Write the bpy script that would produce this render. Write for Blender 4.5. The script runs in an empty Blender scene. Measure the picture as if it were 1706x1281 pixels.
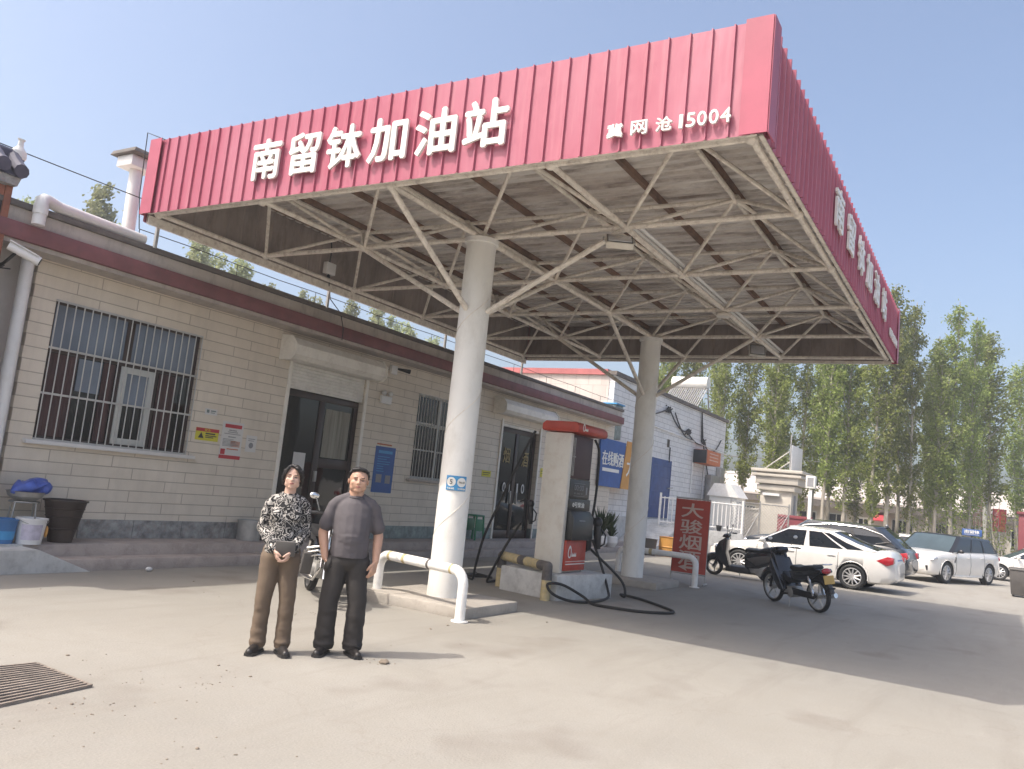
import bpy, bmesh, math, random
import numpy as np
from mathutils import Vector, Matrix, Euler, noise as mnoise

random.seed(7)
SC = bpy.context.scene
COL = SC.collection
R = math.radians

# ------------------------------------------------------------------ camera
cam_d = bpy.data.cameras.new("camera")
cam_d.sensor_width = 36.0
cam_d.lens = 36.0 * 1366.93 / 1706.0
cam_d.clip_start = 0.1
cam_d.clip_end = 3000
cam = bpy.data.objects.new("camera", cam_d)
COL.objects.link(cam)
def camera_matrix(yaw, pitch, roll, h):
    cy, sy, cp, sp = math.cos(yaw), math.sin(yaw), math.cos(pitch), math.sin(pitch)
    F = Vector((cy*cp, sy*cp, sp)); R0 = Vector((sy, -cy, 0)); U0 = R0.cross(F)
    cr, sr = math.cos(roll), math.sin(roll)
    Rv = cr*R0 + sr*U0; Uv = -sr*R0 + cr*U0
    m = Matrix((Rv, Uv, -F)).transposed().to_4x4()
    m.translation = Vector((0, 0, h))
    return m
cam.matrix_world = camera_matrix(0.5413, 0.1256, 0.1032, 1.60)
SC.camera = cam

# ------------------------------------------------------------------ sky, sun, exposure
SUN_DIR = Vector((-0.58, 0.39, 1.0)).normalized()
world = bpy.data.worlds.new("World")
SC.world = world
world.use_nodes = True
wn = world.node_tree
sky = wn.nodes.new("ShaderNodeTexSky")
sky.sky_type = 'NISHITA'
sky.sun_disc = False
sky.sun_elevation = math.asin(SUN_DIR.z)
sky.sun_rotation = math.atan2(SUN_DIR.x, SUN_DIR.y)
sky.air_density = 0.9
sky.dust_density = 5.6
sky.ozone_density = 0.7
sky.altitude = 20
bg = wn.nodes["Background"]
bg.inputs["Strength"].default_value = 0.148
wn.links.new(sky.outputs[0], bg.inputs[0])

sun_d = bpy.data.lights.new("sun", 'SUN')
sun_d.energy = 2.05
sun_d.angle = R(0.6)
sun_d.color = (1.0, 0.94, 0.85)
sun = bpy.data.objects.new("sun", sun_d)
sun.rotation_euler = SUN_DIR.to_track_quat('Z', 'Y').to_euler()
sun.location = (0, 0, 40)
COL.objects.link(sun)

vs = SC.view_settings
vs.view_transform = 'Standard'
vs.look = 'None'
vs.exposure = 0.97
vs.gamma = 1.0
vs.use_curve_mapping = False
SC.cycles.max_bounces = 8
SC.cycles.transparent_max_bounces = 12
SC.cycles.use_denoising = True

# ------------------------------------------------------------------ helpers: objects
def tag(o, label=None, cat=None, group=None, kind=None):
    if label: o["label"] = label
    if cat: o["category"] = cat
    if group: o["group"] = group
    if kind: o["kind"] = kind
    return o
def thing(name, label, cat, loc=(0, 0, 0), rz=0.0, group=None):
    o = bpy.data.objects.new(name, None)
    o.empty_display_size = 0.2
    COL.objects.link(o)
    o.location = loc
    o.rotation_euler = (0, 0, rz)
    return tag(o, label, cat, group)
def world_of(o):
    m = Matrix.LocRotScale(o.location, o.rotation_euler, o.scale)
    return world_of(o.parent) @ m if o.parent else m
def copy_tree(o, parent=None):
    c = o.copy(); COL.objects.link(c)
    if parent: c.parent = parent
    for ch in list(o.children): copy_tree(ch, c)
    return c

class MB:
    """collects shapes; build() links them as ONE mesh object"""
    def __init__(s):
        s.v = []; s.f = []; s.mi = []; s.m = 0
    def add(s, vs, fs):
        b = len(s.v)
        s.v.extend([tuple(p) for p in vs])
        for f in fs:
            s.f.append(tuple(i + b for i in f)); s.mi.append(s.m)
        return s
    def box(s, x0, x1, y0, y1, z0, z1, top=1.0):
        if x0 > x1: x0, x1 = x1, x0
        if y0 > y1: y0, y1 = y1, y0
        if z0 > z1: z0, z1 = z1, z0
        cx, cy = (x0+x1)/2, (y0+y1)/2
        v = [(x0,y0,z0),(x1,y0,z0),(x1,y1,z0),(x0,y1,z0)]
        v += [(cx+(p[0]-cx)*top, cy+(p[1]-cy)*top, z1) for p in v]
        return s.add(v, [(0,3,2,1),(4,5,6,7),(0,1,5,4),(1,2,6,5),(2,3,7,6),(3,0,4,7)])
    def obox(s, c, size, rot=(0,0,0)):
        m = Euler(rot).to_matrix(); c = Vector(c); hx, hy, hz = [q/2 for q in size]
        v = [c + m @ Vector((sx*hx, sy*hy, sz*hz)) for sz in (-1,1) for sx, sy in ((-1,-1),(1,-1),(1,1),(-1,1))]
        return s.add(v, [(0,3,2,1),(4,5,6,7),(0,1,5,4),(1,2,6,5),(2,3,7,6),(3,0,4,7)])
    def bar(s, a, b, w, h=None):
        """square bar from a to b"""
        return s.tube([a, b], [w*0.7071, w*0.7071], n=4, twist=math.pi/4)
    def tube(s, pts, r, n=8, cap=True, twist=0.0, closed=False):
        pts = [Vector(p) for p in pts]
        k = len(pts)
        if not hasattr(r, '__len__'): r = [r]*k
        vs, fs = [], []
        px = None
        for i, p in enumerate(pts):
            if closed: d = pts[(i+1) % k] - pts[i-1]
            elif i == 0: d = pts[1]-pts[0]
            elif i == k-1: d = pts[-1]-pts[-2]
            else: d = (pts[i+1]-pts[i]).normalized() + (pts[i]-pts[i-1]).normalized()
            d = d.normalized()
            if px is None:
                x = d.cross(Vector((0,0,1)) if abs(d.z) < 0.95 else Vector((1,0,0)))
            else: x = px - d*px.dot(d)
            x.normalize(); y = d.cross(x).normalized(); px = x
            for j in range(n):
                a = 2*math.pi*j/n + twist
                vs.append(p + r[i]*(math.cos(a)*x + math.sin(a)*y))
        for i in range(k if closed else k-1):
            i2 = (i+1) % k
            for j in range(n):
                fs.append((i*n+j, i*n+(j+1) % n, i2*n+(j+1) % n, i2*n+j))
        if cap and not closed:
            fs.append(tuple(range(n-1, -1, -1))); fs.append(tuple((k-1)*n+j for j in range(n)))
        return s.add(vs, fs)
    def lathe(s, prof, c=(0,0,0), n=20, axis='Z', m=None, cap=True):
        c = Vector(c); vs, fs = [], []
        for r, z in prof:
            for j in range(n):
                a = 2*math.pi*j/n
                p = Vector((r*math.cos(a), r*math.sin(a), z))
                if axis == 'Y': p = Vector((p.x, p.z, -p.y))
                elif axis == 'X': p = Vector((p.z, p.x, p.y))
                if m is not None: p = m @ p
                vs.append(c + p)
        k = len(prof)
        for i in range(k-1):
            for j in range(n):
                fs.append((i*n+j, i*n+(j+1) % n, (i+1)*n+(j+1) % n, (i+1)*n+j))
        if cap and prof[0][0] > 1e-5: fs.append(tuple(range(n-1, -1, -1)))
        if cap and prof[-1][0] > 1e-5: fs.append(tuple((k-1)*n+j for j in range(n)))
        return s.add(vs, fs)
    def ell(s, c, rad, n=14, rot=(0,0,0), m=None):
        c = Vector(c); mm = Euler(rot).to_matrix() if m is None else m
        vs, fs = [], []
        k = max(6, n//2+1)
        for i in range(k+1):
            t = math.pi*i/k
            for j in range(n):
                a = 2*math.pi*j/n
                vs.append(c + mm @ Vector((rad[0]*math.sin(t)*math.cos(a), rad[1]*math.sin(t)*math.sin(a), -rad[2]*math.cos(t))))
        for i in range(k):
            for j in range(n):
                fs.append((i*n+j, i*n+(j+1) % n, (i+1)*n+(j+1) % n, (i+1)*n+j))
        return s.add(vs, fs)
    def prism(s, poly, a0, a1, axis='Y'):
        """polygon in the plane across `axis`, pushed from a0 to a1 (Y: poly=(x,z); X: (y,z); Z: (x,y))"""
        def P(q, a):
            return (q[0], a, q[1]) if axis == 'Y' else (a, q[0], q[1]) if axis == 'X' else (q[0], q[1], a)
        n = len(poly)
        v = [P(q, a0) for q in poly] + [P(q, a1) for q in poly]
        f = [tuple(range(n-1, -1, -1)), tuple(range(n, 2*n))]
        f += [(i, (i+1) % n, n+(i+1) % n, n+i) for i in range(n)]
        return s.add(v, f)
    def quad(s, *p):
        return s.add(p, [tuple(range(len(p)))])
    def mesh(s, verts, polys, m):
        return s.add([m @ Vector(p) for p in verts], polys)
    def build(s, name, mats, parent=None, world=True, bevel=0.0, smooth=None, kind=None, sharp=32, fixn=True):
        me = bpy.data.meshes.new(name)
        vs = s.v
        if parent is not None and world:
            inv = world_of(parent).inverted()
            vs = [tuple(inv @ Vector(p)) for p in vs]
        me.from_pydata(vs, [], s.f)
        if not isinstance(mats, (list, tuple)): mats = [mats]
        for m in mats: me.materials.append(m)
        if len(mats) > 1:
            me.polygons.foreach_set("material_index", s.mi)
        if bevel > 0 or fixn:
            bm = bmesh.new(); bm.from_mesh(me)
            if fixn: bmesh.ops.recalc_face_normals(bm, faces=bm.faces)
            if bevel > 0:
                es = [e for e in bm.edges if len(e.link_faces) == 2 and e.calc_face_angle(0) > R(40)]
                bmesh.ops.bevel(bm, geom=es, offset=bevel, segments=2, affect='EDGES', profile=0.5, clamp_overlap=True)
            bm.to_mesh(me); bm.free()
        if smooth is not False:
            me.polygons.foreach_set("use_smooth", [True]*len(me.polygons))
            me.set_sharp_from_angle(angle=R(sharp))
        me.update()
        o = bpy.data.objects.new(name, me)
        COL.objects.link(o)
        if parent is not None: o.parent = parent
        if kind: o["kind"] = kind
        return o

_tc = {}
def text_data(t, offset=0.0, extrude=0.0):
    """lettering as mesh data, one unit high per em, baseline at 0"""
    key = (t, offset, extrude)
    if key in _tc: return _tc[key]
    cu = bpy.data.curves.new("lettering", 'FONT')
    cu.body = t; cu.size = 1.0; cu.offset = offset; cu.extrude = extrude; cu.resolution_u = 3
    o = bpy.data.objects.new("lettering", cu); COL.objects.link(o)
    bpy.context.view_layer.update()
    dg = bpy.context.evaluated_depsgraph_get()
    me = bpy.data.meshes.new_from_object(o.evaluated_get(dg))
    v = [tuple(p.co) for p in me.vertices]; f = [tuple(p.vertices) for p in me.polygons]
    bpy.data.objects.remove(o); bpy.data.curves.remove(cu); bpy.data.meshes.remove(me)
    _tc[key] = (v, f)
    return v, f
def put_text(mb, t, centre, right, up, w, h, off=0.0, depth=0.01):
    """lettering fitted into a w x h rectangle; its front faces along right x up"""
    v, f = text_data(t, 0.0, 0.5 if depth > 0 else 0.0)
    if not v: return
    a = np.array(v); lo, hi = a.min(0), a.max(0)
    r = Vector(right).normalized(); u = Vector(up).normalized(); n = r.cross(u)
    sx = w/max(1e-6, hi[0]-lo[0]); sy = h/max(1e-6, hi[1]-lo[1])
    bold = off*0.75
    # heavy strokes: the same lettering laid over itself a hair's breadth to each side, each a little prouder
    for k, (dx, dy) in enumerate(((0, 0), (bold, 0), (-bold, 0), (0, bold), (0, -bold)) if off > 0 else ((0, 0),)):
        c = Vector(centre) + r*(dx*w) + u*(dy*h) + n*(0.0007*k)
        vs = [c + r*((p[0]-(lo[0]+hi[0])/2)*sx) + u*((p[1]-(lo[1]+hi[1])/2)*sy) + n*((p[2])*depth) for p in v]
        mb.add(vs, f)

# ------------------------------------------------------------------ helpers: materials
def nt(name):
    m = bpy.data.materials.new(name); m.use_nodes = True
    t = m.node_tree
    return m, t, t.nodes["Principled BSDF"]
def N(t, typ, **kw):
    n = t.nodes.new(typ)
    for k, v in sorted(kw.items(), key=lambda q: q[0].startswith('i_')):
        if k.startswith("i_"):
            key = k[2:]
            key = int(key) if key.isdigit() else key.replace("_", " ")
            n.inputs[key].default_value = v
        else: setattr(n, k, v)
    return n
def L(t, a, b): t.links.new(a, b)
def rgba(c, k=1.0): return (min(1, c[0]*k), min(1, c[1]*k), min(1, c[2]*k), 1)
def ramp(t, fac, stops):
    r = t.nodes.new("ShaderNodeValToRGB")
    e = r.color_ramp.elements
    while len(e) < len(stops): e.new(0.5)
    for el, (p, c) in zip(e, stops):
        el.position = p; el.color = c if len(c) == 4 else rgba(c)
    L(t, fac, r.inputs[0])
    return r.outputs[0]
def coords(t, scale=(1,1,1), kind="Object"):
    tc = N(t, "ShaderNodeTexCoord"); mp = N(t, "ShaderNodeMapping")
    mp.inputs["Scale"].default_value = scale
    L(t, tc.outputs[kind], mp.inputs[0])
    return mp.outputs[0]
def mix(t, fac, a, b, blend='MIX'):
    n = N(t, "ShaderNodeMix", data_type='RGBA', blend_type=blend)
    if hasattr(fac, "links"): L(t, fac, n.inputs[0])
    else: n.inputs[0].default_value = fac
    for s, i in ((a, 6), (b, 7)):
        if hasattr(s, "links"): L(t, s, n.inputs[i])
        else: n.inputs[i].default_value = s if len(s) == 4 else rgba(s)
    return n.outputs[2]
def mat(name, col, rough=0.6, metal=0.0, var=0.18, scale=2.5, stretch=(1,1,1), dirt=0.0, dirtcol=(0.18,0.14,0.10), bump=0.0, bscale=30, coat=0.0, spec=0.5):
    m, t, b = nt(name)
    co = coords(t, stretch)
    n1 = N(t, "ShaderNodeTexNoise", i_Scale=scale, i_Detail=6.0, i_Roughness=0.62); L(t, co, n1.inputs[0])
    c = ramp(t, n1.outputs[0], [(0.28, rgba(col, 1-var)), (0.72, rgba(col, 1+var))])
    if dirt > 0:
        n2 = N(t, "ShaderNodeTexNoise", i_Scale=scale*2.7, i_Detail=8.0, i_Roughness=0.7); L(t, co, n2.inputs[0])
        f = ramp(t, n2.outputs[0], [(0.48, (0,0,0)), (0.72, (dirt,dirt,dirt))])
        c = mix(t, f, c, dirtcol)
    L(t, c, b.inputs["Base Color"])
    b.inputs["Roughness"].default_value = rough
    b.inputs["Metallic"].default_value = metal
    b.inputs["Specular IOR Level"].default_value = spec
    if coat: b.inputs["Coat Weight"].default_value = coat; b.inputs["Coat Roughness"].default_value = 0.06
    if bump > 0:
        n3 = N(t, "ShaderNodeTexNoise", i_Scale=bscale, i_Detail=5.0); L(t, co, n3.inputs[0])
        bp = N(t, "ShaderNodeBump", i_Strength=bump, i_Distance=0.02); L(t, n3.outputs[0], bp.inputs["Height"])
        L(t, bp.outputs[0], b.inputs["Normal"])
    return m
# ------------------------------------------------------------------ materials
def mat_ground():
    m, t, b = nt("dusty_concrete")
    co = coords(t)
    n1 = N(t, "ShaderNodeTexNoise", i_Scale=0.35, i_Detail=8.0, i_Roughness=0.6); L(t, co, n1.inputs[0])
    n2 = N(t, "ShaderNodeTexNoise", i_Scale=3.0, i_Detail=9.0, i_Roughness=0.7); L(t, co, n2.inputs[0])
    n3 = N(t, "ShaderNodeTexNoise", i_Scale=60.0, i_Detail=4.0); L(t, co, n3.inputs[0])
    c1 = ramp(t, n1.outputs[0], [(0.3, (0.275,0.260,0.231)), (0.7, (0.35,0.333,0.30))])
    f2 = ramp(t, n2.outputs[0], [(0.35, (0.0,0.0,0.0)), (0.75, (0.65,0.65,0.65))])
    c2 = mix(t, f2, c1, (0.295,0.275,0.238))
    # tyre scuffs and stains stretched along the lane
    cs = coords(t, (0.35, 2.2, 1))
    n4 = N(t, "ShaderNodeTexNoise", i_Scale=1.1, i_Detail=7.0, i_Roughness=0.6, i_Distortion=0.5); L(t, cs, n4.inputs[0])
    f4 = ramp(t, n4.outputs[0], [(0.52, (0,0,0)), (0.74, (0.75,0.75,0.75))])
    c3 = mix(t, f4, c2, (0.262,0.242,0.212))
    # fine hairline cracks
    vo = N(t, "ShaderNodeTexVoronoi", feature='DISTANCE_TO_EDGE', i_Scale=0.21)
    dn = N(t, "ShaderNodeTexNoise", i_Scale=1.7, i_Detail=5.0)
    L(t, co, dn.inputs[0])
    va = N(t, "ShaderNodeVectorMath", operation='ADD'); L(t, co, va.inputs[0]); L(t, dn.outputs[1], va.inputs[1]); L(t, va.outputs[0], vo.inputs[0])
    f5 = ramp(t, vo.outputs[0], [(0.0, (0.22,0.22,0.22)), (0.004, (0,0,0))])
    c4 = mix(t, f5, c3, (0.24,0.21,0.18))
    # dark oil spots
    n6 = N(t, "ShaderNodeTexNoise", i_Scale=0.9, i_Detail=3.0, i_W=3.0, noise_dimensions='4D'); L(t, co, n6.inputs[0])
    f6 = ramp(t, n6.outputs[0], [(0.60, (0,0,0)), (0.73, (0.7,0.7,0.7))])
    c5 = mix(t, f6, c4, (0.22,0.195,0.17))
    g = ramp(t, n3.outputs[0], [(0.3, (0.9,0.9,0.9)), (0.7, (1.08,1.08,1.08))])
    L(t, mix(t, 1.0, c5, g, 'MULTIPLY'), b.inputs["Base Color"])
    b.inputs["Roughness"].default_value = 0.93
    b.inputs["Specular IOR Level"].default_value = 0.2
    ad = N(t, "ShaderNodeMath", operation='MULTIPLY_ADD', i_1=0.4); L(t, n3.outputs[0], ad.inputs[0]); L(t, n2.outputs[0], ad.inputs[2])
    bp = N(t, "ShaderNodeBump", i_Strength=0.35, i_Distance=0.02); L(t, ad.outputs[0], bp.inputs["Height"]); L(t, bp.outputs[0], b.inputs["Normal"])
    return m

def mat_tiles(name, c1, c2, mortar, bw, bh, ms=0.012, plane="XZ", bump=0.5, dirt=0.35):
    m, t, b = nt(name)
    tc = N(t, "ShaderNodeTexCoord"); sp = N(t, "ShaderNodeSeparateXYZ"); cb = N(t, "ShaderNodeCombineXYZ")
    L(t, tc.outputs["Object"], sp.inputs[0])
    if plane == "ANY":
        add = N(t, "ShaderNodeMath", operation='ADD'); L(t, sp.outputs[0], add.inputs[0]); L(t, sp.outputs[1], add.inputs[1]); L(t, add.outputs[0], cb.inputs[0])
    else: L(t, sp.outputs[0], cb.inputs[0])
    L(t, sp.outputs[2], cb.inputs[1])
    br = N(t, "ShaderNodeTexBrick", i_Scale=1.0, i_Mortar_Size=ms, i_Mortar_Smooth=0.3, i_Bias=0.0, i_Brick_Width=bw, i_Row_Height=bh, offset=0.37, offset_frequency=2)
    br.inputs["Color1"].default_value = rgba(c1); br.inputs["Color2"].default_value = rgba(c2); br.inputs["Mortar"].default_value = rgba(mortar)
    L(t, cb.outputs[0], br.inputs[0])
    n1 = N(t, "ShaderNodeTexNoise", i_Scale=1.3, i_Detail=8.0, i_Roughness=0.65); L(t, tc.outputs["Object"], n1.inputs[0])
    sc = coords(t, (2.5, 2.5, 0.35))
    n2 = N(t, "ShaderNodeTexNoise", i_Scale=2.0, i_Detail=7.0, i_Roughness=0.65); L(t, sc, n2.inputs[0])
    g = ramp(t, n1.outputs[0], [(0.25, (0.80,0.79,0.77)), (0.75, (1.12,1.11,1.10))])
    c = mix(t, 1.0, br.outputs[0], g, 'MULTIPLY')
    f = ramp(t, n2.outputs[0], [(0.5, (0,0,0)), (0.8, (dirt,dirt,dirt))])
    c = mix(t, f, c, rgba(c1, 0.62))
    L(t, c, b.inputs["Base Color"])
    b.inputs["Roughness"].default_value = 0.62
    n3 = N(t, "ShaderNodeTexNoise", i_Scale=25.0, i_Detail=4.0); L(t, tc.outputs["Object"], n3.inputs[0])
    hh = N(t, "ShaderNodeMath", operation='MULTIPLY_ADD', i_1=-1.0); L(t, br.outputs[1], hh.inputs[0]); 
    sm = N(t, "ShaderNodeMath", operation='MULTIPLY', i_1=0.25); L(t, n3.outputs[0], sm.inputs[0]); L(t, sm.outputs[0], hh.inputs[2])
    bp = N(t, "ShaderNodeBump", i_Strength=bump, i_Distance=0.015); L(t, hh.outputs[0], bp.inputs["Height"]); L(t, bp.outputs[0], b.inputs["Normal"])
    return m

def mat_fascia(name, c, cfade):
    m, t, b = nt(name)
    n1 = N(t, "ShaderNodeTexNoise", i_Scale=0.55, i_Detail=4.0); L(t, coords(t, (1,1,0.5)), n1.inputs[0])
    n2 = N(t, "ShaderNodeTexNoise", i_Scale=5.0, i_Detail=6.0, i_Roughness=0.6); L(t, coords(t, (3,3,0.18)), n2.inputs[0])
    f1 = ramp(t, n1.outputs[0], [(0.35, (0.0,0.0,0.0)), (0.68, (0.75,0.75,0.75))])
    c1 = mix(t, f1, c, cfade)
    f2 = ramp(t, n2.outputs[0], [(0.5, (0,0,0)), (0.82, (0.45,0.45,0.45))])
    c2 = mix(t, f2, c1, (0.52,0.22,0.25))
    L(t, c2, b.inputs["Base Color"])
    b.inputs["Roughness"].default_value = 0.45
    b.inputs["Specular IOR Level"].default_value = 0.45
    n3 = N(t, "ShaderNodeTexNoise", i_Scale=2.2, i_Detail=3.0); L(t, coords(t, (2,2,0.7)), n3.inputs[0])
    bp = N(t, "ShaderNodeBump", i_Strength=0.35, i_Distance=0.05); L(t, n3.outputs[0], bp.inputs["Height"]); L(t, bp.outputs[0], b.inputs["Normal"])
    return m

def mat_deck():
    m, t, b = nt("rusty_roof_deck")
    n1 = N(t, "ShaderNodeTexNoise", i_Scale=1.0, i_Detail=8.0, i_Roughness=0.65); L(t, coords(t, (1.6, 0.5, 1)), n1.inputs[0])
    n2 = N(t, "ShaderNodeTexNoise", i_Scale=1.0, i_Detail=9.0, i_Roughness=0.72); L(t, coords(t, (5.0, 0.9, 1)), n2.inputs[0])
    c1 = ramp(t, n1.outputs[0], [(0.25, (0.45,0.38,0.325)), (0.5, (0.72,0.67,0.615)), (0.75, (0.85,0.83,0.79))])
    f = ramp(t, n2.outputs[0], [(0.47, (0,0,0)), (0.66, (0.8,0.8,0.8))])
    c2 = mix(t, f, c1, (0.22,0.165,0.135))
    L(t, c2, b.inputs["Base Color"]); b.inputs["Roughness"].default_value = 0.7
    return m

def mat_glass(name, col=(0.02,0.025,0.03), rough=0.05, spec=0.6):
    m, t, b = nt(name)
    n1 = N(t, "ShaderNodeTexNoise", i_Scale=1.2, i_Detail=4.0); L(t, coords(t), n1.inputs[0])
    L(t, ramp(t, n1.outputs[0], [(0.3, rgba(col, 0.75)), (0.7, rgba(col, 1.3))]), b.inputs["Base Color"])
    b.inputs["Roughness"].default_value = rough; b.inputs["Specular IOR Level"].default_value = spec
    bp = N(t, "ShaderNodeBump", i_Strength=0.03, i_Distance=0.1); L(t, n1.outputs[0], bp.inputs["Height"]); L(t, bp.outputs[0], b.inputs["Normal"])
    return m

def mat_leaf(name, ca, cb):
    m, t, b = nt(name)
    g = N(t, "ShaderNodeNewGeometry"); oi = N(t, "ShaderNodeObjectInfo")
    c = ramp(t, g.outputs["Random Per Island"], [(0.0, ca), (1.0, cb)])
    hs = N(t, "ShaderNodeHueSaturation"); L(t, c, hs.inputs["Color"])
    v = N(t, "ShaderNodeMapRange", i_3=0.75, i_4=1.3); L(t, oi.outputs["Random"], v.inputs[0]); L(t, v.outputs[0], hs.inputs["Value"])
    hv = N(t, "ShaderNodeMapRange", i_3=0.485, i_4=0.51); L(t, oi.outputs["Random"], hv.inputs[0]); L(t, hv.outputs[0], hs.inputs["Hue"])
    L(t, hs.outputs[0], b.inputs["Base Color"]); b.inputs["Roughness"].default_value = 0.55
    tr = N(t, "ShaderNodeBsdfTranslucent"); L(t, hs.outputs[0], tr.inputs[0])
    mx = N(t, "ShaderNodeMixShader"); mx.inputs[0].default_value = 0.5
    L(t, b.outputs[0], mx.inputs[1]); L(t, tr.outputs[0], mx.inputs[2])
    L(t, mx.outputs[0], t.nodes["Material Output"].inputs[0])
    return m

def mat_blouse():
    m, t, b = nt("black_white_print")
    co = coords(t, (1,1,1))
    n1 = N(t, "ShaderNodeTexNoise", i_Scale=19.0, i_Detail=0.3, i_Distortion=1.2); L(t, co, n1.inputs[0])
    mu = N(t, "ShaderNodeMath", operation='MULTIPLY', i_1=26.0); L(t, n1.outputs[0], mu.inputs[0])
    si = N(t, "ShaderNodeMath", operation='SINE'); L(t, mu.outputs[0], si.inputs[0])
    n2 = N(t, "ShaderNodeTexVoronoi", i_Scale=17.0); L(t, co, n2.inputs[0])
    f = ramp(t, si.outputs[0], [(0.40, (0.014,0.014,0.016)), (0.55, (0.52,0.49,0.45))])
    k = ramp(t, n2.outputs[0], [(0.35, (1,1,1)), (0.8, (0.5,0.5,0.5))])
    L(t, mix(t, 1.0, f, k, 'MULTIPLY'), b.inputs["Base Color"]); b.inputs["Roughness"].default_value = 0.85
    return m

G = {}
G["ground"] = mat_ground()
G["tile"] = mat_tiles("beige_wall_tile", (0.79,0.71,0.60), (0.76,0.685,0.58), (0.48,0.415,0.34), 0.93, 0.165, 0.0075, dirt=0.4)
G["whitetile"] = mat_tiles("white_wall_tile", (0.80,0.80,0.80), (0.76,0.765,0.77), (0.45,0.45,0.46), 0.6, 0.2, 0.012, dirt=0.3)
G["pinkwall"] = mat_tiles("pale_wall_tile", (0.62,0.56,0.52), (0.58,0.52,0.485), (0.43,0.38,0.36), 0.5, 0.5, 0.008, plane="ANY", dirt=0.2)
G["plinthtile"] = mat("mottled_stone_tile", (0.28,0.285,0.28), 0.5, var=0.6, scale=7, dirt=0.6, dirtcol=(0.30,0.22,0.19))
G["plinthgreen"] = mat("grey_green_stone_tile", (0.22,0.27,0.26), 0.5, var=0.4, scale=6, dirt=0.5, dirtcol=(0.10,0.12,0.12))
G["fascia"] = mat_fascia("faded_red_sheet", (0.37,0.075,0.122), (0.43,0.15,0.205))
G["fascia_edge"] = mat("red_flashing", (0.38,0.075,0.12), 0.45, var=0.15, scale=1.5)
G["lining"] = mat("brown_sheet_back", (0.30,0.25,0.22), 0.75, var=0.3, scale=1.5, stretch=(1,1,0.3), dirt=0.5, dirtcol=(0.06,0.045,0.04))
G["deck"] = mat_deck()
G["truss"] = mat("cream_truss_paint", (0.78,0.72,0.63), 0.55, var=0.15, scale=4, dirt=0.55, dirtcol=(0.24,0.15,0.10))
G["rust"] = mat("rusty_steel", (0.20,0.12,0.08), 0.85, var=0.4, scale=5)
G["letter"] = mat("white_letter", (0.80,0.79,0.74), 0.45, var=0.06)
G["column"] = mat("column_paint", (0.82,0.805,0.76), 0.6, var=0.06, scale=1.4, stretch=(1,1,0.5), dirt=0.35, dirtcol=(0.48,0.44,0.37))
G["white_paint"] = mat("white_paint", (0.84,0.825,0.79), 0.5, var=0.07, scale=5, dirt=0.3, dirtcol=(0.45,0.39,0.31))
G["yellow_paint"] = mat("worn_yellow_paint", (0.52,0.42,0.22), 0.75, var=0.25, scale=9, dirt=0.8, dirtcol=(0.42,0.37,0.30))
G["dark_paint"] = mat("worn_black_paint", (0.11,0.10,0.095), 0.75, var=0.4, scale=8, dirt=0.7, dirtcol=(0.22,0.19,0.16))
G["concrete"] = mat("concrete", (0.40,0.365,0.32), 0.9, var=0.15, scale=3, dirt=0.5, dirtcol=(0.25,0.215,0.18), bump=0.3)
G["concrete_grey"] = mat("grey_concrete", (0.56,0.555,0.53), 0.9, var=0.2, scale=3, dirt=0.5, dirtcol=(0.25,0.24,0.22), bump=0.3)
G["step"] = mat("brown_step_concrete", (0.40,0.345,0.31), 0.88, var=0.15, scale=2, dirt=0.5, dirtcol=(0.16,0.13,0.115), bump=0.3)
G["eave"] = mat("eave_render", (0.46,0.41,0.365), 0.85, var=0.15, scale=2, stretch=(1,1,0.4), dirt=0.5, dirtcol=(0.19,0.16,0.14))
G["band"] = mat("dark_red_band", (0.20,0.075,0.08), 0.6, var=0.25, scale=2, dirt=0.4, dirtcol=(0.10,0.06,0.055))
G["coping"] = mat("dark_coping", (0.13,0.115,0.105), 0.8, var=0.3, scale=4)
G["pipe"] = mat("white_plastic_pipe", (0.74,0.735,0.72), 0.4, var=0.05, dirt=0.25, dirtcol=(0.5,0.47,0.42))
G["greywall"] = mat("grey_render", (0.47,0.44,0.42), 0.85, var=0.1, scale=1.2, dirt=0.3, dirtcol=(0.24,0.215,0.20))
G["grille"] = mat("galvanised_grille", (0.52,0.51,0.48), 0.45, metal=0.2, var=0.12)
G["shutter"] = mat("shutter_slats", (0.78,0.755,0.70), 0.5, var=0.08, dirt=0.3, dirtcol=(0.36,0.32,0.27))
G["shutterbox"] = mat("shutter_box", (0.82,0.785,0.71), 0.5, var=0.08, dirt=0.3, dirtcol=(0.40,0.34,0.27))
G["frame_dark"] = mat("dark_brown_frame", (0.045,0.030,0.026), 0.4, var=0.25)
G["frame_white"] = mat("white_window_frame", (0.55,0.56,0.53), 0.4, var=0.06)
G["glass_dark"] = mat_glass("dark_glass", (0.012,0.014,0.014), 0.04)
G["glass_sky"] = mat_glass("sky_reflection_glass", (0.16,0.19,0.24), 0.12)  # sky reflection painted in as the pane's own blue
G["curtain"] = mat("maroon_curtain", (0.075,0.04,0.04), 0.8, var=0.5, scale=3, stretch=(6,1,0.3))
G["curtain_pale"] = mat("pale_curtain", (0.25,0.24,0.20), 0.8, var=0.4, scale=3, stretch=(6,1,0.3))
G["rubber"] = mat("black_rubber", (0.018,0.018,0.018), 0.6, var=0.3, scale=12)
G["black"] = mat("black_plastic", (0.022,0.022,0.024), 0.4, var=0.3)
G["black_paint"] = mat("black_gloss", (0.014,0.014,0.016), 0.18, var=0.2, coat=0.6)
G["chrome"] = mat("chrome", (0.72,0.72,0.72), 0.18, metal=1.0, var=0.05)
G["alloy"] = mat("alloy", (0.62,0.61,0.60), 0.35, metal=0.6, var=0.1)
G["steel"] = mat("dull_steel", (0.40,0.39,0.37), 0.45, metal=0.5, var=0.2, scale=6)
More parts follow.
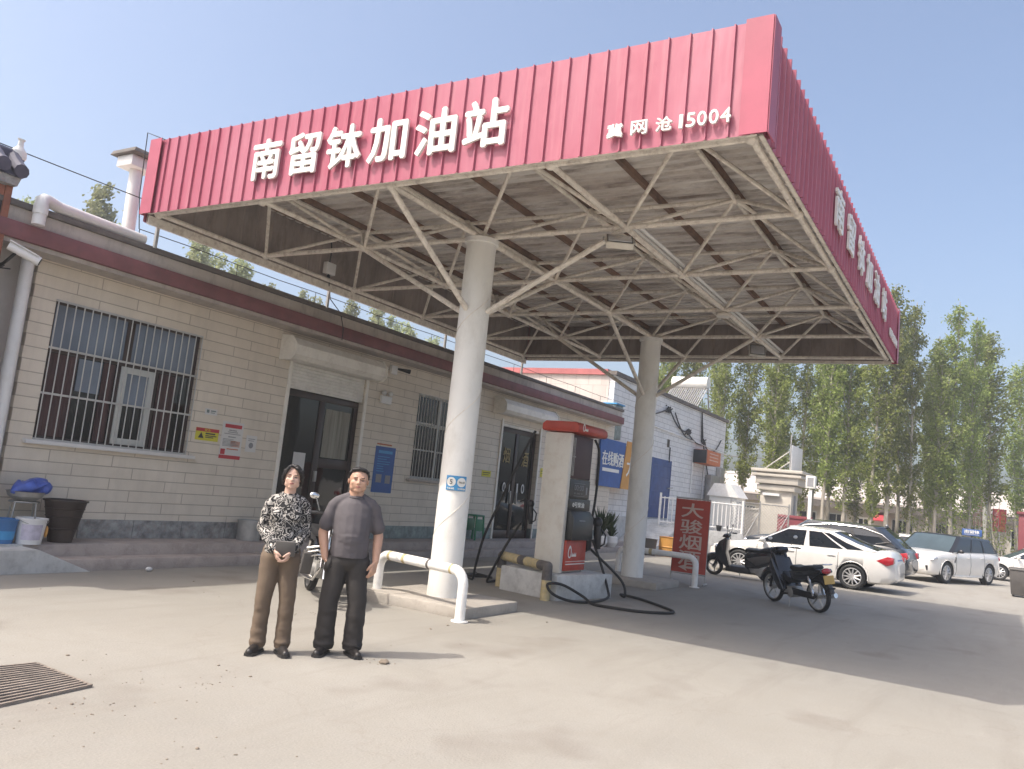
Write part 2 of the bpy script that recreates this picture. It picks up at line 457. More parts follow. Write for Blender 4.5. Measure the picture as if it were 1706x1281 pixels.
G["carwhite"] = mat("white_car_paint", (0.78,0.76,0.72), 0.25, var=0.03, coat=0.7, dirt=0.12, dirtcol=(0.55,0.48,0.38))
G["cardark"] = mat("dark_car_paint", (0.030,0.036,0.045), 0.22, var=0.15, coat=0.8)
G["carglass"] = mat_glass("car_glass", (0.016,0.020,0.026), 0.03, 0.7)
G["windscreen"] = mat_glass("windscreen_glass", (0.06,0.085,0.095), 0.05, 0.7)
G["taillight"] = mat("red_lamp", (0.42,0.02,0.03), 0.15, var=0.2, coat=0.8)
G["headlamp"] = mat("clear_lamp", (0.55,0.56,0.58), 0.1, metal=0.5, var=0.2, coat=0.8)
G["plate_yellow"] = mat("yellow_plate", (0.55,0.36,0.10), 0.4, var=0.25)
G["red"] = mat("pump_red", (0.48,0.06,0.035), 0.45, var=0.15, scale=5, dirt=0.25, dirtcol=(0.22,0.09,0.06))
G["pumpwhite"] = mat("pump_cream", (0.68,0.64,0.56), 0.5, var=0.07, scale=2.2, dirt=0.4, dirtcol=(0.47,0.36,0.27))
G["screen"] = mat("pump_screen", (0.06,0.03,0.032), 0.55, var=0.25)
G["pumpdark"] = mat("pump_dark_panel", (0.032,0.032,0.030), 0.4, var=0.25)
G["signred"] = mat("red_banner", (0.44,0.062,0.040), 0.6, var=0.15, scale=3)
G["signpale"] = mat("pale_lettering", (0.60,0.45,0.38), 0.7, var=0.1)
G["blue"] = mat("blue_poster", (0.028,0.10,0.33), 0.5, var=0.15, scale=3)
G["bluedoor"] = mat("blue_steel_door", (0.035,0.075,0.22), 0.5, var=0.25, scale=4, dirt=0.3, dirtcol=(0.07,0.09,0.15))
G["plateblue"] = mat("sign_blue", (0.06,0.29,0.56), 0.45, var=0.12)
G["orange"] = mat("orange_board", (0.58,0.29,0.07), 0.55, var=0.12)
G["yellow"] = mat("yellow_notice", (0.62,0.56,0.05), 0.6, var=0.1)
G["paper"] = mat("white_paper", (0.66,0.645,0.62), 0.7, var=0.05)
G["ink"] = mat("dark_ink", (0.05,0.05,0.05), 0.7, var=0.1)
G["notice_red"] = mat("notice_red", (0.50,0.05,0.06), 0.6, var=0.2)
G["notice_orange"] = mat("notice_orange", (0.50,0.15,0.06), 0.6, var=0.15)
G["gold"] = mat("gold_lettering", (0.30,0.23,0.09), 0.5, var=0.15)
G["maroon"] = mat("maroon_paint", (0.20,0.035,0.045), 0.6, var=0.2, scale=2)
G["bin"] = mat("brown_plastic", (0.040,0.027,0.023), 0.5, var=0.25)
G["bingrey"] = mat("grey_bin_plastic", (0.085,0.078,0.072), 0.6, var=0.2)
G["bluebag"] = mat("blue_bag", (0.06,0.11,0.42), 0.35, var=0.3, scale=8)
G["bluebucket"] = mat("blue_bucket", (0.05,0.16,0.36), 0.4, var=0.15)
G["whitebucket"] = mat("white_bucket", (0.72,0.71,0.69), 0.4, var=0.05)
G["green"] = mat("green_plastic", (0.025,0.20,0.10), 0.4, var=0.2)
G["stonegrey"] = mat("blue_grey_stone", (0.27,0.27,0.28), 0.8, var=0.15)
G["rooftile"] = mat("dark_roof_tile", (0.07,0.07,0.10), 0.55, var=0.3, scale=5)
G["bark"] = mat("pale_bark", (0.36,0.33,0.28), 0.9, var=0.35, scale=4, stretch=(1,1,0.4), bump=0.4)
G["leaf"] = mat_leaf("spring_leaves", (0.15,0.195,0.035), (0.31,0.36,0.11))
G["leaf_far"] = mat_leaf("hazed_spring_leaves", (0.23,0.27,0.11), (0.40,0.43,0.22))  # paler leaf copy, distance haze put into the colour
G["leaf_plant"] = mat_leaf("pot_plant_leaves", (0.03,0.06,0.02), (0.07,0.10,0.04))
G["skin"] = mat("skin", (0.52,0.31,0.215), 0.5, var=0.06, scale=14)
G["skin_w"] = mat("fair_skin", (0.60,0.39,0.30), 0.5, var=0.05, scale=14)
G["lips"] = mat("lips", (0.34,0.13,0.11), 0.5, var=0.05)
G["eyes"] = mat("eyes_dark", (0.03,0.02,0.018), 0.3, var=0.1)
G["hair"] = mat("black_hair", (0.013,0.011,0.011), 0.45, var=0.4, scale=40, stretch=(1,1,0.2), bump=0.4, bscale=120)
G["tshirt"] = mat("grey_purple_cloth", (0.10,0.090,0.096), 0.85, var=0.12, scale=6, bump=0.25, bscale=9)
G["trousers_b"] = mat("black_cloth", (0.034,0.030,0.028), 0.8, var=0.2, scale=6, bump=0.25, bscale=10)
G["trousers_t"] = mat("brown_cloth", (0.135,0.098,0.068), 0.85, var=0.12, scale=6, bump=0.25, bscale=10)
G["shoe"] = mat("black_leather", (0.024,0.021,0.020), 0.4, var=0.2)
G["blouse"] = mat_blouse()
G["far_wall"] = mat("pale_far_wall", (0.56,0.52,0.45), 0.85, var=0.12, scale=0.8, dirt=0.3, dirtcol=(0.42,0.37,0.31))
G["far_roof"] = mat("pale_sheet_roof", (0.52,0.47,0.44), 0.6, var=0.12, scale=0.7)
G["wire"] = mat("black_cable", (0.03,0.03,0.03), 0.6, var=0.1)
G["banner_pink"] = mat("sun_faded_banner", (0.66,0.42,0.38), 0.7, var=0.15, scale=2)
G["grate"] = mat("iron_grate", (0.25,0.21,0.175), 0.75, var=0.35, scale=8)
G["pit_shade"] = mat("painted_pit_shade", (0.09,0.075,0.063), 0.95, var=0.2)  # dark tone that paints the shade inside holes
G["dirt"] = mat("dry_dirt", (0.22,0.18,0.14), 0.95, var=0.3, scale=12)
G["earth"] = mat("bare_earth", (0.30,0.25,0.19), 0.95, var=0.25, scale=0.8, dirt=0.4, dirtcol=(0.16,0.15,0.08))
G["rust_red"] = mat("faded_red_brown_paint", (0.26,0.10,0.06), 0.7, var=0.3, scale=5, dirt=0.4, dirtcol=(0.14,0.08,0.06))
G["maroon_coping"] = mat("faded_red_coping", (0.40,0.13,0.13), 0.7, var=0.15)
# ------------------------------------------------------------------ setting
mb = MB()
xs = [-19, -10, 0, 5, 10, 15, 20, 30, 45, 70, 109]
ys = [-59, -40, -15, -5, 0, 5, 10, 20, 40, 69]
for i in range(len(xs)):
    for j in range(len(ys)): mb.v.append((xs[i], ys[j], 0))
W_ = len(ys)
for i in range(len(xs)-1):
    for j in range(W_-1):
        mb.f.append((i*W_+j, (i+1)*W_+j, (i+1)*W_+j+1, i*W_+j+1)); mb.mi.append(0)
mb.build("ground", G["ground"], kind="structure", smooth=False)
# verge of bare earth under the poplars, a thin sheet over the concrete
mb = MB()
mb.add([(41,14,0.004),(41,4.5,0.004),(58,-2,0.004),(75,-10,0.004),(108,-20,0.004),(108,68,0.004),(41,68,0.004)], [(0,1,2,3,4,5,6)])
mb.build("terrain", G["earth"], kind="structure", smooth=False)

# raised step along the shop front
mb = MB()
mb.box(5.9, 25.2, 10.0, 10.32, -0.05, 0.15)
mb.box(5.9, 25.2, 10.32, 11.02, -0.05, 0.30)
mb.build("pavement", G["step"], kind="structure", bevel=0.012)

# ------------------------------------------------------------------ canopy
U0, U1, V0, V1, ZB, ZT = 6.93, 18.11, 1.86, 10.55, 4.93, 6.02
NU = [7.07, 9.09, 11.265, 13.44, 15.617, 17.72]
NV = [1.99, 4.06, 6.18, 8.30, 10.41]
TU = [(a+b)/2 for a, b in zip(NU, NU[1:])]
TV = [(a+b)/2 for a, b in zip(NV, NV[1:])]
ZN, ZTOP, ZD = 4.96, 5.62, 5.76
canopy = thing("forecourt_canopy", "filling station canopy with faded red corrugated fascia on two round cream columns", "canopy", ((U0+U1)/2, (V0+V1)/2, 0))

def ribbed(mb, a, b, z0, z1, out, pitch=0.212, rib=0.035, h=0.028, phase=0.15):
    """corrugated sheet from a to b (plan points), ribs standing towards out"""
    a, b, o = Vector(a), Vector(b), Vector(out)
    d = (b-a); ln = d.length; d.normalize()
    pts = [(0, 0)]
    x = phase
    while x + rib*1.6 < ln:
        pts += [(x, 0), (x+rib*0.25, h), (x+rib*0.75, h), (x+rib, 0)]
        x += pitch
    pts.append((ln, 0))
    vs = []
    for q, hh in pts:
        p = a + d*q + o*hh
        vs += [(p.x, p.y, z0), (p.x, p.y, z1)]
    n = len(pts)
    mb.add(vs, [(2*i, 2*i+2, 2*i+3, 2*i+1) for i in range(n-1)])
sides = {
    "front": ((U0, V1), (U0, V0), (-1, 0)), "right": ((U0, V0), (U1, V0), (0, -1)),
    "back": ((U1, V0), (U1, V1), (1, 0)), "left": ((U1, V1), (U0, V1), (0, 1)),
}
fascias = {}
for k, (a, b, o) in sides.items():
    mb = MB()
    ribbed(mb, a, b, ZB - (0.11 if k == "left" else 0), ZT, o, h=0.036 if k == "right" else 0.026, rib=0.045 if k == "right" else 0.026, phase=0.10)  # left sheet drops lower to block a stripe of sun above the eave
    mb_ = mb.build("fascia", G["fascia"], canopy, smooth=False, fixn=False)
    fascias[k] = mb_
    mb = MB()
    iv = Vector(o)*-0.03
    a2 = (Vector(a)+iv); b2 = (Vector(b)+iv); d = (b2-a2).normalized()
    ribbed(mb, a2+d*0.04, b2-d*0.04, ZB+(-0.10 if k == "left" else 0.03), ZT-0.02, -Vector(o), pitch=0.3, rib=0.05, h=0.012, phase=0.1)
    mb.build("lining", G["lining"], mb_, smooth=False, fixn=False)
# corner flashings
for (x, y, sx, sy) in ((U0, V0, -1, -1), (U1, V0, 1, -1), (U0, V1, -1, 1), (U1, V1, 1, 1)):
    mb = MB()
    mb.box(x+sx*0.047, x+sx*0.035, y+sy*0.047, y-sy*0.20, ZB-0.01, ZT+0.01)
    mb.box(x+sx*0.035, x-sx*0.20, y+sy*0.047, y+sy*0.059, ZB-0.01, ZT+0.01)
    mb.build("corner_flashing", G["fascia_edge"], canopy, smooth=False)
mb = MB()   # bottom edge angle
e = 0.02
mb.box(U0+0.006, U0+0.05, V0+0.06, V1-0.06, ZB+0.004, ZB+0.04)
mb.box(U1-0.05, U1-0.006, V0+0.06, V1-0.06, ZB-0.03, ZB+0.03)
mb.box(U0+0.055, U1-0.055, V0+0.006, V0+0.05, ZB+0.004, ZB+0.04)
mb.box(U0+0.055, U1-0.055, V1-0.05, V1-0.002, ZB-0.125, ZB-0.004)  # left strip deepened to block the same stripe of sun
mb.build("edge_angle", G["truss"], canopy, smooth=False)
# deck: ribs run across (v); top side covered
mb = MB()
pts = []
x = U0+0.04
while x < U1-0.1:
    pts += [(x, 0), (x+0.12, 0), (x+0.135, 0.06), (x+0.195, 0.06)]
    x += 0.21
vs = []
for q, hh in pts: vs += [(q, V0+0.04, ZD+hh), (q, V1-0.04, ZD+hh)]
mb.add(vs, [(2*i, 2*i+2, 2*i+3, 2*i+1) for i in range(len(pts)-1)])
deck = mb.build("roof_deck", G["deck"], canopy, smooth=False, fixn=False)
mb = MB()
mb.box(U0+0.05, U1-0.05, V0+0.05, V1-0.05, ZD+0.085, ZD+0.12)
mb.build("roof_cover", G["eave"], canopy, smooth=False)
# purlins
for v in [V0+0.35] + [q for q in TV] + [ (TV[i]+TV[i+1])/2 for i in range(3)] + [V1-0.35]:
    mb = MB()
    mb.box(U0+0.06, U1-0.06, v-0.03, v+0.03, ZD-0.085, ZD-0.003)
    mb.build("purlin", G["rust"], canopy, smooth=False)
def member(name, a, b, r, m=G["truss"]):
    mb = MB(); mb.tube([a, b], r, n=8); return mb.build(name, m, canopy)
for v in NV:
    for i in range(5): member("bottom_chord", (NU[i], v, ZN), (NU[i+1], v, ZN), 0.036)
for u in NU:
    for j in range(4): member("bottom_chord", (u, NV[j], ZN), (u, NV[j+1], ZN), 0.036)
for v in TV:
    for i in range(4): member("top_chord", (TU[i], v, ZTOP), (TU[i+1], v, ZTOP), 0.032)
for u in TU:
    for j in range(3): member("top_chord", (u, TV[j], ZTOP), (u, TV[j+1], ZTOP), 0.032)
for i in range(5):
    for j in range(4):
        for a in (0, 1):
            for b in (0, 1):
                member("diagonal_brace", (NU[i+a], NV[j+b], ZN), (TU[i], TV[j], ZTOP), 0.027)
        mb = MB(); mb.ell((TU[i], TV[j], ZTOP), (0.07,)*3, 10); mb.tube([(TU[i], TV[j], ZTOP), (TU[i], TV[j], ZD-0.02)], 0.028, n=6)
        mb.build("top_node", G["truss"], canopy)
for u in NU:
    for v in NV:
        mb = MB(); mb.ell((u, v, ZN), (0.065,)*3, 10); mb.build("bottom_node", G["truss"], canopy)
# columns, with spiral weld seam and four struts each
for cu_, strut_z in ((9.09, 3.92), (15.617, 3.75)):
    mb = MB()
    prof = [(0.215, 0.10), (0.212, 0.5), (0.21, 2.5), (0.205, ZN-0.10), (0.235, ZN-0.09), (0.235, ZN-0.03)]
    mb.lathe(prof, (cu_, 6.18, 0), 40)
    col = mb.build("column", G["column"], canopy)
    mb = MB()
    k = 90
    mb.tube([(cu_ + 0.2135*math.cos(2*math.pi*3.2*i/k), 6.18 + 0.2135*math.sin(2*math.pi*3.2*i/k), 0.4+4.3*i/k) for i in range(k+1)], 0.0045, n=5)
    mb.build("weld_seam", G["truss"], col)
    i = 1 if cu_ < 10 else 4
    for (tu, tv) in ((NU[i-1], 6.18), (NU[i+1], 6.18), (cu_, 4.06), (cu_, 8.30)):
        d = Vector((tu-cu_, tv-6.18, 0)).normalized()*0.2
        member("strut", (cu_+d.x, 6.18+d.y, strut_z), (tu, tv, ZN-0.02), 0.037)
# raised lettering on the fascia
front = [("南", 8.11, 0.49), ("留", 7.45, 0.50), ("钵", 6.80, 0.53), ("加", 6.13, 0.54), ("油", 5.45, 0.54), ("站", 4.79, 0.54)]
for ch, v, w in front:
    mb = MB(); put_text(mb, ch, (U0-0.055, v, 5.425), (0, -1, 0), (0, 0, 1), w, 0.52, 0.032, 0.03)
    mb.build("sign_character", G["letter"], fascias["front"], smooth=False)
for ch, v, w in [("冀", 3.27, 0.16), ("网", 3.02, 0.16), ("沧", 2.77, 0.16), ("1", 2.605, 0.035), ("5", 2.51, 0.085), ("0", 2.405, 0.085), ("0", 2.295, 0.085), ("4", 2.185, 0.09)]:
    mb = MB(); put_text(mb, ch, (U0-0.05, v, 5.125), (0, -1, 0), (0, 0, 1), w, 0.135, 0.03 if ch != "1" else 0.0, 0.025)
    mb.build("sign_character", G["letter"], fascias["front"], smooth=False)
for ch, u in zip("南留钵加油站", (10.58, 11.55, 12.55, 13.45, 14.40, 15.45)):
    mb = MB(); put_text(mb, ch, (u, V0-0.058, 5.50), (1, 0, 0), (0, 0, 1), 0.56, 0.50, 0.03, 0.03)
    mb.build("sign_character", G["letter"], fascias["right"], smooth=False)
for ch, u, w in (("冀", 16.55, 0.16), ("网", 16.80, 0.16), ("沧", 17.05, 0.16), ("1", 17.22, 0.06), ("5", 17.34, 0.09), ("0", 17.46, 0.09), ("0", 17.58, 0.09), ("4", 17.70, 0.09)):
    mb = MB(); put_text(mb, ch, (u, V0-0.055, 5.24), (1, 0, 0), (0, 0, 1), w, 0.15, 0.03, 0.02)
    mb.build("sign_character", G["letter"], fascias["right"], smooth=False)
# posts that stand on the shop parapet and carry the canopy edge
for u in (7.2, 10.8, 14.55, 18.0):
    mb = MB(); mb.tube([(u, 10.58, 4.51), (u, 10.58, ZB-0.02)], 0.03, n=8)
    mb.build("edge_post", G["steel"], canopy)
# cable conduit strapped along the truss
mb = MB()
for off in (-0.06, 0.03):
    mb.tube([(9.3, 4.06+off, ZN+0.10), (17.7, 4.06+off, ZN+0.10)], 0.026, n=6)
mb.tube([(11.0, 4.0, ZN+0.03), (11.2, 4.12, ZN+0.16), (11.5, 4.02, ZN+0.12), (15.3, 4.1, ZN+0.16), (15.5, 4.06, ZN-0.10)], 0.014, n=5)
mb.build("cable_conduit", G["pipe"], canopy)

# plinths under the columns
for cu_, lab in ((9.09, "low concrete plinth under the front canopy column, partly in sun"), (15.617, "low concrete plinth under the rear canopy column, in the canopy's shade")):
    t = thing("column_plinth", lab, "plinth", (cu_, 6.18, 0), group="column plinths")
    mb = MB(); mb.box(cu_-0.65, cu_+0.66, 5.42, 7.0, -0.03, 0.13)
    mb.build("slab", G["concrete"], t, bevel=0.02)
# ------------------------------------------------------------------ the shop
shop = thing("shop_building", "long single storey beige tiled shop with dark red eave band beside the canopy", "building", (5.85, 11.0, 0))
FV = 11.0
def wall_with_openings(mb, u0, u1, z0, z1, v0, v1, ops):
    u = u0
    for (a, b, c, d) in sorted(ops):
        mb.box(u, a, v0, v1, z0, z1)
        if c > z0+0.01: mb.box(a, b, v0, v1, z0, c)
        if d < z1-0.01: mb.box(a, b, v0, v1, d, z1)
        u = b
    mb.box(u, u1, v0, v1, z0, z1)
ops = [(6.17, 8.58, 1.60, 3.50), (10.55, 12.60, 0.30, 3.48), (14.40, 16.25, 1.60, 3.47), (18.04, 20.08, 0.30, 3.26)]
mb = MB(); wall_with_openings(mb, 5.85, 25.2, 0.56, 4.05, FV, FV+0.22, [(a, b, max(c, 0.56), d) for a, b, c, d in ops])
mb.box(25.0, 25.2, FV+0.23, 19, 0.0, 4.05); mb.box(5.85, 6.05, FV+0.23, 19, 0, 4.05); mb.box(6.06, 24.99, 18.8, 19, 0, 4.05)
mb.build("wall", G["tile"], shop, smooth=False)
for i, (a, b) in enumerate(((7.0, 10.45), (12.70, 17.95), (20.2, 25.2))):
    u = a; mb = MB()
    while u < b-0.1:
        mb.box(u+0.004, min(b, u+0.85)-0.004, FV-0.022, FV+0.2, 0.30, 0.565); u += 0.85
    mb.build("plinth_tiles", G["plinthgreen" if a > 12 else "plinthtile"], shop, smooth=False)
mb = MB(); mb.box(5.85, 6.996, FV-0.01, FV+0.2, 0.0, 0.565); mb.build("plinth_end", G["eave"], shop, smooth=False)
mb = MB()
mb.prism([(10.62, 4.262), (10.62, 4.45), (10.9, 4.45), (10.9, 4.262)], 5.05, 24.85, 'X')
mb.build("parapet", G["eave"], shop, bevel=0.006)
mb = MB(); mb.box(5.0, 24.9, 10.58, 10.95, 4.452, 4.53); mb.build("coping", G["coping"], shop, bevel=0.006)  # top raised a little to narrow the sunlit gap below the canopy
mb = MB(); mb.box(5.02, 24.88, 10.545, 10.9, 4.045, 4.258); mb.build("eave_band", G["band"], shop, bevel=0.008)
mb = MB(); mb.box(5.05, 24.85, 10.60, 11.02, 3.985, 4.042); mb.box(5.05, 24.85, 10.91, 19.0, 4.06, 4.20); mb.build("roof_slab", G["eave"], shop, smooth=False)
# inner back wall so that nothing shines through
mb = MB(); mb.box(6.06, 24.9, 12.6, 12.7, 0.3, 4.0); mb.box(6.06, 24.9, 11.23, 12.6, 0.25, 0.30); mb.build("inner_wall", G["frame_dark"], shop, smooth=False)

def window(a, b, c, d, name, lab, bars, cross, casement):
    w = MB(); fr = 0.05
    y0, y1 = FV+0.06, FV+0.11
    w.box(a, b, y0, y1, c, c+fr); w.box(a, b, y0, y1, d-fr, d)
    w.box(a, a+fr, y0, y1, c+fr, d-fr); w.box(b-fr, b, y0, y1, c+fr, d-fr)
    zt = c + (d-c)*0.645
    w.box(a+fr, b-fr, y0, y1, zt-0.03, zt+0.03)
    n = 2 if casement else 1
    mids = [a + (b-a)*0.46, a + (b-a)*0.72] if casement else [(a+b)/2]
    for q in mids: w.box(q-0.03, q+0.03, y0, y1, c+fr, zt-0.03)
    w.box((a+b)/2-0.06, (a+b)/2+0.06, y0, y1, zt+0.03, d-fr)
    win = w.build("window", G["frame_dark"] if casement else G["frame_white"], shop, bevel=0.004)
    p = MB(); p.box(a+fr, b-fr, y0+0.02, y0+0.03, zt+0.03, d-fr); p.build("transom_pane", G["glass_sky"] if casement else G["glass_dark"], win, smooth=False)
    p = MB()
    us = [a+fr] + mids + [b-fr]
    for i in range(len(us)-1):
        p.m = 0
        p.box(us[i]+0.02, us[i+1]-0.02, y0+0.02, y0+0.03, c+fr, zt-0.03)
    p.build("pane", G["glass_dark"], win, smooth=False)
    if casement:
        q = MB()
        x0, x1 = mids[0]+0.03, mids[1]-0.03
        q.box(x0, x0+0.10, y0-0.02, y0+0.019, c+0.05, zt-0.04); q.box(x1-0.10, x1, y0-0.02, y0+0.019, c+0.05, zt-0.04)
        q.box(x0+0.10, x1-0.10, y0-0.02, y0+0.019, c+0.05, c+0.14); q.box(x0+0.10, x1-0.10, y0-0.02, y0+0.019, zt-0.13, zt-0.04)
        q.build("casement", G["frame_white"], win, bevel=0.006)
        q = MB(); q.box(x0+0.1, x1-0.1, y0+0.002, y0+0.012, c+0.62, zt-0.13); q.build("pane", G["glass_sky"], win, smooth=False)
        q = MB(); q.box(a+0.5, a+0.85, y0+0.004, y0+0.018, c+0.72, zt-0.05); q.build("pane", G["glass_sky"], win, smooth=False)
        for (s0, s1) in ((a+0.07, a+0.48), (a+0.87, mids[0]-0.05), (mids[1]+0.05, b-0.3)):
            k = 14; q = MB()
            pts = [(s0+(s1-s0)*i/k, y0+0.012+0.006*math.sin(i*2.4)) for i in range(k+1)]
            q.add([(x, y, z) for x, y in pts for z in (c+0.06, zt-0.04)], [(2*i, 2*i+2, 2*i+3, 2*i+1) for i in range(k)])
            q.build("curtain", G["curtain"], win, fixn=False)
    g = MB()
    y = FV-0.03
    for i in range(bars+1):
        u = a+0.02 + (b-a-0.04)*i/bars
        g.tube([(u, y, c), (u, y, d)], 0.0085, n=6)
    for f in cross:
        z = c + (d-c)*f
        g.box(a, b, y+0.012, y+0.03, z-0.014, z+0.014)
    g.build("grille", G["grille"], win)
    s = MB(); s.box(a-0.13, b+0.13, FV-0.09, FV+0.055, c-0.06, c-0.004); s.build("sill", G["eave"] if not casement else G["paper"], win, bevel=0.008)
    return win
window(6.17, 8.58, 1.60, 3.50, "window", "", 19, (0.005, 0.33, 0.655, 0.995), True)
window(14.40, 16.25, 1.60, 3.47, "window", "", 17, (0.005, 0.34, 0.66, 0.995), False)

def shutter_door(a, b, top, zsh, box, second):
    d = MB()
    d.box(a+0.02, b-0.02, FV+0.10, FV+0.16, zsh-0.10, zsh+0.02)
    d.box(a+0.02, a+0.12, FV+0.10, FV+0.16, 0.30, zsh-0.10); d.box(b-0.12, b-0.02, FV+0.10, FV+0.16, 0.30, zsh-0.10)
    mid = a + (b-a)*0.5
    d.box(mid-0.07, mid+0.07, FV+0.10, FV+0.16, 0.30, zsh-0.10)
    d.box(a+0.12, mid-0.07, FV+0.11, FV+0.15, 0.30, 0.50); d.box(mid+0.07, b-0.12, FV+0.11, FV+0.15, 0.30, 0.50)
    if not second: d.box(mid+0.07, b-0.12, FV+0.11, FV+0.15, 1.62, 1.80)
    dr = d.build("door", G["frame_dark"], shop, bevel=0.006)
    p = MB(); p.box(a+0.12, mid-0.07, FV+0.125, FV+0.135, 0.50, zsh-0.10); p.build("door_glass", G["glass_dark"], dr, smooth=False)
    p = MB(); p.box(mid+0.07, b-0.12, FV+0.125, FV+0.135, 0.50, zsh-0.10); p.build("door_glass", G["glass_dark"], dr, smooth=False)
    if not second:
        q = MB(); k = 16; s0, s1 = mid+0.12, b-0.20
        pts = [(s0+(s1-s0)*i/k, FV+0.118+0.006*math.sin(i*2.1)) for i in range(k+1)]
        q.add([(x, y, z) for x, y in pts for z in (1.82, zsh-0.22)], [(2*i, 2*i+2, 2*i+3, 2*i+1) for i in range(k)])
        q.build("curtain", G["curtain_pale"], dr, fixn=False)
        q = MB(); q.box(mid-0.03, mid+0.03, FV+0.05, FV+0.10, 1.35, 1.55); q.build("handle", G["steel"], dr, bevel=0.01)
        q = MB(); q.box(a+0.45, a+0.75, FV+0.11, FV+0.122, 1.52, 1.86); q.build("door_notice", G["paper"], dr)
    else:
        q = MB(); put_text(q, "烟", (a+0.55, FV+0.115, 2.45), (1,0,0), (0,0,1), 0.34, 0.40, 0.01, 0.006); q.build("lettering", G["gold"], dr, smooth=False)
        q = MB(); put_text(q, "酒", (mid+0.52, FV+0.115, 2.42), (1,0,0), (0,0,1), 0.34, 0.40, 0.01, 0.006); q.build("lettering", G["gold"], dr, smooth=False)
        q = MB()
        for ch, uu, w in (("0", a+0.53, 0.15), ("1.", a+0.86, 0.12), ("1", mid+0.20, 0.07), ("0", mid+0.50, 0.16)):
            put_text(q, ch, (uu, FV+0.09, 1.62), (1,0,0), (0,0,1), w, 0.25, 0.012, 0.006)
        q.build("lettering", G["paper"], dr, smooth=False)
        q = MB(); q.box(mid-0.18, mid-0.14, FV+0.05, FV+0.10, 1.2, 1.5); q.box(mid+0.14, mid+0.18, FV+0.05, FV+0.10, 1.2, 1.5); q.build("handle", G["steel"], dr, bevel=0.008)
    s = MB()
    zz = zsh+0.021
    while zz < top+0.2:
        s.prism([(FV+0.03, zz), (FV+0.018, zz+0.03), (FV+0.03, zz+0.058), (FV+0.05, zz+0.058), (FV+0.05, zz)], a+0.01, b-0.01, 'X'); zz += 0.0605
    sh = s.build("roller_shutter", G["shutter"], shop, smooth=False)
    for x in (a-0.07, b-0.005):
        s = MB(); s.box(x, x+0.075, FV-0.035, FV-0.002, 0.30, top+0.12); s.build("guide_rail", G["shutterbox"], sh, bevel=0.005)
    x0, x1, z0, z1 = box
    s = MB()
    s.prism([(FV-0.003, z0), (FV-0.30, z0+0.01), (FV-0.38, z0+0.09), (FV-0.38, z1-0.16), (FV-0.26, z1-0.03), (FV-0.003, z1)], x0+0.03, x1-0.03, 'X')
    bx = s.build("shutter_box", G["shutterbox"], sh, sharp=20)
    for x in (x0, x1-0.03):
        s = MB(); s.prism([(FV-0.003, z0-0.02), (FV-0.31, z0-0.01), (FV-0.40, z0+0.08), (FV-0.40, z1-0.14), (FV-0.27, z1), (FV-0.003, z1+0.02)], x, x+0.03, 'X')
        if x == x0: s.lathe([(0.14, 0), (0.14, 0.012), (0.10, 0.016), (0.095, 0.008), (0.05, 0.010), (0.0, 0.016)], (x0, FV-0.2, (z0+z1)/2), 20, 'X', Matrix.Scale(-1, 3, (1,0,0)))
        s.build("end_plate", G["shutterbox"], bx, sharp=20)
shutter_door(10.55, 12.60, 3.44, 2.97, (10.22, 12.76, 3.46, 3.88), False)
shutter_door(18.04, 20.08, 3.24, 3.16, (17.50, 20.40, 3.46, 3.86), True)

# left neighbour, a plain rendered wall that carries on past the downpipe
nb = thing("neighbour_wall", "plain grey rendered wall left of the white downpipe", "building", (4.2, 11.05, 0))
mb = MB(); mb.box(1.5, 5.845, 11.06, 11.4, 0, 4.0); mb.build("wall", G["greywall"], nb, smooth=False)
mb = MB(); mb.box(1.5, 4.99, 10.66, 11.4, 4.05, 4.24); mb.build("eave_band", G["maroon"], nb, smooth=False)
mb = MB(); mb.box(1.5, 4.99, 10.75, 11.3, 4.245, 4.46); mb.build("parapet", G["eave"], nb, smooth=False)

# things on the front
t = thing("downpipe", "white plastic downpipe between the shop's tiled wall and the grey rendered wall", "drainpipe", (5.65, 10.85, 0))
mb = MB()
mb.tube([(5.64, 10.86, 0.02), (5.64, 10.86, 3.98)], 0.078, n=18)
mb.tube([(5.46, 10.44, 4.262), (5.46, 10.44, 4.53), (5.47, 10.46, 4.585), (5.51, 10.49, 4.615), (5.58, 10.53, 4.625)], 0.078, n=18)
mb.build("vertical_pipe", G["pipe"], t)
mb = MB(); mb.tube([(5.58, 10.53, 4.625), (5.8, 10.64, 4.62), (7.1, 10.72, 4.61)], 0.078, n=18); mb.build("roof_pipe", G["pipe"], t)
for c_ in ((5.46, 10.44, 4.40), (5.64, 10.86, 0.6)):
    mb = MB(); mb.lathe([(0.088, 0), (0.088, 0.12)], c_, 18); mb.build("pipe_socket", G["pipe"], t)

t = thing("vent_stack", "white vent pipe with dark metal cap standing on the shop roof behind the sign", "vent pipe", (7.68, 12.0, 4.2))
mb = MB(); mb.tube([(7.68, 12.0, 4.2), (7.63, 12.0, 6.02)], 0.10, n=18); mb.build("pipe", G["pipe"], t)
mb = MB(); mb.box(7.40, 7.84, 11.8, 12.2, 6.02, 6.20, 1.0); mb.build("cowl", G["pipe"], t, bevel=0.02)
mb = MB(); mb.box(7.33, 7.92, 11.66, 12.3, 6.205, 6.28, 0.9); mb.build("cap", G["coping"], t, bevel=0.01)

t = thing("roof_guard_wire", "thin wire strung on short pins along the shop parapet", "wire", (12, 10.75, 4.5))
mb = MB()
pts = [(7.0 + i*0.9, 10.7, 4.74 + 0.012*math.sin(i*1.7)) for i in range(20)]
mb.tube(pts, 0.007, n=5)
for p in pts[::2]: mb.tube([(p[0], p[1], 4.49), p], 0.006, n=5)
mb.build("wire", G["wire"], t)

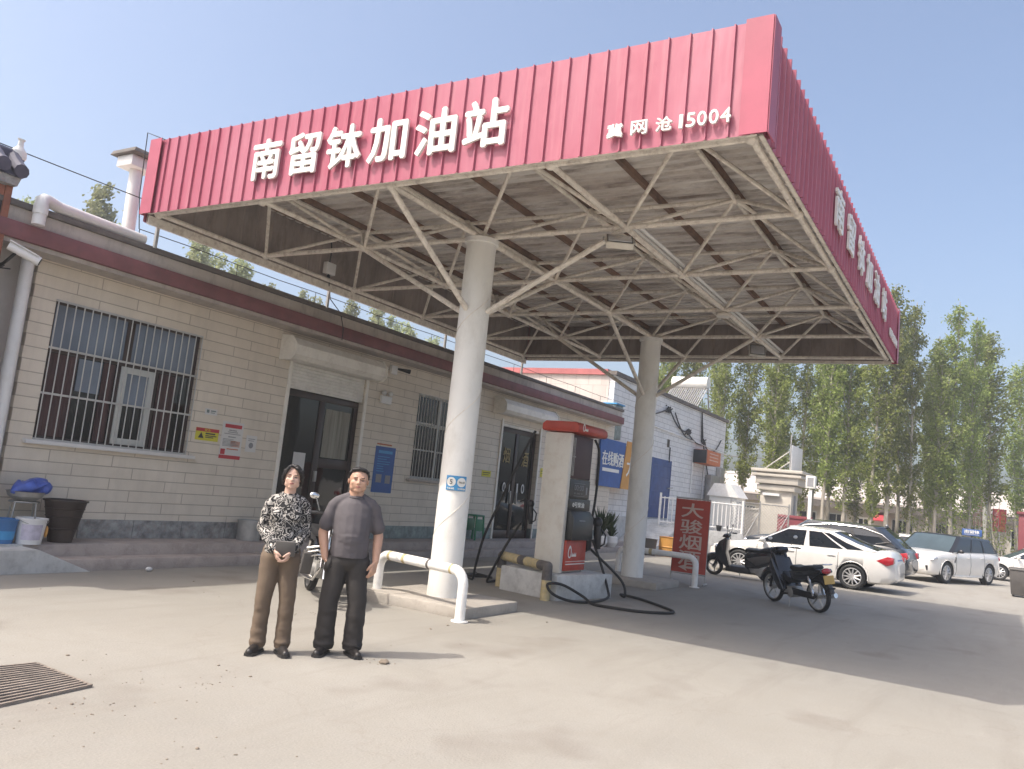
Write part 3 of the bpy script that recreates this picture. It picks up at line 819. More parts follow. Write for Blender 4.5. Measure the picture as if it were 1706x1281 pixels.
t = thing("security_camera", "white bullet camera on a bracket left of the shop's big window", "camera", (5.35, 10.9, 3.7))
mb = MB(); mb.tube([(5.22, 10.55, 3.93), (5.53, 10.38, 3.80)], [0.055, 0.06], n=12); mb.obox((5.37, 10.46, 3.92), (0.36, 0.13, 0.012), (0, 0.38, -0.5)); mb.build("housing", G["pipe"], t)
mb = MB(); mb.tube([(5.53, 10.38, 3.80), (5.54, 10.374, 3.796)], 0.045, n=12); mb.build("lens", G["glass_dark"], t)
mb = MB(); mb.tube([(5.3, 10.5, 3.86), (5.27, 10.75, 3.70), (5.24, 11.05, 3.66)], 0.02, n=8)
random.seed(3)
for k in range(9):
    a = Vector((5.25, 10.95, 3.66)); b = a + Vector((random.uniform(-.12, .22), -0.15, random.uniform(-.06, .14)))
    mb.tube([a, (a+b)/2 + Vector((0, 0, random.uniform(-.05, .05))), b], 0.008, n=5)
mb.build("bracket_and_cables", G["wire"], t)

t = thing("security_camera", "small white camera with black lens right of the first roller shutter box", "camera", (13.35, 11.0, 3.8))
mb = MB(); mb.box(13.27, 13.47, 10.93, 10.997, 3.72, 3.90); mb.build("junction_box", G["pipe"], t, bevel=0.01)
mb = MB(); mb.tube([(13.47, 10.95, 3.85), (13.72, 10.80, 3.83)], [0.02, 0.05], n=12); mb.build("lens", G["black"], t)

t = thing("emergency_light", "white twin-head emergency light on the wall above the blue poster", "lamp", (13.22, 11.0, 3.1))
mb = MB(); mb.box(13.07, 13.40, 10.93, 10.997, 3.07, 3.23); mb.build("body", G["pipe"], t, bevel=0.012)
for u in (13.13, 13.34):
    mb = MB(); mb.ell((u, 10.94, 3.29), (0.055, 0.05, 0.05), 12); mb.build("lamp_head", G["pipe"], t)

def flat_notice(name, lab, cat, u0, u1, z0, z1, m, loc=None, v=FV):
    t = thing(name, lab, cat, ((u0+u1)/2, v, z0))
    mb = MB(); mb.box(u0, u1, v-0.008, v-0.002, z0, z1); mb.build("sheet", m, t, smooth=False)
    return t
def lines(t, rows, m, v=FV-0.0085):
    """rows: (u0, u1, z, height) printed bars"""
    mb = MB()
    for a, b, z, h_ in rows: mb.box(a, b, v-0.0025, v, z-h_/2, z+h_/2)
    return mb.build("print", m, t, smooth=False)
t = flat_notice("notice", "small white plate above the yellow warning notice", "notice", 8.83, 9.07, 2.28, 2.38, G["paper"])
lines(t, [(8.86, 8.91, 2.335, 0.05), (8.94, 9.04, 2.345, 0.02), (8.94, 9.02, 2.315, 0.012)], G["plinthgreen"])
t = flat_notice("warning_notice", "yellow warning notice with red strip right of the big barred window", "notice", 8.71, 9.16, 1.86, 2.06, G["yellow"])
lines(t, [(8.71, 9.16, 2.03, 0.055)], G["notice_red"])
mb = MB(); mb.prism([(8.76, 1.895), (8.87, 1.895), (8.815, 1.985)], FV-0.012, FV-0.0085, 'Y'); mb.build("warning_triangle", G["ink"], t)
lines(t, [(8.90, 9.09, 1.975, 0.022), (8.90, 9.12, 1.94, 0.014), (8.90, 9.06, 1.915, 0.014)], G["ink"])
mb = MB(); put_text(mb, "安全", (8.93, FV-0.0125, 2.03), (1,0,0), (0,0,1), 0.12, 0.04, 0.01, 0.002); mb.build("lettering", G["yellow"], t, smooth=False)
t = flat_notice("poster", "white poster with red header and red figures at the bottom, left of the first door", "poster", 9.22, 9.66, 1.60, 2.22, G["paper"])
for q_ in ((9.27, 9.62, 2.15, 0.06), (9.22, 9.66, 1.635, 0.06), (9.24, 9.33, 1.72, 0.09)): lines(t, [q_], G["notice_red"])
lines(t, [(9.36, 9.52, 2.08, 0.018), (9.34, 9.55, 2.05, 0.014), (9.27, 9.61, 2.02, 0.012), (9.36, 9.52, 1.97, 0.016)] + [(9.26, 9.36+random.random()*0.25, 1.93-0.022*k, 0.010) for k in range(6)], G["plinthtile"])
lines(t, [(9.42, 9.62, 1.90-0.02*k, 0.010) for k in range(5)] + [(9.36, 9.60, 1.77, 0.016)], G["notice_orange"])
t = flat_notice("notice", "white paper notice with a round mark beside the first door's left rail", "notice", 9.75, 9.98, 1.76, 2.04, G["paper"])
lines(t, [(9.79, 9.94, 1.98, 0.012), (9.79, 9.92, 1.95, 0.010)], G["stonegrey"])
mb = MB(); mb.lathe([(0.05, 0), (0.05, 0.003)], (9.865, FV-0.0085, 1.87), 16, 'Y'); mb.build("round_mark", G["stonegrey"], t)
t = flat_notice("poster", "tall blue poster with two pale squares right of the first door", "poster", 13.15, 13.80, 1.24, 2.19, G["blue"])
lines(t, [(13.25, 13.70, 2.08, 0.06)] + [(13.24, 13.42+random.random()*0.25, 1.98-0.05*k, 0.015) for k in range(7)], G["plateblue"])
lines(t, [(13.25, 13.43, 1.53, 0.17)], G["stonegrey"]); lines(t, [(13.55, 13.72, 1.52, 0.17)], G["stonegrey"])
lines(t, [(13.18, 13.66, 2.235, 0.03)], G["notice_orange"], FV)
t = flat_notice("notice", "small yellow sticker between the barred window and the second door", "notice", 17.28, 17.70, 1.83, 1.98, G["yellow"])
lines(t, [(17.33, 17.65, 1.93, 0.02), (17.33, 17.60, 1.88, 0.014)], G["ink"])
t = flat_notice("notice", "yellow sticker on the wall just right of the second door", "notice", 20.3, 20.6, 2.0, 2.25, G["yellow"])
lines(t, [(20.33, 20.56, 2.17, 0.02), (20.33, 20.5, 2.1, 0.014)], G["ink"])

# billboard at the right end
t = thing("billboard", "wide board, blue with white lettering and an orange end, at the shop's right end", "sign", (25.8, 10.9, 1.98))
mb = MB(); mb.box(24.02, 26.05, 10.90, 10.96, 1.98, 3.52); mb.build("blue_panel", G["blue"], t, smooth=False)
mb = MB(); mb.prism([(25.80, 1.972), (27.7, 1.972), (27.7, 3.60), (26.10, 3.60)], 10.87, 10.897, 'Y'); mb.build("orange_panel", G["orange"], t, smooth=False)
mb = MB(); put_text(mb, "在线购酒", (25.05, 10.893, 2.90), (1,0,0), (0,0,1), 1.75, 0.46, 0.012, 0.006); mb.build("lettering", G["letter"], t, smooth=False)
mb = MB(); mb.box(24.25, 25.6, 10.888, 10.899, 2.47, 2.58); mb.build("caption_bar", G["letter"], t, smooth=False)
mb = MB(); put_text(mb, "大骏", (26.85, 10.863, 2.75), (1,0,0), (0,0,1), 1.35, 0.68, 0.014, 0.006); mb.build("lettering", G["letter"], t, smooth=False)
mb = MB(); mb.box(24.3, 24.36, 10.96, 11.0, 2.0, 3.5); mb.box(27.2, 27.26, 10.96, 11.45, 2.0, 3.5); mb.build("batten", G["steel"], t, smooth=False)

# old gate at the far left
t = thing("gatehouse", "old gate tower with dark tiled roof, white vase finial and orange framed black panel", "gate", (4.2, 10.1, 0))
mb = MB(); mb.box(3.0, 4.65, 9.75, 10.35, 0, 3.15); mb.build("pier", G["greywall"], t, smooth=False)
mb = MB(); mb.box(3.0, 4.63, 9.80, 10.30, 3.17, 4.40); mb.build("panel", G["black"], t, smooth=False)
mb = MB()
mb.box(4.595, 4.675, 9.76, 9.84, 3.15, 4.46); mb.box(3.0, 4.59, 9.77, 9.797, 4.33, 4.45); mb.box(3.0, 4.59, 9.77, 9.797, 3.15, 3.22)
mb.build("panel_frame", G["rust_red"], t, bevel=0.01)
mb = MB(); mb.ell((4.40, 9.795, 3.80), (0.12, 0.02, 0.2), 10); mb.ell((4.28, 9.795, 3.45), (0.1, 0.02, 0.1), 10); mb.build("painted_flower", G["notice_red"], t)
mb = MB(); mb.box(2.9, 4.68, 9.62, 10.42, 4.46, 4.56, 1.03); mb.build("roof_soffit", G["plinthtile"], t, smooth=False)
mb = MB()
for i in range(9):
    u = 3.03 + i*0.205
    mb.tube([(u, 10.0, 4.84), (u, 9.75, 4.72), (u, 9.5, 4.63+0.02*(i % 2))], 0.085, n=10)
mb.tube([(2.9, 10.0, 4.84), (4.63, 10.0, 4.84), (4.75, 9.98, 4.76)], 0.09, n=10)
mb.prism([(9.55, 4.56), (10.45, 4.56), (10.0, 4.86)], 2.9, 4.71, 'X')
mb.build("tiled_roof", G["rooftile"], t)
mb = MB(); mb.lathe([(0.045, 4.88), (0.05, 4.92), (0.09, 4.99), (0.085, 5.06), (0.035, 5.12), (0.03, 5.18), (0.05, 5.21), (0.0, 5.21)], (4.73, 10.0, -0.13), 18); mb.build("vase_finial", G["letter"], t)
# it stands back in line with the shop front
t.location = (4.65, 10.755, -0.112); t.scale = (1.07, 0.55, 1.07)
# ------------------------------------------------------------------ forecourt objects
def arch_rail(name, lab, p, q, h, r, group, mains, bands):
    p, q = Vector((*p, 0)), Vector((*q, 0)); d = (q-p).normalized(); b = 0.17
    t = thing(name, lab, "guard rail", ((p+q)/2)[:], group=group)
    def arc(c, a0, a1):
        return [c + (-d*math.cos(a) + Vector((0,0,1))*math.sin(a))*b for a in np.linspace(a0, a1, 8)]
    up = Vector((0, 0, h-b))
    pts = [p, p+up*0.5] + arc(p+up+d*b, 0, math.pi/2) + arc(q+up-d*b, math.pi/2, math.pi) + [q+up*0.5, q]
    mb = MB(); mb.tube(pts, r, n=16); mb.build("rail", mains[0], t)
    for x in (p, q):
        mb = MB(); mb.lathe([(r*1.7, 0.002), (r*1.7, 0.015), (r*1.05, 0.02)], x, 18); mb.build("foot_flange", mains[0], t)
    ln = (q-p).length
    for f0, f1, m in bands:
        a = p + d*(ln*f0) + Vector((0,0,h)); c = p + d*(ln*f1) + Vector((0,0,h))
        mb = MB(); mb.tube([a, c], r*1.03, n=16); mb.build("painted_band", m, t)
    return t
arch_rail("guard_rail", "white arched pipe rail with worn yellow bands in front of the nearest column", (8.68, 6.95), (8.28, 5.36), 0.58, 0.06, "pipe guard rails", [G["white_paint"]],
    [(0.12, 0.15, G["yellow_paint"]), (0.30, 0.335, G["yellow_paint"]), (0.60, 0.625, G["dark_paint"]), (0.86, 0.885, G["yellow_paint"])])
arch_rail("guard_rail", "off-white arched pipe rail behind the red banner stand at the rear column", (16.62, 6.9), (16.62, 5.22), 0.60, 0.06, "pipe guard rails", [G["white_paint"]],
    [(0.4, 0.44, G["yellow_paint"])])
# low square barrier by the pump, yellow and black
t = thing("guard_rail", "low worn yellow and black barrier beside the fuel pump's concrete base", "guard rail", (11.5, 6.35, 0), group="pipe guard rails")
P, Q = Vector((11.86, 6.97, 0)), Vector((11.20, 5.78, 0)); hz = 0.50
for x in (P, Q):
    mb = MB(); mb.tube([x, x+Vector((0,0,0.30))], 0.075, n=14); mb.build("post_foot", G["yellow_paint"], t)
    mb = MB(); mb.tube([x+Vector((0,0,0.30)), x+Vector((0,0,hz))], 0.076, n=14); mb.ell(x+Vector((0,0,hz)), (0.077,)*3, 14); mb.build("post_top", G["dark_paint"], t)
for f0, f1, m in ((0, 0.42, "yellow_paint"), (0.42, 0.56, "dark_paint"), (0.56, 0.84, "yellow_paint"), (0.84, 1, "dark_paint")):
    z = Vector((0,0,hz)); mb = MB(); mb.tube([P+(Q-P)*f0+z, P+(Q-P)*f1+z], 0.074, n=14); mb.build("bar", G[m], t)

# fuel pump
t = thing("pump_base", "pale concrete block carrying the fuel pump", "plinth", (12.0, 6.0, 0))
mb = MB(); mb.prism([(11.32, 5.66), (12.82, 5.40), (12.95, 6.6), (11.55, 6.8)], -0.03, 0.38, 'Z'); mb.build("block", G["concrete_grey"], t, bevel=0.025)
pump = thing("fuel_pump", "tall cream fuel pump with red top, dark display front and hanging black hoses", "fuel pump", (12.05, 6.05, 0.38))
a0, a1, b0, b1, zb = 11.55, 12.45, 5.74, 6.22, 0.385
mb = MB(); mb.box(a0, a0+0.10, b0+0.02, b1, zb, 2.56); mb.box(a1-0.05, a1, b0+0.05, b1, zb, 2.56); mb.box(a0+0.10, a1-0.05, b0+0.07, b1-0.07, zb, 2.56)
mb.build("cabinet", G["pumpwhite"], pump, bevel=0.012)
mb = MB()
prof = [(b0-0.10, 2.575), (b0-0.13, 2.62), (b0-0.12, 2.69), (b0-0.06, 2.735), (b1-0.02, 2.735), (b1+0.04, 2.69), (b1+0.04, 2.60), (b1+0.02, 2.575)]
mb.prism(prof, a0-0.07, a1+0.16, 'X'); mb.build("canopy_top", G["red"], pump, bevel=0.015)
def logo(parent, u, v, z, s, m):
    mb = MB(); n = 22
    out, inn = [], []
    for i in range(n):
        a = 2*math.pi*i/n; r = 1 + 0.35*max(0, math.sin(a))**4
        out.append((u+s*0.5*r*math.cos(a)*0.75, z+s*0.5*r*math.sin(a))); inn.append((u+s*0.30*r*math.cos(a)*0.75, z+s*0.34*r*math.sin(a)-s*0.03))
    vs = [(x, v, y) for x, y in out] + [(x, v, y) for x, y in inn]
    mb.add(vs, [(i, (i+1) % n, n+(i+1) % n, n+i) for i in range(n)])
    for k in range(6):
        x = u+s*(0.42+0.16*k); mb.tube([(x, v, z-s*0.36), (x+s*0.06, v, z-s*(0.02 if k % 2 else 0.14)), (x+s*0.12, v, z-s*0.36)], s*0.035, n=4)
    return mb.build("emblem", m, parent)
logo(pump, 11.66, b0-0.135, 2.655, 0.11, G["letter"])
mb = MB(); mb.box(a0+0.11, a1-0.06, b0+0.03, b0+0.068, 1.86, 2.55); mb.build("screen", G["screen"], pump, bevel=0.006)
mb = MB(); mb.tube([(a0+0.125, b0+0.02, 1.9), (a0+0.125, b0+0.02, 2.5)], 0.008, n=6); mb.tube([(a0+0.17, b0+0.02, 1.9), (a0+0.17, b0+0.02, 2.5)], 0.008, n=6); mb.tube([(a0+0.10, b0+0.015, 2.2), (a0+0.2, b0+0.015, 2.2)], 0.009, n=6); mb.build("sight_rods", G["steel"], pump)
mb = MB(); mb.box(a0+0.11, a1-0.06, b0+0.02, b0+0.068, 1.55, 1.85); d_ = mb.build("display", G["pumpdark"], pump, bevel=0.006)
mb = MB()
put_text(mb, "00:00", (11.98, b0+0.016, 1.72), (1,0,0), (0,0,1), 0.34, 0.085, 0.01, 0.003); put_text(mb, "0 00 0", (11.97, b0+0.016, 1.63), (1,0,0), (0,0,1), 0.30, 0.025, 0.0, 0.003)
mb.box(11.80, 12.2, b0+0.013, b0+0.019, 1.785, 1.792); mb.box(11.80, 12.2, b0+0.013, b0+0.019, 1.585, 1.592); mb.box(12.24, 12.29, b0+0.013, b0+0.019, 1.62, 1.74)
mb.build("digits", G["stonegrey"], d_, smooth=False)
mb = MB(); mb.box(a0+0.10, a1-0.05, b0-0.01, b0+0.068, 1.36, 1.54); d_ = mb.build("label_strip", G["pumpdark"], pump, bevel=0.008)
mb = MB(); put_text(mb, "0号柴油", (11.95, b0-0.014, 1.45), (1,0,0), (0,0,1), 0.42, 0.085, 0.014, 0.003); mb.build("lettering", G["letter"], d_, smooth=False)
mb = MB(); mb.prism([(b0-0.09, 0.90), (b0-0.10, 1.24), (b0-0.03, 1.355), (b0+0.068, 1.355), (b0+0.068, 0.90)], a0+0.105, a1-0.055, 'X'); d_ = mb.build("hose_bay", G["pumpdark"], pump, bevel=0.01)
mb = MB(); mb.box(11.86, 12.08, b0-0.102, b0-0.098, 1.20, 1.215); mb.build("label_mark", G["stonegrey"], d_, smooth=False)
mb = MB(); mb.box(a0+0.11, a1-0.06, b0-0.01, b0+0.068, 0.42, 0.895); d_ = mb.build("lower_panel", G["red"], pump, bevel=0.012)
logo(d_, 11.80, b0-0.013, 0.70, 0.17, G["letter"])
mb = MB(); mb.box(a0+0.13, a1-0.08, b0-0.014, b0-0.008, 0.515, 0.53); mb.box(a0+0.13, a1-0.08, b0-0.014, b0-0.008, 0.56, 0.568); mb.build("stripe", G["letter"], d_, smooth=False)
def nozzle(p, parent, s=1.5):
    p = Vector(p); V = lambda x, y, z: p + Vector((x, y, z))*s
    mb = MB()
    mb.tube([V(0, 0, .16), V(0, -.02, 0), V(.02, -.03, -.16)], [0.035*s, 0.045*s, 0.03*s], n=12)
    mb.tube([V(0, 0, .14), V(.03, .10, .19), V(.03, .18, .15)], 0.016*s, n=8)
    mb.ell(V(0, -.01, .13), (.06*s, .055*s, .06*s), 12)
    mb.tube([V(.01, -.05, .06), V(.02, -.11, 0), V(.02, -.10, -.10), V(.02, -.04, -.14)], 0.010*s, n=6)
    return mb.build("nozzle", G["black"], parent)
mb = MB(); mb.box(a1+0.002, a1+0.13, b0-0.02, b0+0.34, 0.72, 1.20); mb.build("nozzle_boot", G["black"], pump, bevel=0.02)
nozzle((12.66, 5.70, 1.0), pump); nozzle((12.68, 5.98, 0.86), pump, 1.4); nozzle((11.62, 6.42, 1.25), pump, 1.1)
def spline(pts, n=10):
    pts = [Vector(p) for p in pts]; out = []
    ex = [pts[0]*2-pts[1]] + pts + [pts[-1]*2-pts[-2]]
    for i in range(1, len(ex)-2):
        a, b, c, d = ex[i-1:i+3]
        for k in range(n):
            t_ = k/n
            out.append(0.5*((2*b)+(c-a)*t_+(2*a-5*b+4*c-d)*t_*t_+(3*b-a-3*c+d)*t_**3))
    return out + [pts[-1]]
zz = 0.025
hoses = [
    [(12.52, 5.80, 2.55), (12.60, 5.74, 2.35), (12.63, 5.74, 1.9), (12.64, 5.76, 1.5), (12.62, 5.78, 1.2)],
    [(12.64, 5.74, 0.90), (12.66, 5.55, 0.5), (12.55, 5.36, 0.16), (12.25, 5.22, 0.06), (11.75, 5.25, zz), (11.25, 5.38, 0.05), (11.02, 5.57, 0.14), (11.06, 5.68, 0.26), (11.35, 5.58, 0.25), (11.62, 5.36, 0.10), (11.55, 5.16, zz), (11.5, 4.85, zz), (11.62, 4.42, zz), (12.0, 4.12, zz), (12.28, 4.16, zz), (12.6, 4.45, zz), (13.05, 4.95, zz), (13.2, 5.22, zz), (13.02, 5.32, zz+0.03), (12.86, 5.18, 0.06), (12.88, 5.28, 0.3), (12.72, 5.80, 0.74)],
    [(11.46, 6.36, 2.55), (11.44, 6.48, 2.3), (11.5, 6.9, 1.4), (11.6, 7.2, 0.8), (11.75, 7.4, 0.3), (12.0, 7.6, zz), (12.4, 8.0, zz), (12.75, 8.0, zz), (12.6, 7.6, zz), (12.2, 7.45, zz+0.05), (12.05, 7.7, zz+0.04), (12.5, 7.85, zz+0.05)],
    [(11.62, 6.55, 1.08), (11.66, 6.8, 0.7), (11.8, 7.1, 0.25), (12.0, 7.3, zz), (12.3, 7.3, zz)],
]
for i, hp in enumerate(hoses):
    mb = MB(); mb.tube(spline(hp, 8), 0.021, n=9); mb.build("hose", G["rubber"], pump)

# number plate on the first column
t = thing("number_plate", "blue plate with the number 5 on the nearest canopy column", "sign", (8.9, 6.08, 1.5))
cx, cy, rr = 9.09, 6.18, 0.222
ang0 = math.atan2(-6.18, -9.09) + 0.06
def on_col(a, z, r=rr): return (cx + r*math.cos(a), cy + r*math.sin(a), z)
mb = MB(); k = 14; half = 0.62
vs = []
for i in range(k+1):
    a = ang0 - half + 2*half*i/k
    vs += [on_col(a, 1.50), on_col(a, 1.69)]
mb.add(vs, [(2*i, 2*i+2, 2*i+3, 2*i+1) for i in range(k)])
mb.build("plate", G["plateblue"], t, fixn=False)
for s_, tx in ((-1, "5"), (1, "No.0")):
    ac = ang0 + s_*0.31
    mb = MB(); n = 24
    vs = [on_col(ac, 1.61, rr+0.003)] + [on_col(ac + 0.27*math.cos(2*math.pi*i/n), 1.61+0.06*math.sin(2*math.pi*i/n), rr+0.003) for i in range(n)]
    mb.add(vs, [(0, 1+i, 1+(i+1) % n) for i in range(n)]); mb.build("white_disc", G["letter"], t, fixn=False)
    mb = MB(); nrm = Vector((math.cos(ac), math.sin(ac), 0)); rt = Vector((0,0,1)).cross(nrm)
    put_text(mb, tx, on_col(ac, 1.61, rr+0.007), rt, (0,0,1), 0.035 if s_ < 0 else 0.075, 0.062 if s_ < 0 else 0.026, 0.012, 0.002); mb.build("numeral", G["ink"], t, smooth=False)
    mb = MB(); put_text(mb, "号加油机" if s_ < 0 else "车用柴油", on_col(ac, 1.525, rr+0.004), rt, (0,0,1), 0.10, 0.026, 0.01, 0.001); mb.build("caption", G["letter"], t, smooth=False)

# red banner stand
t = thing("banner_stand", "upright red banner stand with four pale characters and an arrow beside the rear column", "sign", (17.27, 5.6, 0))
A, B = Vector((17.24, 5.95, 0)), Vector((17.32, 5.23, 0)); d = (B-A).normalized(); nrm = Vector((-d.y, d.x, 0)); nrm = nrm if nrm.x < 0 else -nrm
up = Vector((0.02, 0, 1)).normalized()
mb = MB()
vs = [A+up*0.22, B+up*0.22, B+up*1.76, A+up*1.76]; mb.add(vs + [p - nrm*0.012 for p in vs], [(0,1,2,3), (7,6,5,4), (0,4,5,1), (1,5,6,2), (2,6,7,3), (3,7,4,0)])
mb.build("banner", G["signred"], t, smooth=False)
mid = (A+B)/2
for ch, z in zip("大骏烟酒", (1.53, 1.19, 0.86, 0.53)):
    mb = MB(); put_text(mb, ch, mid+up*z+nrm*0.006, d, up, 0.46, 0.30, 0.02, 0.003); mb.build("sign_character", G["signpale"], t, smooth=False)
mb = MB(); mb.add([mid+d*x+up*(0.33+z)+nrm*0.005 for x, z in ((-0.22, 0), (-0.02, 0.075), (-0.06, 0.02), (0.2, 0.03), (0.2, -0.03), (-0.06, -0.02), (-0.02, -0.075))], [(0,1,2,3,4,5,6)]); mb.build("arrow", G["signpale"], t, smooth=False)
mb = MB()
for x in (A, B):
    mb.tube([x+up*0.05-nrm*0.02, x+up*1.80-nrm*0.02], 0.014, n=6); mb.tube([x-nrm*0.22+Vector((0,0,0.02)), x+nrm*0.16+Vector((0,0,0.02))], 0.018, n=6)
mb.tube([A+up*1.78-nrm*0.02, B+up*1.78-nrm*0.02], 0.014, n=6); mb.tube([A+up*0.2-nrm*0.02, B+up*0.2-nrm*0.02], 0.014, n=6)
mb.build("stand_frame", G["steel"], t)

# floodlights and box under the canopy
def floodlight(lab, u, v, z, rz, tilt):
    t = thing("floodlight", lab, "lamp", (u, v, z), group="canopy floodlights")
    m = Matrix.Translation((u, v, z)) @ Euler((tilt, 0, rz)).to_matrix().to_4x4()
    def bx(c, s): 
        q = MB(); q.obox((0,0,0), s); return [m @ (Vector(p)+Vector(c)) for p in q.v], q.f
    mb = MB(); mb.add(*bx((0, 0, 0), (0.34, 0.09, 0.24))); mb.build("housing", G["pumpwhite"], t, bevel=0.015)
    mb = MB(); mb.add(*bx((0, -0.05, 0), (0.29, 0.02, 0.19))); mb.build("lens", G["headlamp"], t, bevel=0.005)
    mb = MB(); mb.add(*bx((0, -0.045, 0), (0.32, 0.015, 0.22))); mb.build("gasket", G["black"], t, bevel=0.004)
    mb = MB(); mb.tube([m @ Vector((-0.19, 0, 0)), m @ Vector((-0.19, 0.02, 0.17)), m @ Vector((0.19, 0.02, 0.17)), m @ Vector((0.19, 0, 0))], 0.012, n=6); mb.build("bracket", G["steel"], t)
    return t
floodlight("pale floodlight hung from the front truss node near the first column", 8.95, 4.06, 4.72, R(-60), R(-50))
floodlight("pale floodlight hung from the rear of the truss near the second column", 17.3, 4.45, 5.02, R(-60), R(-12))
t = thing("junction_box", "small pale electrical box hung above the shop eave inside the canopy", "box", (10.55, 10.3, 5.0))
mb = MB(); mb.box(10.45, 10.68, 10.36, 10.46, 5.06, 5.27); mb.build("case", G["pipe"], t, bevel=0.008)
mb = MB(); mb.tube([(10.56, 10.42, 5.27), (10.58, 10.43, 5.5), (10.5, 10.4, 5.7)], 0.012, n=5); mb.tube([(10.6, 10.42, 5.06), (10.7, 10.5, 4.9), (10.9, 10.62, 4.7), (11.2, 10.6, 4.5), (11.25, 10.53, 4.2), (11.25, 10.53, 4.0)], 0.009, n=5); mb.build("cable", G["wire"], t)
mb = MB(); mb.ell((10.56, 10.41, 5.03), (0.03, 0.03, 0.035), 8); mb.build("gland", G["black"], t)
t = thing("ceiling_lamp", "round lamp under the roof deck in the middle of the canopy", "lamp", (12.35, 4.06, 5.0), group="canopy lamps")
mb = MB(); mb.lathe([(0.0, 4.83), (0.12, 4.84), (0.13, 4.88), (0.05, 4.93), (0.02, 4.99)], (13.44, 4.06, 0), 18); mb.build("lamp_body", G["pumpwhite"], t)

# buckets, basin and bins on the step
mb = MB(); mb.prism([(5.2, 0.0), (5.9, 0.0), (5.9, 0.30), (5.2, 0.30)], 10.32, 11.05, 'Y'); mb.prism([(5.2, 0.001), (6.6, 0.001), (5.9, 0.28), (5.2, 0.28)], 9.94, 10.318, 'Y')
mb.build("pavement", G["concrete_grey"], kind="structure", smooth=False)
def bucket(name, lab, cat, u, v, z, r0, r1, h, m, rim=0.012, group=None):
    t = thing(name, lab, cat, (u, v, z), group=group)
    mb = MB(); mb.lathe([(r0*0.2, 0.004), (r0, 0.0), (r0, 0.01), (r1, h-0.02), (r1+rim, h-0.02), (r1+rim, h), (r1-0.012, h), (r0-0.012, 0.03), (0, 0.03)], (u, v, z), 28)
    mb.build("shell", m, t); return t
t = bucket("bucket", "white plastic bucket with a printed label on the step by the shop wall", "bucket", 6.02, 10.42, 0.302, 0.145, 0.175, 0.32, G["whitebucket"], 0.01)
mb = MB()
vs = []
for i in range(13):
    a = R(205+7*i); vs += [(6.02+0.158*math.cos(a), 10.42+0.158*math.sin(a), 0.36), (6.02+0.174*math.cos(a), 10.42+0.174*math.sin(a), 0.55)]
mb.add(vs, [(2*i, 2*i+2, 2*i+3, 2*i+1) for i in range(12)]); mb.build("label", mat("bucket_label", (0.52, 0.48, 0.56), 0.5, var=0.2, scale=12), t, fixn=False)
mb = MB(); mb.ell((6.02+0.15, 10.42-0.09, 0.46), (0.02, 0.03, 0.075), 8); mb.build("label_fruit", G["orange"], t)
mb = MB(); mb.tube([(6.02+0.18*math.cos(a), 10.42-0.05-0.1*math.sin(a), 0.60-0.05*math.sin(a)) for a in np.linspace(0, math.pi, 10)], 0.004, n=5); mb.build("handle", G["steel"], t)
t = bucket("bucket", "blue plastic bucket left of the white bucket", "bucket", 5.72, 10.5, 0.302, 0.13, 0.16, 0.30, G["bluebucket"])
mb = MB(); mb.lathe([(0.137, 0.05), (0.15, 0.2)], (5.72, 10.5, 0.302), 28); mb.build("label", G["plateblue"], t)
t = bucket("waste_bin", "tall tapered brown plastic bin against the tiled wall", "bin", 6.52, 10.58, 0.302, 0.145, 0.255, 0.55, G["bin"], 0.02)
for z in (0.18, 0.34, 0.44):
    mb = MB(); r = 0.145+0.11*z/0.55; mb.lathe([(r, z-0.012), (r+0.012, z), (r, z+0.012)], (6.52, 10.58, 0.302), 28); mb.build("rib", G["bin"], t)
t = thing("basin_stand", "wire washstand with steel legs left of the brown bin", "stand", (6.03, 10.68, 0.3))
mb = MB()
mb.tube([(6.03+0.17*math.cos(a), 10.68+0.17*math.sin(a), 0.80) for a in np.linspace(0, 2*math.pi, 24, endpoint=False)], 0.011, n=6, closed=True); mb.build("ring", G["steel"], t)
for a in (0.4, 2.0, 3.6, 5.1):
    mb = MB(); mb.tube([(6.03+0.17*math.cos(a), 10.68+0.17*math.sin(a), 0.80), (6.03+0.22*math.cos(a), 10.68+0.22*math.sin(a), 0.31)], 0.011, n=6); mb.build("leg", G["steel"], t)
t = thing("wash_basin", "steel wash basin resting on the wire washstand", "basin", (6.03, 10.68, 0.81))
mb = MB(); mb.lathe([(0, 0.815), (0.12, 0.815), (0.2, 0.87), (0.22, 0.93), (0.24, 0.935), (0.21, 0.925), (0.19, 0.88), (0, 0.83)], (6.03, 10.68, 0), 28); mb.build("bowl", G["steel"], t)
t = thing("plastic_bag", "crumpled blue plastic bag lying on the wash basin", "bag", (6.08, 10.66, 0.93))
mb = MB(); mb.ell((6.10, 10.66, 0.99), (0.25, 0.16, 0.10), 22)
mb.v = [tuple(Vector(p) + Vector((1, 0.5, 1.2))*0.075*mnoise.noise(Vector(p)*9) + Vector((0, 0, 0.05*(p[0]-6.0)))) for p in mb.v]
mb.build("bag", G["bluebag"], t, sharp=60)
bucket("bucket", "grey metal bucket against the plinth tiles behind the woman", "bucket", 9.86, 10.74, 0.302, 0.19, 0.20, 0.33, G["steel"], 0.008)
bucket("bucket", "dark grey tub right of the grey metal bucket by the first door", "bucket", 10.28, 10.76, 0.302, 0.17, 0.20, 0.27, G["bingrey"], 0.01)
t = thing("stool", "green plastic stool standing between the barred window and the second door", "stool", (16.78, 10.72, 0.3))
mb = MB(); mb.box(16.60, 16.96, 10.56, 10.88, 0.86, 0.90); mb.build("seat", G["green"], t, bevel=0.02)
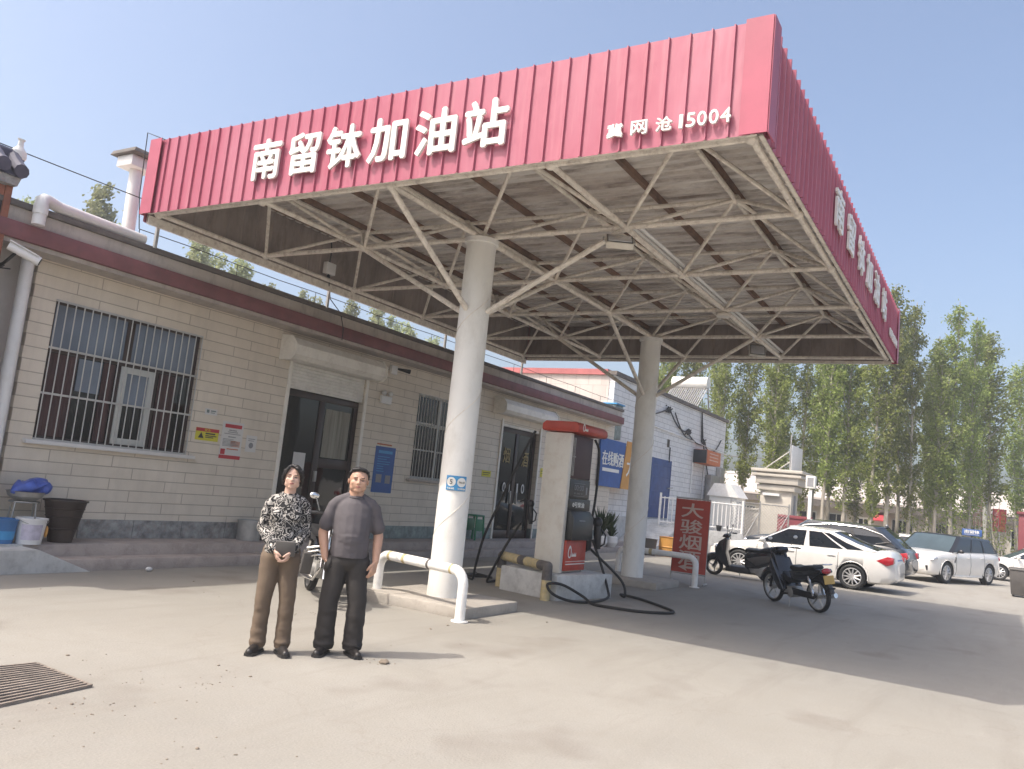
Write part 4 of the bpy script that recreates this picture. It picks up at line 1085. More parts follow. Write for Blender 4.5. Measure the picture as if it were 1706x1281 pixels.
for sx in (-1, 1):
    for sy in (-1, 1):
        mb = MB(); mb.tube([(16.78+sx*0.15, 10.72+sy*0.13, 0.87), (16.78+sx*0.19, 10.72+sy*0.16, 0.305)], 0.028, n=6); mb.build("leg", G["green"], t)
for y_ in (10.575, 10.84):
    mb = MB(); mb.box(16.62, 16.94, y_, y_+0.025, 0.52, 0.80); mb.build("apron", G["green"], t, bevel=0.006)

# potted plants and drum near the far end of the shop
def plant(mb, c, n, h, s):
    random.seed(int(c[0]*100))
    for _ in range(n):
        a = random.uniform(0, 6.28); l = random.uniform(0.4, 1)*h; sp = random.uniform(0.1, 0.45)*h
        e = Vector(c)+Vector((math.cos(a)*sp, math.sin(a)*sp, l)); m_ = (Vector(c)+e)/2+Vector((0,0,0.1*h)); w = Vector((-math.sin(a), math.cos(a), 0))*s
        mb.add([Vector(c), m_-w, e, m_+w], [(0,1,2,3)])
for (u, v, r, h_, lab) in ((23.0, 10.2, 0.22, 1.0, "white round pot with a tall leafy plant by the shop's far end"), (23.6, 10.1, 0.2, 0.5, "white round pot with a low plant nearest the rear column"), (24.1, 10.4, 0.19, 0.7, "white round pot with a spreading plant under the billboard")):
    t = thing("potted_plant", lab, "plant", (u, v, 0.0), group="potted plants")
    z0 = 0.302 if v > 10.32 else 0.152
    mb = MB(); mb.lathe([(r*0.6, z0), (r, z0+0.14), (r*0.95, z0+0.30), (r*0.8, z0+0.33), (r*0.7, z0+0.28), (0, z0+0.28)], (u, v, 0), 20); mb.build("pot", G["whitebucket"], t)
    mb = MB(); plant(mb, (u, v, z0+0.25), 60, h_, 0.035); mb.build("foliage", G["leaf_plant"], t, smooth=False, fixn=False)
t = thing("drum", "rusty orange drum behind the red banner stand", "drum", (25.2, 8.8, 0))
mb = MB(); mb.lathe([(0.30, 0.0), (0.33, 0.03), (0.33, 0.28), (0.35, 0.30), (0.33, 0.32), (0.33, 0.58), (0.35, 0.6), (0.32, 0.6), (0.3, 0.5), (0, 0.5)], (25.2, 8.8, 0), 24); mb.build("shell", G["orange"], t)
bucket("bucket", "black rubber tub left of the orange drum", "bucket", 24.6, 9.3, 0.0, 0.24, 0.29, 0.5, G["bingrey"])

# drain, litter
t = thing("drain_grate", "rusty rectangular iron drain grate set flush in the concrete", "drain", (3.1, 5.5, 0))
D = [Vector((2.55, 6.02, 0)), Vector((3.62, 5.90, 0)), Vector((3.58, 5.18, 0)), Vector((2.50, 5.02, 0))]
mb = MB(); mb.add([p+Vector((0,0,0.005)) for p in D], [(0,1,2,3)]); mb.build("pit_shade", G["pit_shade"], t, smooth=False)  # flat dark sheet painting the shade below the bars
mb = MB(); nb_ = 15
for i in range(nb_+1):
    f = i/nb_; a = D[0].lerp(D[3], f); b = D[1].lerp(D[2], f)
    mb.tube([a+Vector((0,0,0.012)), b+Vector((0,0,0.012))], 0.013, n=4, twist=math.pi/4)
mb.build("bars", G["grate"], t, smooth=False)
mb = MB()
for i in range(4): mb.tube([D[i]+Vector((0,0,0.010)), D[(i+1) % 4]+Vector((0,0,0.010))], 0.014, n=4, twist=math.pi/4)
mb.build("frame", G["grate"], t, smooth=False)
random.seed(11)
mb = MB()
spots = [(3.75, 5.3, .16), (3.7, 5.15, .14), (3.15, 4.82, .12), (3.22, 4.75, .1), (4.2, 4.88, .08), (4.3, 4.82, .06), (3.2, 3.68, .1), (5.85, 4.51, .05), (7.0, 6.55, .06), (9.9, 5.0, .3), (8.5, 5.2, .25), (13, 3.5, .6), (8, 3.2, .8), (7.5, 9.6, .7), (10, 9.6, .8)]
for (u, v, s_) in spots:
    for _ in range(16):
        r = random.uniform(0.0015, 0.0065)*(2 if random.random() < 0.06 else 1); c = (u+random.gauss(0, s_*2.2), v+random.gauss(0, s_*2.2), r*0.3)
        b = len(mb.v); mb.ell(c, (r*random.uniform(.8, 1.6), r*random.uniform(.8, 1.5), r*0.6), 6, rot=(0, 0, random.uniform(0, 3)))
mb.build("gravel_litter", G["dirt"], smooth=False, kind="stuff")
t = thing("stone", "flat dark stone lying on the ground in front of the man's feet", "stone", (5.85, 4.51, 0))
mb = MB(); mb.ell((5.85, 4.51, 0.012), (0.06, 0.045, 0.02), 12, rot=(0,0,0.5)); mb.v = [tuple(Vector(p)*(1)+Vector((0.012*mnoise.noise(Vector(p)*30),)*3)) for p in mb.v]; mb.build("stone_body", G["dirt"], t)
t = thing("litter", "white crumpled scrap of paper on the ground before the step", "litter", (8.0, 9.85, 0))
mb = MB(); mb.ell((7.35, 9.8, 0.03), (0.05, 0.04, 0.03), 8); mb.build("scrap", G["paper"], t)
# ------------------------------------------------------------------ vehicles (built nose towards +X, then turned)
def interp(tab, x):
    xs_ = [r[0] for r in tab]
    x = max(min(x, xs_[0]), xs_[-1]) if xs_[0] > xs_[-1] else min(max(x, xs_[0]), xs_[-1])
    for i in range(len(tab)-1):
        a, b = tab[i], tab[i+1]
        if min(a[0], b[0]) <= x <= max(a[0], b[0]):
            f = (x-a[0])/(b[0]-a[0]); p0 = tab[max(0, i-1)]; p3 = tab[min(len(tab)-1, i+2)]
            out = []
            for k in range(1, len(a)):
                m0 = (b[k]-p0[k])/max(1e-6, abs(b[0]-p0[0]))*abs(b[0]-a[0]); m1 = (p3[k]-a[k])/max(1e-6, abs(p3[0]-a[0]))*abs(b[0]-a[0])
                out.append((2*f**3-3*f*f+1)*a[k]+(f**3-2*f*f+f)*m0+(-2*f**3+3*f*f)*b[k]+(f**3-f*f)*m1)
            return out
    return list(tab[-1][1:])
def wheel(root, x, y, r, w, side, spokes, rimf=0.68):
    mb = MB()
    prof = [(r*rimf, -w*0.42), (r*0.86, -w*0.5), (r*0.97, -w*0.42), (r, -w*0.2), (r, w*0.2), (r*0.97, w*0.42), (r*0.86, w*0.5), (r*rimf, w*0.42)]
    mb.lathe(prof, (x, y, r), 36, 'Y', cap=False)
    mb.lathe([(r*rimf, -side*w*0.1), (0.0, -side*w*0.1)], (x, y, r), 24, 'Y', cap=False)
    tyre = mb.build("wheel", G["rubber"], root, world=False)
    mb = MB(); o = side*w*0.40; R1 = r*rimf
    mb.lathe([(R1*1.0, side*w*0.1), (R1*1.02, side*w*0.44), (R1*0.93, side*w*0.46), (R1*0.90, side*w*0.1)] if side < 0 else [(R1*0.90, w*0.1), (R1*0.93, w*0.46), (R1*1.02, w*0.44), (R1*1.0, w*0.1)], (x, y, r), 36, 'Y', cap=False)
    for k in range(spokes):
        a = 2*math.pi*k/spokes
        for da, wd in ((-0.10, 0.014), (0.10, 0.014)) if spokes <= 10 else ((0, 0.018),):
            p = Vector((x+0.05*r/0.33*math.cos(a), y+o*0.9, r+0.05*r/0.33*math.sin(a))); q = Vector((x+R1*0.95*math.cos(a+da), y+o, r+R1*0.95*math.sin(a+da)))
            mb.tube([p, q], [wd*1.3*r/0.33, wd*r/0.33], n=5)
    mb.lathe([(0.0, side*w*0.42), (0.06*r/0.33, side*w*0.40), (0.07*r/0.33, side*w*0.1)], (x, y, r), 16, 'Y')
    mb.build("rim", G["alloy"], tyre, world=False)
    return tyre

def car(name, label, cat, loc, rz, st, gh, paint, roofm, wheels, r, spokes, group=None, pillar=None, rails=False):
    root = thing(name, label, cat, loc, rz, group)
    x0, x1 = st[0][0], st[-1][0]
    def sec(x):
        zb, zs, zc, w = interp(st, x)
        h = zs-zb
        return [(0, zb), (0.80*w, zb), (0.945*w, zb+0.05), (0.99*w, zb+0.22*h), (1.0*w, zb+0.50*h), (0.985*w, zb+0.78*h), (0.965*w, zs-0.035), (0.925*w, zs), (0.60*w, zs+(zc-zs)*0.65), (0.3*w, zs+(zc-zs)*0.93), (0, zc)]
    n = 64; xs_ = [x0+(x1-x0)*(0.5-0.5*math.cos(math.pi*i/n)) for i in range(n+1)]
    body = MB(); ring = None
    for x in xs_:
        s_ = sec(x); ringp = [(x, y, z) for y, z in s_] + [(x, -y, z) for y, z in reversed(s_[1:-1])]
        body.v += ringp; ring = len(ringp)
    for i in range(n):
        for j in range(ring):
            body.f.append((i*ring+j, i*ring+(j+1) % ring, (i+1)*ring+(j+1) % ring, (i+1)*ring+j)); body.mi.append(0)
    body.f += [tuple(range(ring)), tuple(n*ring+j for j in range(ring))]; body.mi += [0, 0]
    bo = body.build("body", [paint, G["black"]], root, world=False, sharp=50)
    cut = MB(); cut.m = 1
    for wx in wheels:
        for sy in (-1, 1):
            w = interp(st, wx)[3]
            cut.lathe([(r*1.14, -0.34), (r*1.14, 0.2)] if sy > 0 else [(r*1.14, -0.2), (r*1.14, 0.34)], (wx, sy*(w-0.02), r*1.02), 40, 'Y')
    co_ = cut.build("cut", [paint, G["black"]], root, world=False)
    md = bo.modifiers.new("arches", 'BOOLEAN'); md.operation = 'DIFFERENCE'; md.object = co_; md.solver = 'EXACT'
    bpy.context.view_layer.update()
    dg = bpy.context.evaluated_depsgraph_get()
    nm = bpy.data.meshes.new_from_object(bo.evaluated_get(dg)); nm.name = "body"
    bo.modifiers.clear(); old = bo.data; bo.data = nm; bpy.data.meshes.remove(old)
    cm = co_.data; bpy.data.objects.remove(co_); bpy.data.meshes.remove(cm)
    for wx in wheels:
        for sy in (-1, 1):
            wheel(root, wx, sy*(interp(st, wx)[3]-0.125), r, 0.215, sy, spokes)
            mb = MB(); yy = sy*(interp(st, wx)[3]+0.001)
            mb.tube([(wx+r*1.15*math.cos(a), yy-sy*0.012, r*1.02+r*1.15*math.sin(a)) for a in np.linspace(-0.15, math.pi+0.15, 24)], 0.014, n=6)
            mb.build("arch_lip", paint if not rails else G["black"], root, world=False)
    # cabin
    xf0, xf1, xr0, xr1, yb, yr, H, arc, xm, fr, flags = gh
    ks = [0.0, 0.06, 0.45, 0.86, 0.95, 1.0]
    def cont(k):
        xf, xr = xf0+(xf1-xf0)*k, xr0+(xr1-xr0)*k
        y = yb + (yr-yb)*(k**1.35)
        e = 1-0.9*max(0, (k-0.86)/0.14)*0.25
        pts = [(xf+0.10, 0), (xf+0.075, 0.5*y), (xf-0.02, 0.88*y)]
        s0, s1 = xf-0.11, xr+0.14
        pts += [(s0+(s1-s0)*f, y) for f in fr]
        pts += [(xr+0.03, 0.88*y), (xr-0.05, 0.5*y), (xr-0.07, 0)]
        out = []
        for x, yy in pts:
            zbelt = interp(st, x)[1] - 0.012 + (interp(st, x)[2]-interp(st, x)[1])*(1-(abs(yy)/yb))*0.9
            zr = H - arc*((x-xm)/1.5)**2 - (0.03 if abs(yy) > 0.8*yr else 0.0)*1
            kk = math.sin(k*math.pi/2)**0.95 if k > 0.86 else k*0.99
            out.append(Vector((x, yy, zbelt+(zr-zbelt)*k)))
        return out
    C = [cont(k) for k in ks]
    m = len(C[0]); nfr = len(fr)
    groups = {}
    def emit(key, P):
        for sy in (1, -1):
            kk = key if not (key.startswith("side") or key.startswith("pillar")) else key+("L" if sy > 0 else "R")
            q = groups.setdefault(kk, MB())
            ins = 0.008 if (key.startswith("side") or key in ("windscreen", "rear_screen")) else 0
            vs = [Vector((p.x, p.y*sy, p.z)) for p in P]
            if ins:
                nn = (vs[1]-vs[0]).cross(vs[2]-vs[0]).normalized(); c = sum(vs, Vector())/4
                if nn.dot(c-Vector((0.5*(xf0+xr0), 0, 0.8))) < 0: nn = -nn
                vs = [p-nn*ins for p in vs]
            q.add(vs, [(0, 1, 2, 3)] if sy > 0 else [(3, 2, 1, 0)])
    for b in range(len(ks)-1):
        for i in range(m-1):
            P = [C[b][i], C[b][i+1], C[b+1][i+1], C[b+1][i]]
            win = b in (1, 2)
            if i < 2: key = "windscreen" if b in (0, 1, 2, 3) else "cabin"
            elif i >= m-3: key = "rear_screen" if b in (1, 2, 3) else "cabin" if b else "tail_belt"
            elif i == 2 or i == m-4: key = "pillar_%d_" % i
            else:
                fl = flags[i-3]
                key = ("side%d" % fl if fl else "pillar_b%d" % i) if win else ("cabin" if b > 2 else "belt")
            emit(key, P)
    for i in range(m-1):
        a, b = C[-1][i], C[-1][i+1]
        za, zb_ = a.z+0.03*(1-0.0), b.z+0.03
        emit("cabin", [a, b, Vector((b.x, 0, max(b.z, H-arc*((b.x-xm)/1.5)**2+0.012))), Vector((a.x, 0, max(a.z, H-arc*((a.x-xm)/1.5)**2+0.012)))])
    names = {"windscreen": ("windscreen", G["windscreen"]), "rear_screen": ("rear_window", G["carglass"]), "cabin": ("roof", roofm), "belt": ("belt_strip", paint), "tail_belt": ("tail_strip", paint)}
    for k_, q in groups.items():
        nm_, mt = names.get(k_, ("side_window", G["carglass"]) if k_.startswith("side") else ("pillar", (pillar or G["black"]) if "_b" in k_ else roofm))
        q.build(nm_, mt, root, world=False, sharp=40, fixn=False)
    # door gaps, handles, mirrors, sill
    for sy in (-1, 1):
        mb = MB()
        for gx in gh_doors(gh, wheels, r):
            s_ = sec(gx); mb.tube([(gx+0.0, sy*(y+0.0005), z) for y, z in s_[2:8]], 0.006, n=5)
        mb.build("door_gap", G["black"], root, world=False)
        for hx in (gh_doors(gh, wheels, r)[1]+0.16, gh_doors(gh, wheels, r)[2]+0.16):
            zb, zs, zc, w = interp(st, hx); zz_ = zb+0.80*(zs-zb)
            mb = MB(); mb.obox((hx, sy*(0.985*w+0.012), zz_), (0.19, 0.024, 0.028)); mb.build("handle", paint if paint is not G["cardark"] else G["chrome"], root, world=False, bevel=0.008)
        mx = xf0-0.35; zb, zs, zc, w = interp(st, mx)
        mb = MB(); mb.ell((mx, sy*(w+0.09), zs+0.07), (0.075, 0.11, 0.075), 14); mb.tube([(mx, sy*(w-0.05), zs-0.01), (mx, sy*(w+0.05), zs+0.04)], 0.022, n=6); mb.build("mirror", roofm if roofm is G["black_paint"] else paint, root, world=False)
        mb = MB(); zb, zs, zc, w = interp(st, 0)
        mb.obox(((wheels[0]+wheels[1])/2, sy*(0.93*w), zb+0.03), (abs(wheels[0]-wheels[1])-2.5*r, 0.10, 0.07)); mb.build("sill", G["black"] if paint is not G["carwhite"] or rails else paint, root, world=False, bevel=0.015)
    return root, sec
def gh_doors(gh, wheels, r):
    a = wheels[0]-r*1.3; b = wheels[1]+r*0.9
    return [a-0.05, a-(a-b)*0.50, b+0.05]
def lamp(root, name, m, c, rad, rot=(0,0,0)):
    mb = MB(); mb.ell(c, rad, 14, rot); return mb.build(name, m, root, world=False)

SEDAN = [(2.36,.30,.52,.55,.60),(2.28,.22,.66,.70,.76),(2.05,.20,.76,.80,.86),(1.6,.19,.85,.90,.90),(1.0,.18,.92,.985,.91),(0,.18,.945,.99,.915),(-1.0,.18,.97,1.02,.915),(-1.6,.19,1.005,1.06,.905),(-2.0,.21,1.02,1.08,.87),(-2.24,.26,.98,1.06,.81),(-2.36,.34,.74,.80,.70)]
def sedan(label, loc, rz, group="parked white saloon cars"):
    root, sec = car("parked_car", label, "car", loc, rz, SEDAN,
        (1.15, 0.20, -2.08, -0.85, 0.855, 0.70, 1.475, 0.125, -0.28, [0, 0.06, 0.42, 0.47, 0.76, 0.79, 0.93, 1.0], [1, 1, 0, 2, 0, 3, 0]),
        G["carwhite"], G["carwhite"], (1.44, -1.41), 0.325, 11, group, pillar=G["carwhite"])
    for sy in (-1, 1):
        mb = MB()
        mb.prism([(-1.93, .80), (-2.20, .93), (-2.335, .91), (-2.34, .76), (-2.20, .70)], sy*0.60, sy*0.872, 'Y'); mb.build("tail_light", G["taillight"], root, world=False, bevel=0.02)
        lamp(root, "headlight", G["headlamp"], (2.16, sy*0.66, .66), (.16, .14, .065), (0, 0.2, -sy*0.5))
        lamp(root, "reflector", G["taillight"], (-2.30, sy*0.60, .40), (.03, .10, .02))
    mb = MB(); mb.box(-2.345, -2.325, -.26, .26, .72, .86); mb.build("number_plate", G["blue"], root, world=False)
    mb = MB(); mb.box(2.29, 2.35, -.5, .5, .36, .58); mb.build("grille", G["black"], root, world=False, bevel=0.01)
    root.scale = (1, 1, 0.96)
    return root
S1 = sedan("white saloon parked side-on behind the black motorcycles, dusty along its sills", (23.15, 4.38, 0), R(86))
# dark estate behind it
ESTATE = [(2.42,.34,.62,.66,.62),(2.33,.26,.80,.84,.78),(2.05,.22,.92,.96,.90),(1.5,.20,1.00,1.05,.93),(0.9,.20,1.04,1.08,.94),(0,.20,1.06,1.08,.945),(-1.0,.20,1.08,1.10,.945),(-1.8,.22,1.09,1.11,.93),(-2.2,.26,1.05,1.08,.89),(-2.36,.32,.96,1.0,.83),(-2.44,.42,.72,.76,.74)]
root, sec = car("parked_car", "dark grey-black estate car parked right behind the white saloon", "car", (27.0, 4.45, 0), R(84), ESTATE,
    (1.25, 0.42, -2.30, -1.62, 0.895, 0.77, 1.63, 0.035, -0.5, [0, 0.05, 0.34, 0.37, 0.64, 0.67, 0.93, 1.0], [1, 1, 0, 2, 0, 3, 0]),
    G["cardark"], G["cardark"], (1.50, -1.40), 0.35, 10)
for sy in (-1, 1):
    mb = MB(); mb.tube([(0.85, sy*0.905, 1.13), (0.45, sy*0.86, 1.43), (-0.3, sy*0.825, 1.55), (-1.2, sy*0.82, 1.53), (-1.75, sy*0.85, 1.38), (-2.0, sy*0.89, 1.20), (-1.6, sy*0.91, 1.11)], 0.014, n=6); mb.build("chrome_trim", G["chrome"], root, world=False)
    mb = MB(); mb.prism([(-2.20, .90), (-2.42, .95), (-2.45, .80), (-2.40, .74), (-2.22, .80)], sy*0.60, sy*0.895, 'Y'); mb.build("tail_light", G["taillight"], root, world=False, bevel=0.02)
    lamp(root, "headlight", G["headlamp"], (2.25, sy*0.68, .78), (.14, .15, .07), (0, 0.2, -sy*0.5))
mb = MB(); mb.box(-1.75, -1.62, -0.04, 0.04, 1.60, 1.68, 0.5); mb.build("aerial_fin", G["cardark"], root, world=False, bevel=0.01)
# white sports utility vehicle
SUVS = [(2.42,.40,.70,.74,.66),(2.34,.30,.92,.96,.82),(2.10,.26,1.02,1.07,.93),(1.5,.25,1.08,1.13,.97),(0.95,.25,1.11,1.16,.98),(0,.25,1.13,1.16,.985),(-1.0,.25,1.15,1.18,.985),(-1.8,.27,1.16,1.19,.97),(-2.2,.32,1.13,1.17,.93),(-2.36,.38,1.02,1.07,.87),(-2.43,.48,.78,.84,.78)]
root, sec = car("parked_suv", "white sports utility vehicle with black roof facing the forecourt", "car", (32.35, 1.62, 0), math.atan2(0.40, -0.92), SUVS,
    (1.18, 0.40, -2.30, -1.85, 0.93, 0.79, 1.76, 0.035, -0.2, [0, 0.05, 0.36, 0.39, 0.66, 0.69, 0.95, 1.0], [1, 1, 0, 2, 0, 3, 0]),
    G["carwhite"], G["black_paint"], (1.46, -1.44), 0.385, 10, None, None, False)
for sy in (-1, 1):
    mb = MB(); mb.prism([(2.06, .93), (2.30, .88), (2.33, .79), (2.0, .84)], sy*0.52, sy*0.93, 'Y'); mb.build("headlight", G["headlamp"], root, world=False, bevel=0.02)
    mb = MB(); mb.prism([(2.30, .62), (2.40, .60), (2.38, .42), (2.28, .44)], sy*0.42, sy*0.78, 'Y'); mb.build("air_intake", G["black"], root, world=False, bevel=0.02)
    mb = MB(); mb.obox((0.98, sy*0.968, .86), (0.06, 0.04, 0.20), (0, -0.4, 0)); mb.build("side_vent", G["black"], root, world=False, bevel=0.01)
    lamp(root, "tail_light", G["taillight"], (-2.30, sy*0.86, .98), (.09, .06, .09))
mb = MB(); mb.prism([(2.30, .90), (2.385, .86), (2.40, .76), (2.32, .76)], -.50, .50, 'Y'); mb.build("grille", G["black"], root, world=False, bevel=0.015)
mb = MB(); mb.prism([(2.28, .50), (2.415, .48), (2.40, .36), (2.28, .36)], -.40, .40, 'Y'); mb.build("lower_grille", G["black"], root, world=False, bevel=0.015)
root.scale = (1, 1, 0.90)
def clone_sedan(label, loc, rz):
    c = copy_tree(S1); c.location = loc; c.rotation_euler = (0, 0, rz); c["label"] = label; return c
clone_sedan("white saloon mostly hidden between the dark estate and the white utility vehicle", (38.5, 3.2, 0), R(95))
clone_sedan("white saloon beyond the grey-brown bin, behind the white utility vehicle", (39.2, -1.4, 0), R(100))

# ---- two-wheelers
def bike_wheel(root, x, r, w, spokes, y=0, rim=0.82):
    mb = MB()
    mb.lathe([(r*rim, -w*0.4), (r*0.93, -w*0.5), (r, -w*0.2), (r, w*0.2), (r*0.93, w*0.5), (r*rim, w*0.4)], (x, y, r), 36, 'Y', cap=False)
    t_ = mb.build("wheel", G["rubber"], root, world=False)
    mb = MB()
    mb.lathe([(r*rim*1.02, -w*0.42), (r*rim*0.93, -w*0.3), (r*rim*0.93, w*0.3), (r*rim*1.02, w*0.42)], (x, y, r), 36, 'Y', cap=False)
    for k in range(spokes):
        a = 2*math.pi*k/spokes+0.3
        mb.tube([(x+0.03*math.cos(a), y, r+0.03*math.sin(a)), (x+r*rim*0.95*math.cos(a+0.12), y, r+r*rim*0.95*math.sin(a+0.12))], [0.018, 0.012], n=5)
    mb.lathe([(0.0, -0.05), (0.05, -0.05), (0.055, 0), (0.05, 0.05), (0.0, 0.05)], (x, y, r), 14, 'Y')
    mb.build("rim", G["steel"], t_, world=False)
def mirror(root, x, y, z, sy, m):
    mb = MB(); mb.tube([(x, y, z), (x-0.02, y+sy*0.06, z+0.14)], 0.006, n=5); mb.ell((x-0.02, y+sy*0.09, z+0.17), (0.018, 0.06, 0.04), 12)
    o = mb.build("mirror", m, root, world=False)
    mb = MB(); mb.ell((x-0.034, y+sy*0.09, z+0.17), (0.008, 0.05, 0.032), 12); mb.build("mirror_glass", G["alloy"], o, world=False)
def bars(root, x, z, wd, m):
    mb = MB(); mb.tube([(x-0.10, -wd, z), (x-0.02, -wd*0.5, z+0.02), (x+0.02, 0, z-0.03), (x-0.02, wd*0.5, z+0.02), (x-0.10, wd, z)], 0.012, n=8)
    for sy in (-1, 1):
        mb.tube([(x-0.06, sy*wd*0.72, z+0.012), (x-0.12, sy*(wd+0.06), z-0.004)], 0.019, n=8); mb.tube([(x+0.02, sy*wd*0.6, z+0.02), (x-0.02, sy*(wd+0.03), z)], 0.006, n=5)
    mb.build("handlebar", m, root, world=False)

def underbone(label, loc, rz, lean):
    t = thing("motorcycle", label, "motorcycle", loc, rz); t.rotation_euler = (lean, 0, rz)
    B = lambda mb, n_, m_, **k: mb.build(n_, m_, t, world=False, **k)
    bike_wheel(t, 0.61, 0.285, 0.075, 5); bike_wheel(t, -0.61, 0.285, 0.085, 5)
    mb = MB()
    for sy in (-1, 1): mb.tube([(0.61, sy*0.075, 0.285), (0.48, sy*0.075, 0.66)], 0.024, n=8)
    mb.tube([(0.5, 0, 0.60), (0.36, 0, 0.98)], 0.03, n=8); B(mb, "fork", G["black"])
    mb = MB(); mb.tube([(0.61+0.32*math.cos(a), 0, 0.285+0.32*math.sin(a)) for a in np.linspace(0.35, 2.6, 14)], 0.058, n=8); B(mb, "front_fender", G["black_paint"])
    mb = MB(); mb.prism([(0.52, 0.66), (0.50, 0.90), (0.40, 0.96), (0.26, 0.62), (0.14, 0.40), (0.10, 0.30), (0.22, 0.30), (0.36, 0.44)], -0.15, 0.15, 'Y'); B(mb, "leg_shield", G["black_paint"], bevel=0.03)
    for sy in (-1, 1):
        mb = MB(); mb.prism([(0.46, 0.70), (0.40, 0.86), (0.26, 0.62), (0.08, 0.36), (0.06, 0.28), (0.20, 0.30), (0.34, 0.46)], sy*0.15, sy*0.23, 'Y'); B(mb, "side_shield", G["black_paint"], bevel=0.025)
    mb = MB(); mb.prism([(0.30, 0.50), (0.12, 0.42), (-0.10, 0.44), (-0.12, 0.52), (0.10, 0.53), (0.26, 0.62)], -0.075, 0.075, 'Y'); B(mb, "frame_tunnel", G["black"], bevel=0.02)
    mb = MB(); mb.prism([(0.54, 0.90), (0.50, 1.02), (0.36, 1.06), (0.28, 1.00), (0.34, 0.92)], -0.13, 0.13, 'Y'); B(mb, "handlebar_cowl", G["black_paint"], bevel=0.035)
    mb = MB(); mb.ell((0.53, 0, 0.96), (0.04, 0.085, 0.06), 14); B(mb, "headlight", G["headlamp"])
    bars(t, 0.38, 1.02, 0.30, G["black"])
    mirror(t, 0.34, 0.20, 1.05, 1, G["black"]); mirror(t, 0.34, -0.20, 1.05, -1, G["black"])
    mb = MB(); mb.prism([(0.02, 0.70), (-0.02, 0.77), (-0.25, 0.755), (-0.42, 0.80), (-0.62, 0.82), (-0.66, 0.76), (-0.4, 0.68), (-0.1, 0.64)], -0.125, 0.125, 'Y'); B(mb, "seat", G["black"], bevel=0.035)
    for sy in (-1, 1):
        mb = MB(); mb.prism([(0.0, 0.66), (-0.40, 0.70), (-0.80, 0.78), (-0.84, 0.72), (-0.62, 0.60), (-0.30, 0.52), (-0.06, 0.50)], sy*0.085, sy*0.135, 'Y'); B(mb, "side_cover", G["black_paint"], bevel=0.02)
        mb = MB(); mb.tube([(-0.61, sy*0.11, 0.29), (-0.50, sy*0.12, 0.62)], 0.028, n=8); B(mb, "shock_absorber", G["chrome"])
    mb = MB(); mb.tube([(-0.62, 0.10, 0.83), (-0.86, 0.09, 0.86), (-0.90, 0, 0.86), (-0.86, -0.09, 0.86), (-0.62, -0.10, 0.83)], 0.011, n=6); mb.tube([(-0.74, 0.09, 0.845), (-0.74, -0.09, 0.845)], 0.009, n=6); B(mb, "rear_rack", G["chrome"])
    mb = MB(); mb.ell((-0.82, 0, 0.74), (0.05, 0.10, 0.055), 12); B(mb, "tail_light", G["taillight"])
    mb = MB(); mb.tube([(-0.61+0.33*math.cos(a), 0, 0.285+0.33*math.sin(a)) for a in np.linspace(0.7, 2.9, 14)], 0.06, n=8); mb.obox((-0.90, 0, 0.42), (0.16, 0.13, 0.02), (0, 0.7, 0)); B(mb, "rear_fender", G["black"])
    mb = MB(); mb.obox((-0.885, 0, 0.60), (0.012, 0.22, 0.15), (0, 0.25, 0)); B(mb, "number_plate", G["plate_yellow"], bevel=0.004)
    mb = MB(); mb.box(-0.10, 0.20, -0.09, 0.09, 0.20, 0.36); mb.tube([(0.14, 0, 0.30), (0.32, 0, 0.33)], 0.065, n=12); mb.lathe([(0.0, -0.13), (0.09, -0.13), (0.10, -0.08), (0.10, 0.08), (0.09, 0.13), (0, 0.13)], (0.0, 0, 0.27), 18, 'Y'); B(mb, "engine", G["steel"], bevel=0.012)
    mb = MB(); mb.tube([(0.22, -0.08, 0.24), (0.1, -0.12, 0.18), (-0.3, -0.14, 0.20), (-0.45, -0.15, 0.24), (-0.86, -0.16, 0.32)], [0.016, 0.018, 0.02, 0.045, 0.045], n=10); B(mb, "exhaust", G["chrome"])
    mb = MB(); mb.prism([(-0.05, 0.24), (-0.05, 0.36), (-0.62, 0.34), (-0.68, 0.29), (-0.62, 0.23)], 0.09, 0.125, 'Y'); B(mb, "chain_case", G["black"], bevel=0.01)
    mb = MB(); mb.tube([(0.0, 0.09, 0.22), (-0.10, 0.24, 0.015), (-0.13, 0.25, 0.012)], 0.012, n=6); B(mb, "side_stand", G["steel"])
    mb = MB(); mb.tube([(0.05, -0.22, 0.24), (0.05, 0.22, 0.24)], 0.013, n=6); mb.obox((0.05, 0.21, 0.245), (0.07, 0.10, 0.025)); mb.obox((0.05, -0.21, 0.245), (0.07, 0.10, 0.025)); B(mb, "foot_pegs", G["rubber"])
    return t
u_ = Vector((0.63, 0.78)).normalized()
underbone("black underbone motorcycle with a yellow number plate leaning on its side stand in the shade", (16.03, 3.12, 0), math.atan2(u_.y, u_.x), R(-6))

